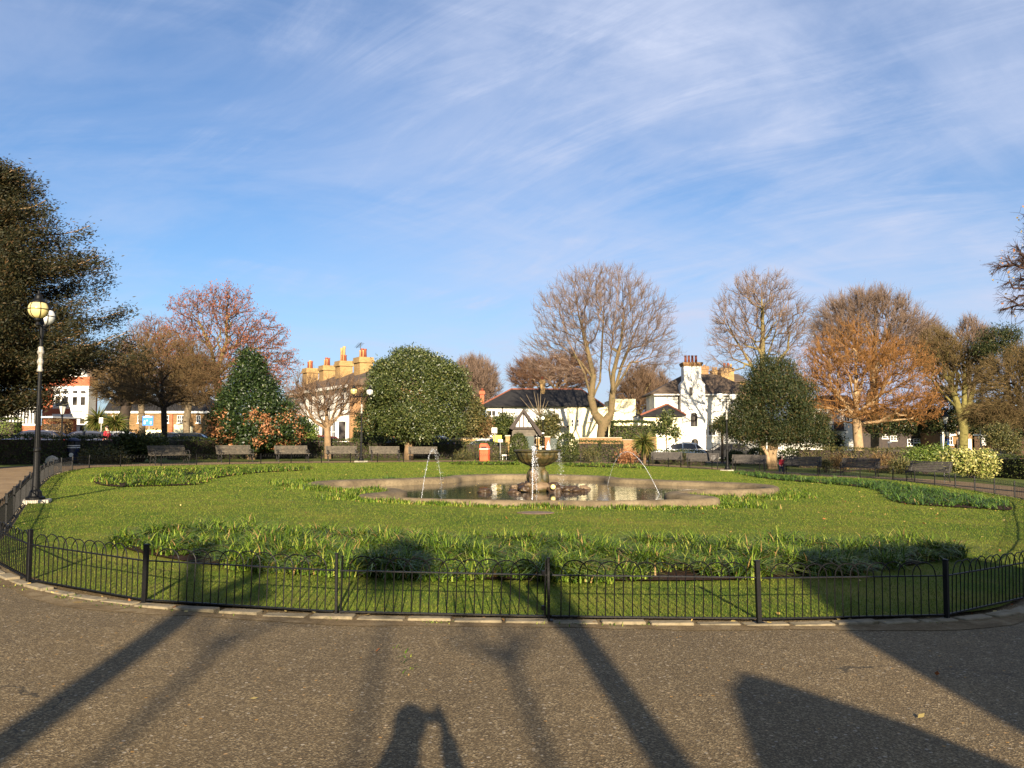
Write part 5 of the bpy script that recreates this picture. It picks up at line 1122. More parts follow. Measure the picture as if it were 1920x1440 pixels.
def win(h, x0, x1, y0, y1, Y, cols=2, rows=2, frame=None, sill=True, name='window'):
    X0, X1, Z1, Z0 = XA(x0, Y), XA(x1, Y), ZA(y0, Y), ZA(y1, Y); t = max(0.05, min(0.09, (X1 - X0) * 0.08)); mb = MB(); yf = Y - 0.07
    mb.bx(X0, X1, yf, Y + 0.02, Z1 - t, Z1); mb.bx(X0, X1, yf, Y + 0.02, Z0, Z0 + t)
    mb.bx(X0, X0 + t, yf - 0.002, Y + 0.02, Z0, Z1); mb.bx(X1 - t, X1, yf - 0.002, Y + 0.02, Z0, Z1)
    for c in range(1, cols): x = X0 + (X1 - X0) * c / cols; mb.bx(x - t * 0.4, x + t * 0.4, yf + 0.01, Y + 0.01, Z0 + t, Z1 - t)
    for r in range(1, rows): z = Z0 + (Z1 - Z0) * r / rows; mb.bx(X0 + t, X1 - t, yf + 0.014, Y + 0.01, z - t * 0.4, z + t * 0.4)
    if sill: mb.bx(X0 - 0.08, X1 + 0.08, Y - 0.16, Y + 0.01, Z0 - 0.09, Z0 - 0.002)
    w = pb(mb, name, frame or m_white, h)
    g = MB(); g.bx(X0 + t * 0.5, X1 - t * 0.5, Y - 0.03, Y + 0.015, Z0 + t * 0.5, Z1 - t * 0.5); g.build('pane', m_glass, w); return w
def poly_roof(h, name, mat, vs, fs, thick=0.12):
    mb = MB(); mb.add(vs, fs); o = pb(mb, name, mat, h)
    s = o.modifiers.new('thick', 'SOLIDIFY'); s.thickness = thick; s.offset = 0; return o
def hip(h, mat, x0, x1, r0, r1, ye, yr, Y, dep, over=0.35, name='roof', ridge_m=None):
    """hip roof: eaves x0..x1 at image height ye, ridge r0..r1 at yr (half way back)"""
    e = ZA(ye, Y); ym = Y + dep / 2; zr = ZA(yr, ym); X0, X1 = XA(x0, Y) - over, XA(x1, Y) + over; R0, R1 = XA(r0, ym), XA(r1, ym); yf, ybk = Y - over, Y + dep + over
    vs = [(X0, yf, e), (X1, yf, e), (X1, ybk, e), (X0, ybk, e), (R0, ym, zr), (R1, ym, zr)]
    o = poly_roof(h, name, mat, vs, [(0, 1, 5, 4), (1, 2, 5), (2, 3, 4, 5), (3, 0, 4)])
    if ridge_m:
        mb = MB(); 
        for a, b_ in ((4, 5), (0, 4), (1, 5)): mb.tube([Vector(vs[a]) + Vector((0, 0, 0.1)), Vector(vs[b_]) + Vector((0, 0, 0.06))], 0.09, 6)
        mb.build('ridge', ridge_m, o)
    return o
def chimney(h, x0, x1, yt, yb, Y, mat, pots, pot_top, pm=None, dep=1.0, cap=True, name='chimney'):
    X0, X1 = XA(x0, Y), XA(x1, Y); mb = MB(); zt = ZA(yt, Y); mb.bx(X0, X1, Y, Y + dep, ZA(yb, Y), zt)
    if cap: mb.bx(X0 - 0.1, X1 + 0.1, Y - 0.1, Y + dep + 0.1, zt - 0.35, zt - 0.12); mb.bx(X0 - 0.05, X1 + 0.05, Y - 0.05, Y + dep + 0.05, zt - 0.122, zt + 0.02)
    c = pb(mb, name, mat, h)
    for k, (px, hf) in enumerate(pots):
        q = MB(); x = XA(px, Y); hh = (ZA(pot_top, Y) - zt) * hf; q.lathe([(0.15, 0), (0.125, hh * 0.8), (0.15, hh * 0.86), (0.15, hh), (0.1, hh)], x, Y + dep / 2, zt, 10); q.build('chimney_pot', (pm or [m_pot])[k % len(pm or [m_pot])], c, True)
    return c
# --- red brick house at the left
Y = 72; h = house('red_brick_house', 'red brick house with a two-storey white bay window at the left', 'house', 128, Y)
wall(h, 'wall', m_brick_r, 78, 166, 705, None, Y, 1.4)
poly_roof(h, 'roof', m_tile_d, [(XA(70, Y), Y - 0.3, ZA(712, Y)), (XA(166, Y) + 0.3, Y - 0.3, ZA(708, Y)), (XA(166, Y) + 0.3, Y + 2, ZA(708, Y)), (XA(70, Y), Y + 2, ZA(712, Y)), (XA(95, Y), Y + 1, ZA(650, Y)), (XA(145, Y), Y + 1, ZA(650, Y))], [(0, 1, 5, 4), (1, 2, 5), (2, 3, 4, 5), (3, 0, 4)])
bay = MB(); z_ = lambda py: ZA(py, Y - 1.2); X_ = lambda px: XA(px, Y - 1.2)
bay.bx(X_(97), X_(164), Y - 1.2, Y + 0.1, gz(0), z_(728)); bay.bx(X_(95), X_(166), Y - 1.35, Y + 0.1, z_(729), z_(724)); pb(bay, 'bay', m_white, h)
b = MB(); b.bx(X_(96.5), X_(131), Y - 1.24, Y - 1.1, z_(776), z_(766)); b.bx(X_(98), X_(162), Y - 0.9, Y + 0.1, z_(723), z_(706)); pb(b, 'brick_panel', m_brick_r, h)
for a, c in ((102, 113), (117, 128), (134, 145), (149, 160)):
    win(h, a, c, 743, 761, Y - 1.2, 1, 1); win(h, a, c, 731, 739, Y - 1.2, 1, 1, sill=False); win(h, a, c, 784, 796, Y - 1.2, 1, 1)
    if a > 120: win(h, a, c, 798, 812, Y - 1.2, 1, 1, sill=False)
b = MB(); b.bx(X_(132), X_(163), Y - 1.32, Y - 1.22, z_(776.5), z_(766.5)); sg = pb(b, 'sign_board', m_white, h)
b = MB(); rr = random.Random(2); x = 136.0
while x < 158: w_ = rr.uniform(0.6, 1.4); b.bx(X_(x), X_(x + w_), Y - 1.335, Y - 1.325, z_(772.6), z_(770.6)); x += w_ + rr.uniform(0.3, 0.6)
b.build('lettering', m_board, sg)
b = MB(); b.prism([(X_(120), z_(706)), (X_(158), z_(706)), (X_(139), z_(684))], Y - 0.9, Y - 0.5); pb(b, 'gable', m_wrend, h)
Y = 64; h = house('conservatory', 'low red brick conservatory with tall white glazing bars at the far left', 'house', 30, Y)
wall(h, 'wall', m_brick_r, -40, 66, 798, None, Y, 5); b = MB(); X0, X1, zt, zb = XA(-40, Y), XA(66, Y), ZA(750, Y), ZA(797, Y); b.bx(X0, X1, Y + 0.25, Y + 0.35, zb, zt); pb(b, 'pane', m_glass, h)
b = MB(); n = 17
for k in range(n + 1): x = X0 + (X1 - X0) * k / n; b.bx(x - 0.06, x + 0.06, Y + 0.1, Y + 0.24, zb, zt)
b.bx(X0, X1, Y + 0.08, Y + 0.26, zb - 0.05, zb + 0.08); b.bx(X0, X1, Y + 0.09, Y + 0.25, ZA(764, Y) - 0.05, ZA(764, Y) + 0.05); b.bx(X0, X1, Y + 0.08, Y + 0.26, zt - 0.1, zt + 0.05); pb(b, 'glazing_bars', m_white, h)
poly_roof(h, 'roof', m_tile_d, [(X0 - 0.4, Y - 0.3, zt + 0.05), (X1 + 0.4, Y - 0.3, zt + 0.05), (X1 - 0.8, Y + 4, ZA(728, Y)), (X0, Y + 4, ZA(728, Y))], [(0, 1, 2, 3)])
b = MB(); b.bx(XA(67, Y), XA(80, Y), Y + 1, Y + 5, gz(0), ZA(783, Y)); pb(b, 'porch', m_brick_r, h); b = MB(); b.bx(XA(63, Y), XA(90, Y), Y + 0.6, Y + 5, ZA(783, Y), ZA(780, Y)); pb(b, 'porch_roof', m_white, h)
# --- far brick terrace
Y = 104; h = house('brick_terrace', 'far tan brick terrace with white ground-floor panels seen beneath the bare trees', 'house', 300, Y)
wall(h, 'wall', m_brick_t, 200, 392, 772, None, Y, 8); b = MB(); b.bx(XA(198, Y), XA(394, Y), Y - 0.3, Y, ZA(775, Y), ZA(771, Y)); pb(b, 'cornice', m_wrend, h)
hip(h, m_slate, 198, 394, 210, 385, 771, 742, Y, 8, 0.2)
b = MB()
for a, c, t in ((202, 230, 806), (270, 312, 806), (327, 355, 796), (356, 362, 800)): b.bx(XA(a, Y), XA(c, Y), Y - 0.12, Y, gz(XA(a, Y)), ZA(t, Y))
pb(b, 'ground_floor', m_cream, h)
for px in (214, 222, 262, 276, 316, 336, 344, 372): win(h, px - 4, px + 4, 779, 793, Y, 2, 2)
for px in (276, 292, 304): win(h, px - 4, px + 4, 809, 822, Y, 2, 2)
b = MB(); b.bx(XA(318, Y), XA(324, Y), Y - 0.2, Y, gz(0), ZA(774, Y)); pb(b, 'pilaster', m_brick_r, h)
# --- victorian terrace running away to the left
def terrace():
    pn, pf = (XA(657, 72), 72.0), (XA(535, 88), 88.0); d = Vector((pf[0] - pn[0], pf[1] - pn[1], 0)); L = d.length; d.normalize(); nx = Vector((-d.y, d.x, 0))  # into the block
    if nx.y < 0: nx = -nx
    t = thing('victorian_terrace', 'white-fronted terrace with tall yellow brick chimneys receding behind the small bare tree', 'house', (pn[0], pn[1], gz(pn[0])), math.atan2(d.y, d.x))
    ez = ZA(722, 72) - gz(pn[0]); rz_ = ez + 1.9; s = 1 if (Matrix.Rotation(math.atan2(d.y, d.x), 3, 'Z') @ Vector((0, 1, 0))).dot(nx) > 0 else -1
    b = MB(); b.bx(.25, L, 0, s * 8, -0.8, ez - 0.02); b.build('wall', m_wrend, t)
    b = MB(); b.bx(0, .248, -s * .02, s * 8.02, -0.8, ez - 0.02); b.build('end_wall', m_brick_b, t)
    b = MB(); b.add([(-0.3, -s * 0.45, ez), (L, -s * 0.45, ez), (L, s * 4, rz_), (-0.3, s * 4, rz_), (-0.3, s * 8.4, ez), (L, s * 8.4, ez)], [(0, 1, 2, 3), (3, 2, 5, 4), (0, 3, 4), (1, 5, 2)]); b.build('roof', m_tile_d, t)
    b = MB(); b.bx(-0.35, L, -s * 0.5, -s * 0.44, ez - 0.22, ez + 0.04); b.build('gutter', m_wrend, t)
    def w(x0, x1, z0, z1, y=0.0):
        m = MB(); y0 = -s * (abs(y)); 
        for a, c, e, f in ((x0, x1, z0, z0 + .1), (x0, x1, z1 - .1, z1)): m.bx(a, c, y0 - s * 0.03, y0 + s * .01, e, f)
        for a in (x0, (x0 + x1) / 2 - .05, x1 - .1): m.bx(a, a + .07, y0 - s * 0.034, y0 + s * .01, z0, z1)
        m.bx(x0, x1, y0 - s * 0.032, y0 + s * .01, (z0 + z1) / 2 - .05, (z0 + z1) / 2 + .05); o = m.build('window', m_white, t); g = MB(); g.bx(x0 + .05, x1 - .05, y0 - s * 0.024, y0 + s * .012, z0 + .05, z1 - .05); g.build('pane', m_glass, o)
    x = 0.8
    while x < L - 3:
        bm_ = MB(); bm_.bx(x, x + 2.6, -s * 0.9, -s * 0.001, -0.5, 3.1); bm_.build('bay', m_wrend, t); gp = MB(); gp.bx(x - .03, x - .002, -s * .76, -s * .14, 1.0, 2.7); gp.build('pane', m_glass, t); w(x + 0.3, x + 1.2, 0.9, 2.7, 0.9); w(x + 1.4, x + 2.3, 0.9, 2.7, 0.9); w(x + 0.6, x + 1.8, ez - 2.3, ez - 0.6); x += 4.3
    
    def stack(x0, wd, top, pots):
        b = MB(); b.bx(x0, x0 + wd, s * 2.6, s * 3.9, ez, top); b.bx(x0 - .12, x0 + wd + .12, s * 2.48, s * 4.02, top - .5, top - .25); b.bx(x0 - .06, x0 + wd + .06, s * 2.54, s * 3.96, top - .252, top + .02); c = b.build('chimney', m_brick_y, t)
        for k, hh in enumerate(pots): q = MB(); q.lathe([(0.15, 0), (0.12, hh * .8), (0.15, hh * .85), (0.15, hh), (0.1, hh)], x0 + wd * (k + .5) / len(pots), s * 3.2, top, 9); q.build('chimney_pot', m_pot if k % 2 == 0 else m_pot_y, c, True)
    tz = ez + 3.1
    stack(4.6, 1.5, tz - 0.15, [0.8, .7, .9, .75]); stack(9.8, 1.4, tz - .1, [0.6, 1.5, .7, 1.4]); stack(14.6, 1.4, tz - .2, [.8, .7, .9, .7]); stack(20, 1.5, tz - .1, [.8, .9, .8])
    b = MB(); b.tube([(6.5, s * 3.4, rz_), (6.5, s * 3.4, rz_ + 2.6)], 0.03, 5)
    for k in range(6): b.tube([(6.5 + 0.2 * k - 0.2, s * 3.4 - 0.3, rz_ + 2.55 - 0.06 * k), (6.5 + .2 * k - 0.2, s * 3.4 + 0.3, rz_ + 2.55 - 0.06 * k)], 0.015, 4)
    b.tube([(6.2, s * 3.4, rz_ + 2.6), (7.6, s * 3.4, rz_ + 2.2)], 0.02, 4); b.build('aerial', m_iron_dull, t)
terrace()
# --- cream house with slate hip roof
Y = 86; h = house('cream_house', 'long cream house with dark slate hip roof and red ridge tiles', 'house', 1040, Y)
wall(h, 'wall', m_wrend, 912, 1064, 762, None, Y, 9); wall(h, 'cream_wing', m_cream, 1064.3, 1152, 763, None, Y - .3, 9)
wall(h, 'flat_roof_block', m_cream, 1150, 1192, 748, None, Y - 2.2, 8)
hip(h, m_slate, 905, 1128, 958, 1090, 762, 731, Y - .3, 9.5, 0.25, ridge_m=m_ridge)
chimney(h, 1013, 1022, 712, 740, Y + 3, m_brick_y, [(1017.5, 1)], 706, dep=0.9); chimney(h, 900, 907.5, 733, 765, Y + 1, m_brick_r, [(903.7, 1)], 728, dep=0.7)
win(h, 914, 930, 769, 791, Y, 2, 2); win(h, 1071, 1075.5, 786.5, 800, Y - .3, 1, 2, sill=False); win(h, 1081.5, 1086, 786.5, 800, Y - .3, 1, 2, sill=False); win(h, 1036, 1049, 775, 796, Y, 2, 2); win(h, 1105, 1112, 782, 790, Y - .3, 2, 1)
b = MB(); b.tube([(XA(942, Y), Y - 0.1, ZA(782, Y)), (XA(942, Y), Y - 0.1, ZA(762, Y))], 0.06, 6); b.bx(XA(1040, Y), XA(1065, Y), Y - 1.6, Y - .31, ZA(802, Y), ZA(799, Y)); pb(b, 'downpipe', m_dark, h)
# --- half-timbered gatehouse
Y = 63; h = house('half_timbered_gatehouse', 'small gatehouse with black and white half-timbered gable behind the fountain bowl', 'gatehouse', 981, Y)
X = lambda p: XA(p, Y); Z = lambda p: ZA(p, Y)
b = MB(); b.bx(X(960), X(1006), Y, Y + 4, gz(0) - 0.5, Z(803)); 
for k in range(12): b.bx(X(960) - 0.0, X(1006), Y - 0.03, Y - 0.001, Z(806 + k * 4), Z(804 + k * 4))
pb(b, 'boarding', m_board, h)
b = MB(); b.prism([(X(957), Z(802)), (X(1006), Z(802)), (X(981.5), Z(770))], Y - 0.05, Y + 4); pb(b, 'gable_panel', m_wrend, h)
b = MB(); b.bx(X(956), X(1008), Y - 0.16, Y - 0.051, Z(804.5), Z(800.5))
for px in (966.5, 974, 981.5, 990, 997.5):
    top = 770 + abs(px - 981.5) * 32 / 24.5 + 1.5; b.bx(X(px - 0.9), X(px + 0.9), Y - 0.14, Y - 0.052, Z(801), Z(top))
pb(b, 'timbering', m_dark, h)
b = MB(); ap = (X(981.5), Z(766)); l = (X(954.5), Z(803)); r2 = (X(1019), Z(815))
b.prism([l, (l[0] + 0.3, l[1] - 0.12), (ap[0], ap[1] - 0.30), ap], Y - 0.35, Y + 4.2); b.prism([ap, (ap[0], ap[1] - 0.30), (r2[0] - 0.3, r2[1] - 0.1), r2], Y - 0.36, Y + 4.21); pb(b, 'roof', m_dark, h)
b = MB(); b.bx(X(985), X(1001), Y - 0.09, Y - 0.032, gz(0) - 0.3, Z(818)); pb(b, 'door', m_green, h)
def pier(px, w, yt, Y, mat, label):
    h = house('brick_pier', label, 'gate pier', px, Y); b = MB(); b.bx(XA(px - w / 2, Y), XA(px + w / 2, Y), Y, Y + 0.5, gz(0) - 0.5, ZA(yt, Y)); pb(b, 'shaft', mat, h); b = MB(); b.bx(XA(px - w / 2 - 1, Y), XA(px + w / 2 + 1, Y), Y - 0.06, Y + 0.56, ZA(yt, Y) + 0.002, ZA(yt - 2, Y)); pb(b, 'cap', m_stone_pale, h)
pier(1008.5, 6, 822, 62, m_brick_y, 'buff brick gate pier just right of the gatehouse door'); pier(1026.5, 9, 820, 62, m_brick_r, 'red brick gate pier left of the dark green gate'); pier(952, 8, 818, 62, m_brick_y, 'yellow brick pier at the right end of the low stone wall')
h = house('garden_gate', 'dark green boarded garden gate between the red pier and the second topiary dome', 'gate', 1038, 62.3); b = MB(); Y = 62.3
for k in range(7): x = XA(1031.5 + k * 2.1, Y); b.bx(x, x + 0.075, Y, Y + 0.05, gz(0), ZA(822, Y))
b.bx(XA(1031, Y), XA(1046, Y), Y + 0.051, Y + 0.1, ZA(828, Y) - .05, ZA(828, Y) + .05); b.bx(XA(1031, Y), XA(1046, Y), Y + .051, Y + .1, ZA(845, Y) - .05, ZA(845, Y) + .05); pb(b, 'leaf', m_green, h)
# --- boundary walls
Y = 67; h = house('brick_wall', 'long brown brick boundary wall behind the big pollard tree', 'wall', 1160, Y); b = MB()
b.bx(XA(1086, Y), XA(1166, Y), Y, Y + 0.35, gz(0) - 0.8, ZA(821, Y)); b.bx(XA(1166, Y), XA(1218, Y), Y, Y + 0.35, gz(0) - 0.8, ZA(825, Y)); b.bx(XA(1218, Y), XA(1231, Y), Y - 0.05, Y + 0.4, gz(0) - .8, ZA(819, Y)); pb(b, 'brickwork', m_brick_b, h)
b = MB(); b.bx(XA(1085, Y), XA(1166, Y), Y - .05, Y + .4, ZA(821, Y) + .002, ZA(820, Y)); b.bx(XA(1166.2, Y), XA(1218, Y), Y - .051, Y + .401, ZA(825, Y) + .002, ZA(824, Y)); pb(b, 'coping', m_stone_pale, h)
Y = 66; h = house('stone_wall', 'low rough yellow stone wall below the ivy hedge', 'wall', 890, Y); b = MB(); b.bx(XA(780, Y), XA(948, Y), Y, Y + .4, gz(0) - .8, ZA(822.5, Y)); pb(b, 'stonework', M_noise('rubble_stone', S(140, 116, 76), S(196, 168, 116), 3, .9, .7), h)
b = MB(); b.bx(XA(780, Y), XA(948, Y), Y - .06, Y + .46, ZA(822.5, Y) + .002, ZA(821, Y)); pb(b, 'coping', m_stone_pale, h)
# --- tall white house with big chimney
Y = 80; h = house('white_house', 'tall white rendered house with a big central chimney stack and arched window', 'house', 1320, Y)
X = lambda p: XA(p, Y); Z = lambda p: ZA(p, Y)
wall(h, 'wall', m_wrend, 1228, 1422, 739, None, Y, 5)
hip(h, m_tile_d, 1226, 1424, 1284, 1345, 739.5, 703, Y, 5, 0.35)
b = MB(); b.prism([(X(1274), gz(20) - .8), (X(1319), gz(20) - .8), (X(1319), Z(722)), (X(1312.5), Z(714)), (X(1312.5), Z(687.5)), (X(1280), Z(687.5)), (X(1280), Z(714)), (X(1274), Z(722))], Y - 0.9, Y + 0.4)
c = pb(b, 'chimney', m_wrend, h); b = MB(); b.bx(X(1278.5), X(1314), Y - 1.05, Y + .55, Z(687.5), Z(684.5)); b.bx(X(1277.5), X(1315), Y - 1.15, Y + .65, Z(684.5) + .002, Z(681)); b.build('chimney_cap', m_brick_b, c)
for k, px in enumerate((1286, 1292.3, 1298.8, 1305.5)): q = MB(); q.lathe([(.135, 0), (.11, .5), (.11, .62), (.13, .66), (.13, .72), (.09, .72)], X(px), Y - .25, Z(681), 10); q.build('chimney_pot', m_pot, c, True)
win(h, 1292, 1300, 725, 743, Y - 0.9, 1, 1, frame=m_wrend, sill=False)
def arch_win(x0, x1, yt, yb, YY):
    cx = (x0 + x1) / 2; rx = (X(x1) - X(x0)) / 2; zs = Z(yt) - rx; pts = [(X(x0), Z(yb)), (X(x1), Z(yb))] + [(X(cx) + rx * math.cos(a), zs + rx * math.sin(a)) for a in [math.pi * k / 10 for k in range(11)]]
    b = MB(); b.prism([(X(cx) + (x - X(cx)) * 1.18, Z(yb) - .1 + (z - Z(yb)) * 1.06) for x, z in pts], YY - 0.05, YY + .02); w = pb(b, 'arched_window', m_wrend, h); g = MB(); g.prism(pts, YY - .07, YY - .03); g.build('pane', m_glass, w); g = MB(); g.bx(X(cx) - .03, X(cx) + .03, YY - .09, YY - .071, Z(yb), Z(yt)); g.build('glazing_bar', m_board, w)
arch_win(1291, 1304, 774, 800, Y - 0.9); arch_win(1292, 1305, 822.5, 834, Y - .9)
win(h, 1327, 1342, 796, 817, Y, 2, 2); win(h, 1395, 1410, 800, 822, Y, 2, 2); win(h, 1395, 1410, 755, 775, Y, 2, 2)
b = MB(); b.tube([(X(1320.5), Y - .12, gz(20)), (X(1320), Y - .12, Z(745)), (X(1318.5), Y - .12, Z(740))], .07, 6); b.tube([(X(1273), Y - .1, Z(785)), (X(1273), Y - .1, Z(741))], .06, 6); pb(b, 'downpipe', m_dark, h)
b = MB(); b.bx(X(1225), X(1274), Y - .5, Y - .36, Z(741.5), Z(739.2)); b.bx(X(1319.2), X(1425), Y - .5, Y - .36, Z(741.5), Z(739.2)); pb(b, 'gutter', m_wrend, h)
Y2 = 75; h2 = house('outbuilding', 'small white outbuilding with slate pyramid roof joined to the tall white house', 'outbuilding', 1242, Y2); wall(h2, 'wall', m_cream, 1207, 1278, 780, None, Y2, 4.5); wall(h2, 'link_wall', m_wrend, 1196, 1207.5, 781, None, Y2 + 1, 3)
hip(h2, m_slate, 1207, 1279, 1249, 1253, 780, 760, Y2, 4.5, .3, ridge_m=m_ridge); win(h2, 1232, 1246, 792, 817, Y2, 2, 2); b = MB(); b.bx(XA(1265, Y2), XA(1268.5, Y2), Y2 - .06, Y2, gz(20), ZA(800, Y2)); pb(b, 'door_post', m_dark, h2)
Y = 97; h = house('brick_house', 'yellow brick house with clay pots peeping over the roof of the tall white house', 'house', 1350, Y); wall(h, 'wall', m_brick_y, 1308, 1400, 716, None, Y, 8); chimney(h, 1354, 1378, 690, 740, Y - 1, m_brick_y, [(1362, 1), (1369, 1), (1374, .8)], 680, [m_pot, m_pot, m_pot_y]); chimney(h, 1313, 1330, 687, 720, Y, m_brick_b, [(1318, 1), (1324, .9)], 683, [m_pot_y]); chimney(h, 1338, 1350, 694, 720, Y, m_brick_y, [(1341, 1), (1346, 1)], 688, [m_pot_y]); hip(h, m_tile_d, 1308, 1400, 1325, 1385, 716, 702, Y, 8)
# --- houses right of the yew
Y = 84; h = house('white_cottage', 'low white rendered cottage wall showing under the right-hand yew', 'house', 1470, Y); wall(h, 'wall', m_wrend, 1426, 1540, 812, None, Y, 6); b = MB(); b.bx(XA(1455, Y), XA(1505, Y), Y - .05, Y, ZA(830, Y), ZA(823, Y)); pb(b, 'brick_band', m_brick_b, h); hip(h, m_slate, 1424, 1542, 1445, 1520, 812, 790, Y, 6); win(h, 1508, 1518, 832, 846, Y, 2, 2)
Y = 92; h = house('balcony_house', 'white stucco house with dark balcony between the yew and the orange tree', 'house', 1560, Y); wall(h, 'wall', m_wrend, 1525, 1608, 764, None, Y, 8); hip(h, m_slate, 1523, 1610, 1545, 1590, 764, 742, Y, 8)
for px in (1535, 1552, 1588): win(h, px - 5, px + 5, 772, 790, Y, 2, 2)
b = MB(); b.bx(XA(1564, Y), XA(1582, Y), Y - .06, Y, ZA(806, Y), ZA(791, Y)); pb(b, 'garage_opening', m_dark, h); b = MB(); b.bx(XA(1525, Y), XA(1580, Y), Y - 1.2, Y - .062, ZA(808.5, Y), ZA(807, Y))
for k in range(24): x = XA(1525 + 55 * k / 23, Y); b.bx(x - .015, x + .015, Y - 1.18, Y - 1.15, ZA(807, Y), ZA(797, Y))
b.bx(XA(1525, Y), XA(1580, Y), Y - 1.2, Y - 1.13, ZA(797, Y), ZA(796, Y)); pb(b, 'balcony', m_dark, h); win(h, 1532, 1544, 812, 832, Y, 2, 2); win(h, 1556, 1568, 814, 832, Y, 2, 2)
Y = 100; h = house('shop_terrace', 'long low terrace with shade-darkened front and white windows under the orange tree', 'house', 1740, Y); wall(h, 'wall', m_brick_k, 1612, 1780, 796, None, Y, 8); hip(h, m_slate, 1608, 1784, 1625, 1770, 795, 768, Y, 8, .3); b = MB(); b.bx(XA(1640, Y), XA(1778, Y), Y - .35, Y - .3, ZA(799, Y), ZA(796.5, Y)); pb(b, 'fascia', m_white, h)
b = MB(); b.bx(XA(1612, Y), XA(1780, Y), Y - .08, Y, gz(50) - .5, ZA(812, Y)); pb(b, 'shaded_front', m_dark, h)  # dark sheet on the ground floor stands in for tree shade
for a, c, t, bo in ((1632, 1643, 825, 838), (1653, 1664, 815, 822), (1668, 1680, 817, 826), (1700, 1712, 823, 836), (1712, 1724, 822, 830), (1752, 1764, 824, 838)): win(h, a, c, t, bo, Y - .08, 2, 2)
Y = 94; h = house('bay_house', 'yellow brick house with white ground-floor window left of the mossy tree stems', 'house', 1800, Y); wall(h, 'wall', m_brick_t, 1772, 1822, 800, None, Y, 7); b = MB(); b.bx(XA(1766, Y), XA(1824, Y), Y - .5, Y, ZA(800, Y), ZA(797, Y)); b.bx(XA(1766, Y), XA(1771.8, Y), Y - .1, Y + .4, gz(50), ZA(800, Y)); b.bx(XA(1793, Y), XA(1812, Y), Y - .9, Y - .01, gz(50) - .4, ZA(823, Y)); b.bx(XA(1794, Y), XA(1803, Y), Y - .09, Y, ZA(815, Y), ZA(804, Y)); pb(b, 'white_trim', m_white, h); win(h, 1798, 1807, 828, 836, Y - .9, 2, 1); hip(h, m_slate, 1768, 1826, 1785, 1810, 797, 780, Y, 7)
win(h, 1780, 1790, 803, 815, Y, 1, 1); win(h, 1775, 1785, 818, 834, Y, 2, 2)
Y = 96; h = house('brick_house', 'dim brown brick house with pale band behind the signpost at the far right', 'house', 1880, Y); wall(h, 'wall', m_brick_k, 1826, 1960, 800, None, Y, 7); b = MB(); b.bx(XA(1822, Y), XA(1858, Y), Y - .3, Y, ZA(817, Y), ZA(814, Y)); b.bx(XA(1838, Y), XA(1846, Y), Y - .2, Y, ZA(835, Y), ZA(822, Y)); pb(b, 'white_trim', m_white, h); hip(h, m_slate, 1824, 1962, 1845, 1940, 800, 772, Y, 7)
# ------------------------------------------------------------------ cars
m_tyre = M_noise('tyre', (0.012, 0.012, 0.012, 1), (0.03, 0.03, 0.03, 1), 8, 0.8, 0.1); m_rim = M_noise('alloy', (0.35, 0.35, 0.36, 1), (0.5, 0.5, 0.5, 1), 4, 0.35, 0.0, 0.8)
m_lamp_r = M_noise('tail_lamp', (0.45, 0.02, 0.02, 1), (0.55, 0.03, 0.03, 1), 3, 0.2, 0.0)
def paint(name, c):
    m, nt, out = new_mat(name); b = bsdf(nt, out, c, 0.28, 0.1, 0.5); b.inputs['Coat Weight'].default_value = 0.7; b.inputs['Coat Roughness'].default_value = 0.05; return m
p_navy = paint('navy_car_paint', S(26, 34, 60)); p_white = paint('white_car_paint', S(226, 226, 224)); p_black = paint('black_car_paint', S(16, 16, 18)); p_silver = paint('silver_car_paint', S(130, 134, 142)); p_blue = paint('blue_car_paint', S(70, 86, 130)); p_red = paint('dark_red_car_paint', S(96, 22, 24))
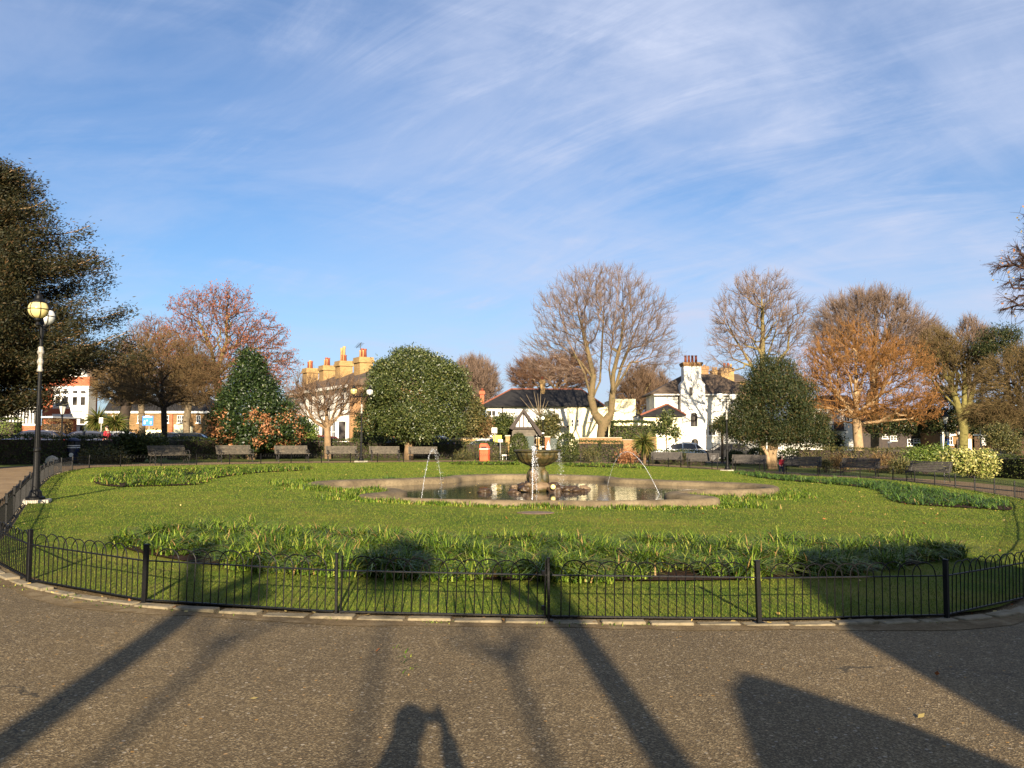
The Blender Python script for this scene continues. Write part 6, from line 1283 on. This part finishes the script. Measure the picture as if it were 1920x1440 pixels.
def car_proto(mat, label, tall=1.46):
    t = thing('parked_car', label, 'car'); k = tall / 1.46
    low = [(-2.1, .32), (-2.12, .62), (-2.02, .86), (-1.1, .93), (1.75, .93), (2.02, .88), (2.12, .62), (2.08, .32)]
    b = MB(); n = len(low); V = []
    for y, s in ((-.86, .97), (-.80, 1.0), (.80, 1.0), (.86, .97)): V += [(x * s, y, z if abs(y) < .85 else z * .98 + .01) for x, z in low]
    Fc = [tuple(range(n)), tuple(range(4 * n - 1, 3 * n - 1, -1))] + [(j * n + i, (j + 1) * n + i, (j + 1) * n + (i + 1) % n, j * n + (i + 1) % n) for j in range(3) for i in range(n)]
    b.add(V, Fc); b.build('body', mat, t, bevel=.03)
    cab = [(-1.15, .93), (-.45, 1.36 * k), (-.1, 1.44 * k), (.8, 1.44 * k), (1.3, 1.34 * k), (1.85, .95)]
    def cabin(ins, y0, zs=0): 
        m = MB(); V = [(x, -(y0 + .12 * (1 - (z - .93) / .5)), z) for x, z in cab] + [(x, (y0 + .12 * (1 - (z - .93) / .5)), z) for x, z in cab]; q = len(cab); m.add(V, [tuple(range(q)), tuple(range(2 * q - 1, q - 1, -1))] + [(i, i + q, (i + 1) % q + q, (i + 1) % q) for i in range(q)]); return m
    cabin(0, .60).build('windows', m_glass, t)
    b = MB(); b.prism([(-.50, 1.36 * k), (-.1, 1.455 * k), (.8, 1.455 * k), (1.32, 1.35 * k), (1.28, 1.27 * k), (.8, 1.33 * k), (-.1, 1.33 * k), (-.42, 1.28 * k)], -.66, .66)
    for y in (-1, 1):
        for (a, c) in (((-1.17, .93), (-.45, 1.37 * k)), ((.25, .93), (.25, 1.42 * k)), ((1.35, .93), (1.25, 1.36 * k)), ((1.87, .94), (1.3, 1.36 * k))): b.tube([(a[0], y * .735, a[1]), (c[0], y * .63, c[1])], .035, 5)
    b.build('roof', mat, t)
    for sx in (-1.3, 1.32):
        for sy in (-1, 1):
            w = MB(); w.tube([(sx, sy * .66, .32), (sx, sy * .88, .32)], .32, 18); wo = w.build('wheel', m_tyre, t); r = MB(); r.tube([(sx, sy * .86, .32), (sx, sy * .89, .32)], .2, 12); r.build('rim', m_rim, wo)
    for y in (-.66, .66): b = MB(); b.box(2.03, y, .76, .12, .3, .16); b.build('tail_lamp', m_lamp_r, t); b = MB(); b.box(-2.02, y, .70, .14, .32, .14); b.build('headlight', m_white, t)
    for y in (-1, 1): b = MB(); b.box(-.75, y * .92, .98, .12, .16, .12); b.build('mirror', mat, t, bevel=.02)
    return t
def put_car(t, px, Y, rz, label, first=True):
    o = t if first else copy_tree(t); x = XA(px, Y); o.location = (x, Y, gz(x)); o.rotation_euler = (0, 0, rz); o['label'] = label; return o
c = car_proto(p_white, 'x', 1.5); put_car(c, 1270, 67, R(2), 'white parked car with dark windows in front of the tall white house')
c = car_proto(p_navy, 'x'); put_car(c, 66, 54, R(8), 'dark navy car roof showing above the hedge left of the lamp post'); put_car(c, 158, 56, R(8), 'dark blue parked car above the left hedge, in front of the white bay window', False)
c = car_proto(p_black, 'x'); put_car(c, 300, 62, R(6), 'dark car behind the laurel shrub left of the spreading tree trunk'); put_car(c, 345, 63, R(6), 'black car just right of the spreading tree trunk', False); put_car(c, 1850, 66, R(-4), 'dark parked car behind the variegated shrub', False); put_car(c, 1800, 68, R(70), 'black car end-on in front of the white-trimmed bay house', False); put_car(c, 1360, 69, R(3), 'black parked car right of the white parked car', False)
c = car_proto(p_blue, 'x', 1.52); put_car(c, 808, 64, R(4), 'blue-grey car roof above the hedge right of the oak trunk')
c = car_proto(p_silver, 'x'); put_car(c, 712, 65, R(4), 'silver car roof above the hedge left of the oak trunk'); put_car(c, 905, 64.3, R(2), 'silver car behind the lit hedge end near the yellow sign', False); put_car(c, 212, 63, R(6), 'pale car behind the laurel shrub near the palms', False)
c = car_proto(p_red, 'x'); put_car(c, 595, 67, R(3), 'dark red car behind the hedge at the small bare tree trunk')
# ------------------------------------------------------------------ signs and street furniture
m_yellow = M_noise('yellow_sign', (0.75, 0.50, 0.03, 1), (0.8, 0.55, 0.04, 1), 2, 0.5, 0.02); m_blue = M_noise('blue_sign', (0.03, 0.16, 0.55, 1), (0.04, 0.2, 0.62, 1), 2, 0.5, 0.02); m_galv = M_noise('galvanised_steel', S(120, 120, 116), S(160, 160, 156), 6, 0.5, 0.1, 0.4)
def sign(px, Y, x0, x1, y0, y1, mat, label, name='road_sign', post=True, extra=None, rz=0):
    x = XA(px, Y); t = thing(name, label, 'sign', (x, Y, gz(x)), rz); top = ZA(y0, Y) - gz(x)
    if post: b = MB(); b.tube([(0, .06, -.05), (0, .06, top)], .038, 8); b.build('post', m_galv, t)
    b = MB(); b.bx(XA(x0, Y) - x, XA(x1, Y) - x, -.02, .018, ZA(y1, Y) - gz(x), top); o = b.build('plate', mat, t, bevel=.006)
    if extra: extra(t, x, Y)
    return t
sign(927.5, 61.5, 922, 932, 802, 812, m_white, 'square white sign board on a post above the yellow panel')
sign(932, 61.8, 925, 940.5, 816, 829, m_yellow, 'bright yellow panel on posts behind the hedge end')
sign(938, 59.3, 934, 942.5, 823.8, 829, m_white, 'low white sign plate on a grey post right of the orange bin')
g = AT(946, 858, 59); b = MB(); b.bx(-.18, .18, -.03, .03, .28, .38); b.bx(-.15, -.11, -.02, .02, 0, .28); b.bx(.11, .15, -.02, .02, 0, .28); o = b.build('ground_marker', m_white); o.location = (g.x, 59, gz(g.x)); tag(o, 'small low white marker board on legs by the signpost', 'marker')
def blue_marks(t, x, Y):
    b = MB()
    for k, (a, c, e, f) in enumerate(((269, 285, 781.5, 783), (270, 272.5, 789, 795), (274.5, 277, 787.5, 789.5), (281.5, 284, 790, 795))): b.bx(XA(a, Y) - x, XA(c, Y) - x, -.03, -.0205, ZA(f, Y) - gz(x), ZA(e, Y) - gz(x))
    b.build('marks', m_white, t)
sign(279, 66, 267, 287, 780, 798, m_blue, 'large blue sign with white marks under the spreading bare tree', extra=blue_marks)
sign(189, 58, 185.5, 188.7, 783, 793.5, m_white, 'pair of narrow white plates on a thin post by the palms', extra=lambda t, x, Y: (lambda b: (b.bx(XA(189.6, Y) - x, XA(192.8, Y) - x, -.02, .018, ZA(793.5, Y) - gz(x), ZA(783, Y) - gz(x)), b.build('plate', m_white, t)))(MB()))
def p_mark(t, x, Y):
    b = MB(); b.bx(XA(1773.3, Y) - x, XA(1774.3, Y) - x, -.03, -.0205, ZA(832, Y) - gz(x), ZA(825, Y) - gz(x)); b.bx(XA(1774.3, Y) - x, XA(1776.5, Y) - x, -.03, -.0205, ZA(826.2, Y) - gz(x), ZA(825, Y) - gz(x)); b.bx(XA(1774.3, Y) - x, XA(1776.5, Y) - x, -.03, -.0205, ZA(829.5, Y) - gz(x), ZA(828.3, Y) - gz(x)); b.bx(XA(1775.7, Y) - x, XA(1776.5, Y) - x, -.031, -.0207, ZA(828.3, Y) - gz(x), ZA(826.2, Y) - gz(x)); b.build('marks', m_white, t)
sign(1775, 64, 1771.5, 1779, 823, 834, m_blue, 'blue sign with a white mark low on the lantern post at the right', extra=p_mark)
sign(1773, 64.4, 1769, 1778, 810, 818, m_cream, 'cream square notice on the lantern post above the blue sign', post=False)
sign(1666, 70, 1663, 1671, 828, 831, m_white, 'small white T-shaped street sign under the orange tree')
def finger(px, Y, label):
    x = XA(px, Y); t = thing('fingerpost', label, 'signpost', (x, Y, gz(x))); top = ZA(808, Y) - gz(x); b = MB(); b.tube([(0, 0, 0), (0, 0, top)], .05, 8); b.lathe([(.07, 0), (.05, .08), (0, .14)], 0, 0, top, 8); b.build('post', m_galv, t)
    for a, c, y0 in ((1823, 1838, 814), (1837, 1851, 814), (1832, 1843, 819)): b = MB(); b.bx(XA(a, Y) - x, XA(c, Y) - x, -.08, -.051, ZA(y0 + 3, Y) - gz(x), ZA(y0, Y) - gz(x)); b.build('finger', m_white, t)
finger(1837.5, 62, 'white finger signpost with three arms at the right behind the shrubs')
m_lglass = M_globe('lantern_glass', (0.75, 0.74, 0.68, 1))
def lantern(px, Y, py_top, label, small=1.0):
    x = XA(px, Y); t = thing('street_lantern', label, 'street lamp', (x, Y, gz(x))); top = ZA(py_top, Y) - gz(x); s = small
    b = MB(); b.lathe([(.16, 0), (.16, .1), (.11, .2), (.10, .9), (.07, 1.0), (.055, 1.1), (.045, top - 1.3 * s), (.08, top - 1.28 * s), (.05, top - 1.22 * s), (.10, top - 1.1 * s)], n=10); b.build('pole', m_iron, t)
    b = MB(); b.lathe([(.11 * s, top - 1.1 * s), (.24 * s, top - .55 * s)], n=6); b.build('glass', m_lglass, t)
    b = MB(); b.lathe([(.36 * s, top - .55 * s), (.30 * s, top - .48 * s), (.12 * s, top - .25 * s), (.08 * s, top - .2 * s), (.09 * s, top - .12 * s), (.02, top)], n=6)
    for k in range(6): a = math.pi * k / 3; b.tube([(.11 * s * math.cos(a), .11 * s * math.sin(a), top - 1.1 * s), (.24 * s * math.cos(a), .24 * s * math.sin(a), top - .55 * s)], .015, 4)
    b.build('hood', m_iron, t)
lantern(116, 52, 745, 'black lantern street lamp in front of the white bay window', 0.95); lantern(1773, 64, 768, 'black lantern street lamp at the right against the dark evergreens'); lantern(1797, 70, 803, 'plain dark street post left of the finger signpost', 0.5)
x = XA(1018, 59); t = thing('banded_post', 'thin dark post with white bands rising behind the stone bowl', 'post', (x, 59, gz(x))); top = ZA(785, 59) - gz(x); b = MB(); b.lathe([(.085, 0), (.08, 1.2), (.05, 1.3), (.035, top)], n=8); b.build('shaft', m_iron, t)
b = MB()
for z0, z1 in ((.55, .65), (.95, 1.02), (1.9, 1.98)): b.lathe([(.095, z0), (.095, z1)], n=8)
b.build('band', m_white, t); b = MB(); b.lathe([(.02, 0), (.11, .06), (.13, .13), (.11, .2), (.02, .26)], 0, 0, top - .1, 10); b.build('lamp_head', m_white, t, True)
Y = 63; x0 = XA(1335, Y); t = thing('area_railing', 'thin black railing along the pavement in front of the white house', 'railing', (x0, Y, gz(x0))); b = MB(); xe = XA(1500, Y)
n = 60
for k in range(n): x = x0 + (xe - x0) * k / (n - 1); b.tube([(x - x0, 0, gz(x) - gz(x0)), (x - x0, 0, gz(x) - gz(x0) + 1.5)], .012 if k % 10 else .03, 4)
for z in (.25, 1.42): b.tube([(0, 0, z), (xe - x0, 0, z + gz(xe) - gz(x0))], .018, 4)
b.build('bars', m_iron, t)
# mileage-stone by the left bin, white parcel on the lawn, drain cover
g = G(97, 872); o = blob(.30, .2, .26, 4, 2, .12).build('boulder', m_stone_pale, None, True); o.location = (g.x, g.y, gz(g.x) + .15); tag(o, 'pale rounded boulder at the hedge foot left of the navy bin', 'boulder')
g = G(1004, 966); b = MB(); b.lathe([(.30, 0), (.30, .012), (0, .014)], n=20, sx=1.3); o = b.build('drain_cover', M_noise('rusty_cover', S(84, 70, 56), S(120, 98, 78), 8, .8, .3)); o.location = (g.x, g.y, gz(g.x) + .045); tag(o, 'flat rusty drain cover in the lawn in front of the pool', 'cover')
# ------------------------------------------------------------------ bird
b = blob(.09, .22, .09, 2, 2, .1); o = b.build('crow', p_black, None, True); p = AT(428, 609, 74.5); o.location = p; o.rotation_euler = (.5, 0, .7)
h_ = blob(.06, .07, .06, 3, 2, .05).build('head', p_black, o, True); h_.location = (0, .22, .08); bk = MB(); bk.tube([(0, .27, .08), (0, .38, .06)], [.025, .004], 5); bk.build('beak', p_black, o); tl_ = MB(); tl_.box(0, -.3, -.02, .08, .22, .02); tl_.build('tail', p_black, o); tag(o, 'black crow perched high in the russet tree', 'bird')
# ------------------------------------------------------------------ people
m_skin = M_noise('skin', (0.50, 0.30, 0.21, 1), (0.56, 0.34, 0.25, 1), 10, 0.5, 0.03); m_hair = M_noise('dark_hair', (0.02, 0.013, 0.009, 1), (0.05, 0.03, 0.02, 1), 40, 0.5, 0.2)
def cloth(name, c): return M_noise(name, tuple(v * .85 for v in c[:3]) + (1,), tuple(min(1, v * 1.1) for v in c[:3]) + (1,), 18, .85, .15)
m_redc = cloth('red_coat', S(150, 34, 44)); m_jean = cloth('denim', S(44, 52, 76)); m_coat = cloth('dark_coat', S(36, 38, 46)); m_blk = cloth('black_trousers', S(24, 24, 26))
def skin_mesh(name, joints, edges, mat, parent, root=0, sub=2):
    me = bpy.data.meshes.new(name); me.from_pydata([j[0] for j in joints], edges, []); o = bpy.data.objects.new(name, me); COL.objects.link(o)
    md = o.modifiers.new('s', 'SKIN'); 
    for i, j in enumerate(joints): 
        rr = j[1]; me.skin_vertices[0].data[i].radius = (rr, rr) if not isinstance(rr, tuple) else rr
        me.skin_vertices[0].data[i].use_root = (i == root)
    sd = o.modifiers.new('d', 'SUBSURF'); sd.levels = sub; sd.render_levels = sub
    dg = bpy.context.evaluated_depsgraph_get(); ev = o.evaluated_get(dg); m2 = bpy.data.meshes.new_from_object(ev); bpy.data.objects.remove(o); m2.materials.clear(); m2.materials.append(mat)
    m2.polygons.foreach_set('use_smooth', [True] * len(m2.polygons)); o2 = bpy.data.objects.new(name, m2); COL.objects.link(o2); o2.parent = parent; return o2
def person(loc, rz, label, hands, hip_z=.93, knees=None, feet=None, lean=0.0, coat=None, legs=None, head_dy=0.0, scale=1.0, hair=None, tuck=False, bulk=1.0):
    """facing +y; hands: ((x,y,z) left, (x,y,z) right)"""
    t = thing('person', label, 'person', loc, rz); t.scale = (scale,) * 3; y1 = lean
    knees = knees or ((-.11, .03, .5), (.11, .03, .5)); feet = feet or ((-.12, 0, .08), (.12, 0, .08)); hz = hip_z; sh = hz + .50; nk = sh + .08
    # one continuous body: pelvis, chest, neck, head, arms with hands, legs
    J = [((0, 0, hz), (.155, .11)), ((0, y1 * .5, hz + .25), (.145, .105)), ((0, y1, sh - .06), (.16, .11)), ((0, y1 + .01, nk), .058), ((0, y1 + .03 + head_dy, nk + .10), (.072, .085)), ((0, y1 + .035 + head_dy, nk + .20), (.08, .098)), ((0, y1 + .02 + head_dy, nk + .27), (.06, .075))]
    E = [(0, 1), (1, 2), (2, 3), (3, 4), (4, 5), (5, 6)]
    for s, hd in ((-1, hands[0]), (1, hands[1])):
        so_ = Vector((s * .20, y1, sh - .01)); hv = Vector(hd); el = (so_ + hv) / 2; dd = (hv - so_).length; b_ = math.sqrt(max(.0004, .28 ** 2 - (dd / 2) ** 2)); el = el + Vector((s * ((.12 if s < 0 else .34) if tuck else .55), -.1, -.8)).normalized() * b_
        i = len(J); J += [(tuple(so_), .062), (tuple(el), .045), (tuple(hv - (hv - el).normalized() * .05), .03), (tuple(hv), (.04, .022))]; E += [(2, i), (i, i + 1), (i + 1, i + 2), (i + 2, i + 3)]
        f = (hv - el).normalized(); up_ = Vector((0, 0, 1)); sd_ = f.cross(up_).normalized() if abs(f.z) < .9 else Vector((1, 0, 0))
        inn = Vector((-s, .25, 0)).normalized()
        for q in range(4):
            base = hv + sd_.cross(f) * (.026 - .018 * q) ; k = len(J); ln = (.075, .085, .08, .062)[q]
            J += [(tuple(base + f * .035), .0095), (tuple(base + f * (.035 + ln * .5) + inn * .012), .0085), (tuple(base + f * (.035 + ln * .72) + inn * ln * .45), .007)]; E += [(i + 3, k), (k, k + 1), (k + 1, k + 2)]
        k = len(J); th = hv + sd_.cross(f) * .03; J += [(tuple(th + inn * .02), .011), (tuple(th + inn * .05 + f * .03), .009)]; E += [(i + 3, k), (k, k + 1)]
    for s in (0, 1):
        i = len(J); kx, ft = knees[s], feet[s]; sg = -1 if s == 0 else 1; J += [((sg * .09, 0, hz - .05), .095), (kx, .062), (((ft[0], ft[1], ft[2] + .02)), .042), ((ft[0] * 1.05, ft[1] + .16, ft[2] - .035), (.04, .03))]; E += [(0, i), (i, i + 1), (i + 1, i + 2), (i + 2, i + 3)]
    skin_mesh('body', J, E, m_skin, t)
    # clothes follow the same skeleton
    JC = [((0, 0, hz - .03), (.18 * bulk, .135)), ((0, y1 * .5, hz + .25), (.168 * bulk, .125)), ((0, y1, sh - .06), (.185 * bulk, .13)), ((0, y1 + .01, nk - .02), (.17, .12) if tuck else .085)]; EC = [(0, 1), (1, 2), (2, 3)]
    for s, hd in ((-1, hands[0]), (1, hands[1])):
        so_ = Vector((s * .20, y1, sh - .01)); hv = Vector(hd); el = (so_ + hv) / 2; dd = (hv - so_).length; b_ = math.sqrt(max(.0004, .28 ** 2 - (dd / 2) ** 2)); el = el + Vector((s * ((.12 if s < 0 else .34) if tuck else .55), -.1, -.8)).normalized() * b_
        i = len(JC); JC += [(tuple(so_), .08), (tuple(el), .062), (tuple(hv - (hv - el).normalized() * .07), .048)]; EC += [(2, i), (i, i + 1), (i + 1, i + 2)]
    skin_mesh('coat', JC, EC, coat or m_coat, t)
    JL = [((0, 0, hz), (.16, .12))]; EL = []
    for s in (0, 1):
        i = len(JL); sg = -1 if s == 0 else 1; JL += [((sg * .09, 0, hz - .06), .108), (knees[s], .076), ((feet[s][0], feet[s][1], feet[s][2] + .02), .058)]; EL += [(0, i), (i, i + 1), (i + 1, i + 2)]
    skin_mesh('trousers', JL, EL, legs or m_blk, t)
    for s in (0, 1):
        ft = feet[s]; sh_ = MB(); f = blob(.05, .14, .05, 3, 2, .05); f.v = [(x + ft[0] * 1.03, y + ft[1] + .06, max(-.0, z + .045 + ft[2] - .08)) for x, y, z in f.v]; f.build('shoe', m_black, t, True)
    hc = Vector((0, y1 + .03 + head_dy, nk + .20)); f = blob(.092, .112, .098, 5, 3, .06); f.v = [(x, y - .018, z + .035) if not (y > .05 and z < .035) else (x * .93, y * .55 - .018, z * .6 + .045) for x, y, z in f.v]; f.v = [(x + hc.x, y + hc.y, z + hc.z) for x, y, z in f.v]; f.build('hair', hair or m_hair, t, True)
    fc = MB()
    for sx in (-1, 1): fc.lathe([(.0, -.009), (.011, 0), (0, .009)], hc.x + sx * .032, hc.y + .088, hc.z - .01, 8)
    fc.build('eye', m_black, t, True); nz = MB(); nz.tube([(hc.x, hc.y + .092, hc.z - .005), (hc.x, hc.y + .116, hc.z - .045), (hc.x, hc.y + .09, hc.z - .055)], [.008, .014, .01], 6); nz.build('nose', m_skin, t, True)
    mo = MB(); mo.tube([(hc.x - .022, hc.y + .086, hc.z - .083), (hc.x, hc.y + .094, hc.z - .084), (hc.x + .022, hc.y + .086, hc.z - .083)], .005, 5); mo.build('mouth', m_redc, t, True)
    for sx in (-1, 1): e = blob(.012, .025, .034, 2, 2, .05); e.v = [(x + hc.x + sx * .083, y + hc.y, z + hc.z - .02) for x, y, z in e.v]; e.build('ear', m_skin, t, True)
    return t
g = XA(201, 54); person((g, 54, gz(g)), R(80), 'person in a red coat walking behind the left hedge by the palms', ((-.26, .10, .85), (.26, -.08, .85)), coat=m_redc, feet=((-.1, .22, .08), (.1, -.22, .10)), knees=((-.1, .18, .5), (.1, -.02, .48)))
# seated person at the left end of the bench right of the yew
g = G(1468, 888); pr = face_rz(g.x, g.y, R(8)) + math.pi
person((g.x + .12, g.y + .45, gz(g.x)), pr, 'small figure in a red jacket at the end of the bench right of the yew', ((-.12, .36, .62), (.12, .36, .62)), hip_z=.54, knees=((-.12, .45, .52), (.12, .45, .52)), feet=((-.12, .46, .08), (.12, .46, .08)), coat=m_redc, legs=m_jean, scale=0.66)
# the photographer, holding a phone; only the shadow falls into the picture
t = person((-.05, -.52, gz(0)), 0, 'photographer in a dark coat holding a phone up in both hands', ((-.05, .46, 1.585), (.15, .46, 1.585)), hip_z=.90, lean=.02, head_dy=.04, tuck=True, bulk=1.34)
b = MB(); b.box(0, -.03, 1.60, .145, .009, .072); o = b.build('phone', m_black, None, bevel=.004); o.location = (0, 0, 0); tag(o, 'black mobile phone held sideways by the photographer', 'phone')
# ------------------------------------------------------------------ things behind the photographer that throw the long shadows
def back_tree(name, label, x, y, pl, r, seed, ells, nt_=7, mat_b=None, mat_t=None):
    limbs = [[(x + a, y + b_, gz(x) + c_) for a, b_, c_ in pl]]; E = [np.array([x + e[0], y + e[1], e[2], e[3], e[3], e[4]]) for e in ells]
    return bare_tree(name, label, limbs, E, nt_, seed, mat_b or bk_grey, mat_t or tw_dark, r, 2, .35, .006, .2, .3, 0, .4, exp=.25)
back_tree('pollard_tree', 'lopped street tree behind the photographer to the right', 1.62, -5.0, [(0, 0, -.05), (.05, 0, 2.0), (.12, 0, 3.9)], .115, 201, [(.1, 0, 4.7, .7, .5)])
back_tree('pollard_tree', 'lopped street tree behind the photographer to the left', -1.52, -6.0, [(0, 0, -.05), (-.02, 0, 2.5), (0, 0, 4.5)], .125, 202, [(0, 0, 5.0, .8, .5), (-.3, 0, 5.3, .6, .4)])
back_tree('slim_tree', 'slim bare tree farther behind the photographer on the left', -.30, -14, [(0, 0, -.05), (.05, 0, 4), (.15, 0, 6.6)], .045, 203, [(.2, 0, 7.1, .6, .5)], 8)
back_tree('slim_tree', 'slim bare tree farther behind the photographer in the middle', 1.75, -12, [(0, 0, -.05), (.1, 0, 3), (.05, 0, 5.9)], .045, 204, [(0, 0, 6.3, .6, .5)], 8)
x, y = 1.05, -14.0; t = thing('leafy_shadow_caster', 'unseen leafy-headed stem added behind the photographer to throw the rounded bed shadow', 'tree', (x, y, gz(x))); stem(t, [(x, y, -.1), (x, y, 4), (x, y, 7.6)], [.05, .04, .03], bk_dark, (x, y, gz(x)), 6)  # added, unseen: head placed to throw the rounded shadow on the bed
leaf_crown(t, [np.array([x - .17, y, 7.75, .22, .3, .42]), np.array([x + .02, y, 7.95, .22, .3, .45]), np.array([x + .2, y, 7.85, .2, .3, .42])], 2600, .12, .08, 3, lf_hedge, org=(x, y, gz(x)), shell=(.2, 1.0), tuft=3, tuft_r=.05)
h = thing('roofed_shadow_caster', 'unseen hip-roofed block added behind the photographer, shaped to throw the right-hand shadow', 'shadow caster', (6.5, -4, gz(6.5)))  # added, unseen: outline worked back from the shadow it throws
b = MB(); b.bx(4.06, 12, -9, -4.2, -.4, 3.45); pb(b, 'wall', m_brick_r, h)
b = MB(); zb = 3.6; b.add([(3.98, -4, zb), (12.3, -4, zb + .2), (12.3, -9.3, zb), (3.98, -9.3, zb), (5.1, -4.4, 5.1), (8.0, -4.4, 5.5), (8.3, -4.4, 4.5), (12.3, -4.4, 4.35), (12.3, -9, 4.2), (5.1, -9, 4.9)], [(0, 1, 7, 6, 5, 4), (0, 4, 9, 3), (4, 5, 6, 7, 8, 9), (1, 2, 8, 7), (3, 9, 8, 2), (0, 3, 2, 1)]); pb(b, 'roof', m_tile_d, h)
h = thing('pointed_shadow_caster', 'unseen pointed hut added behind the photographer, shaped for the lower right shadow', 'kiosk', (2.7, -3, gz(2.7)))  # added, unseen: roof outline follows the pointed shadow at lower right
b = MB(); b.bx(1.92, 3.12, -4, -3.05, -.2, 2.24); pb(b, 'cabin', m_board, h); b = MB(); b.prism([(1.86, 2.241), (3.34, 2.241), (3.06, 2.54), (2.62, 2.82), (2.48, 2.87), (2.26, 2.74)], -4.05, -3.0); pb(b, 'roof', m_dark, h)
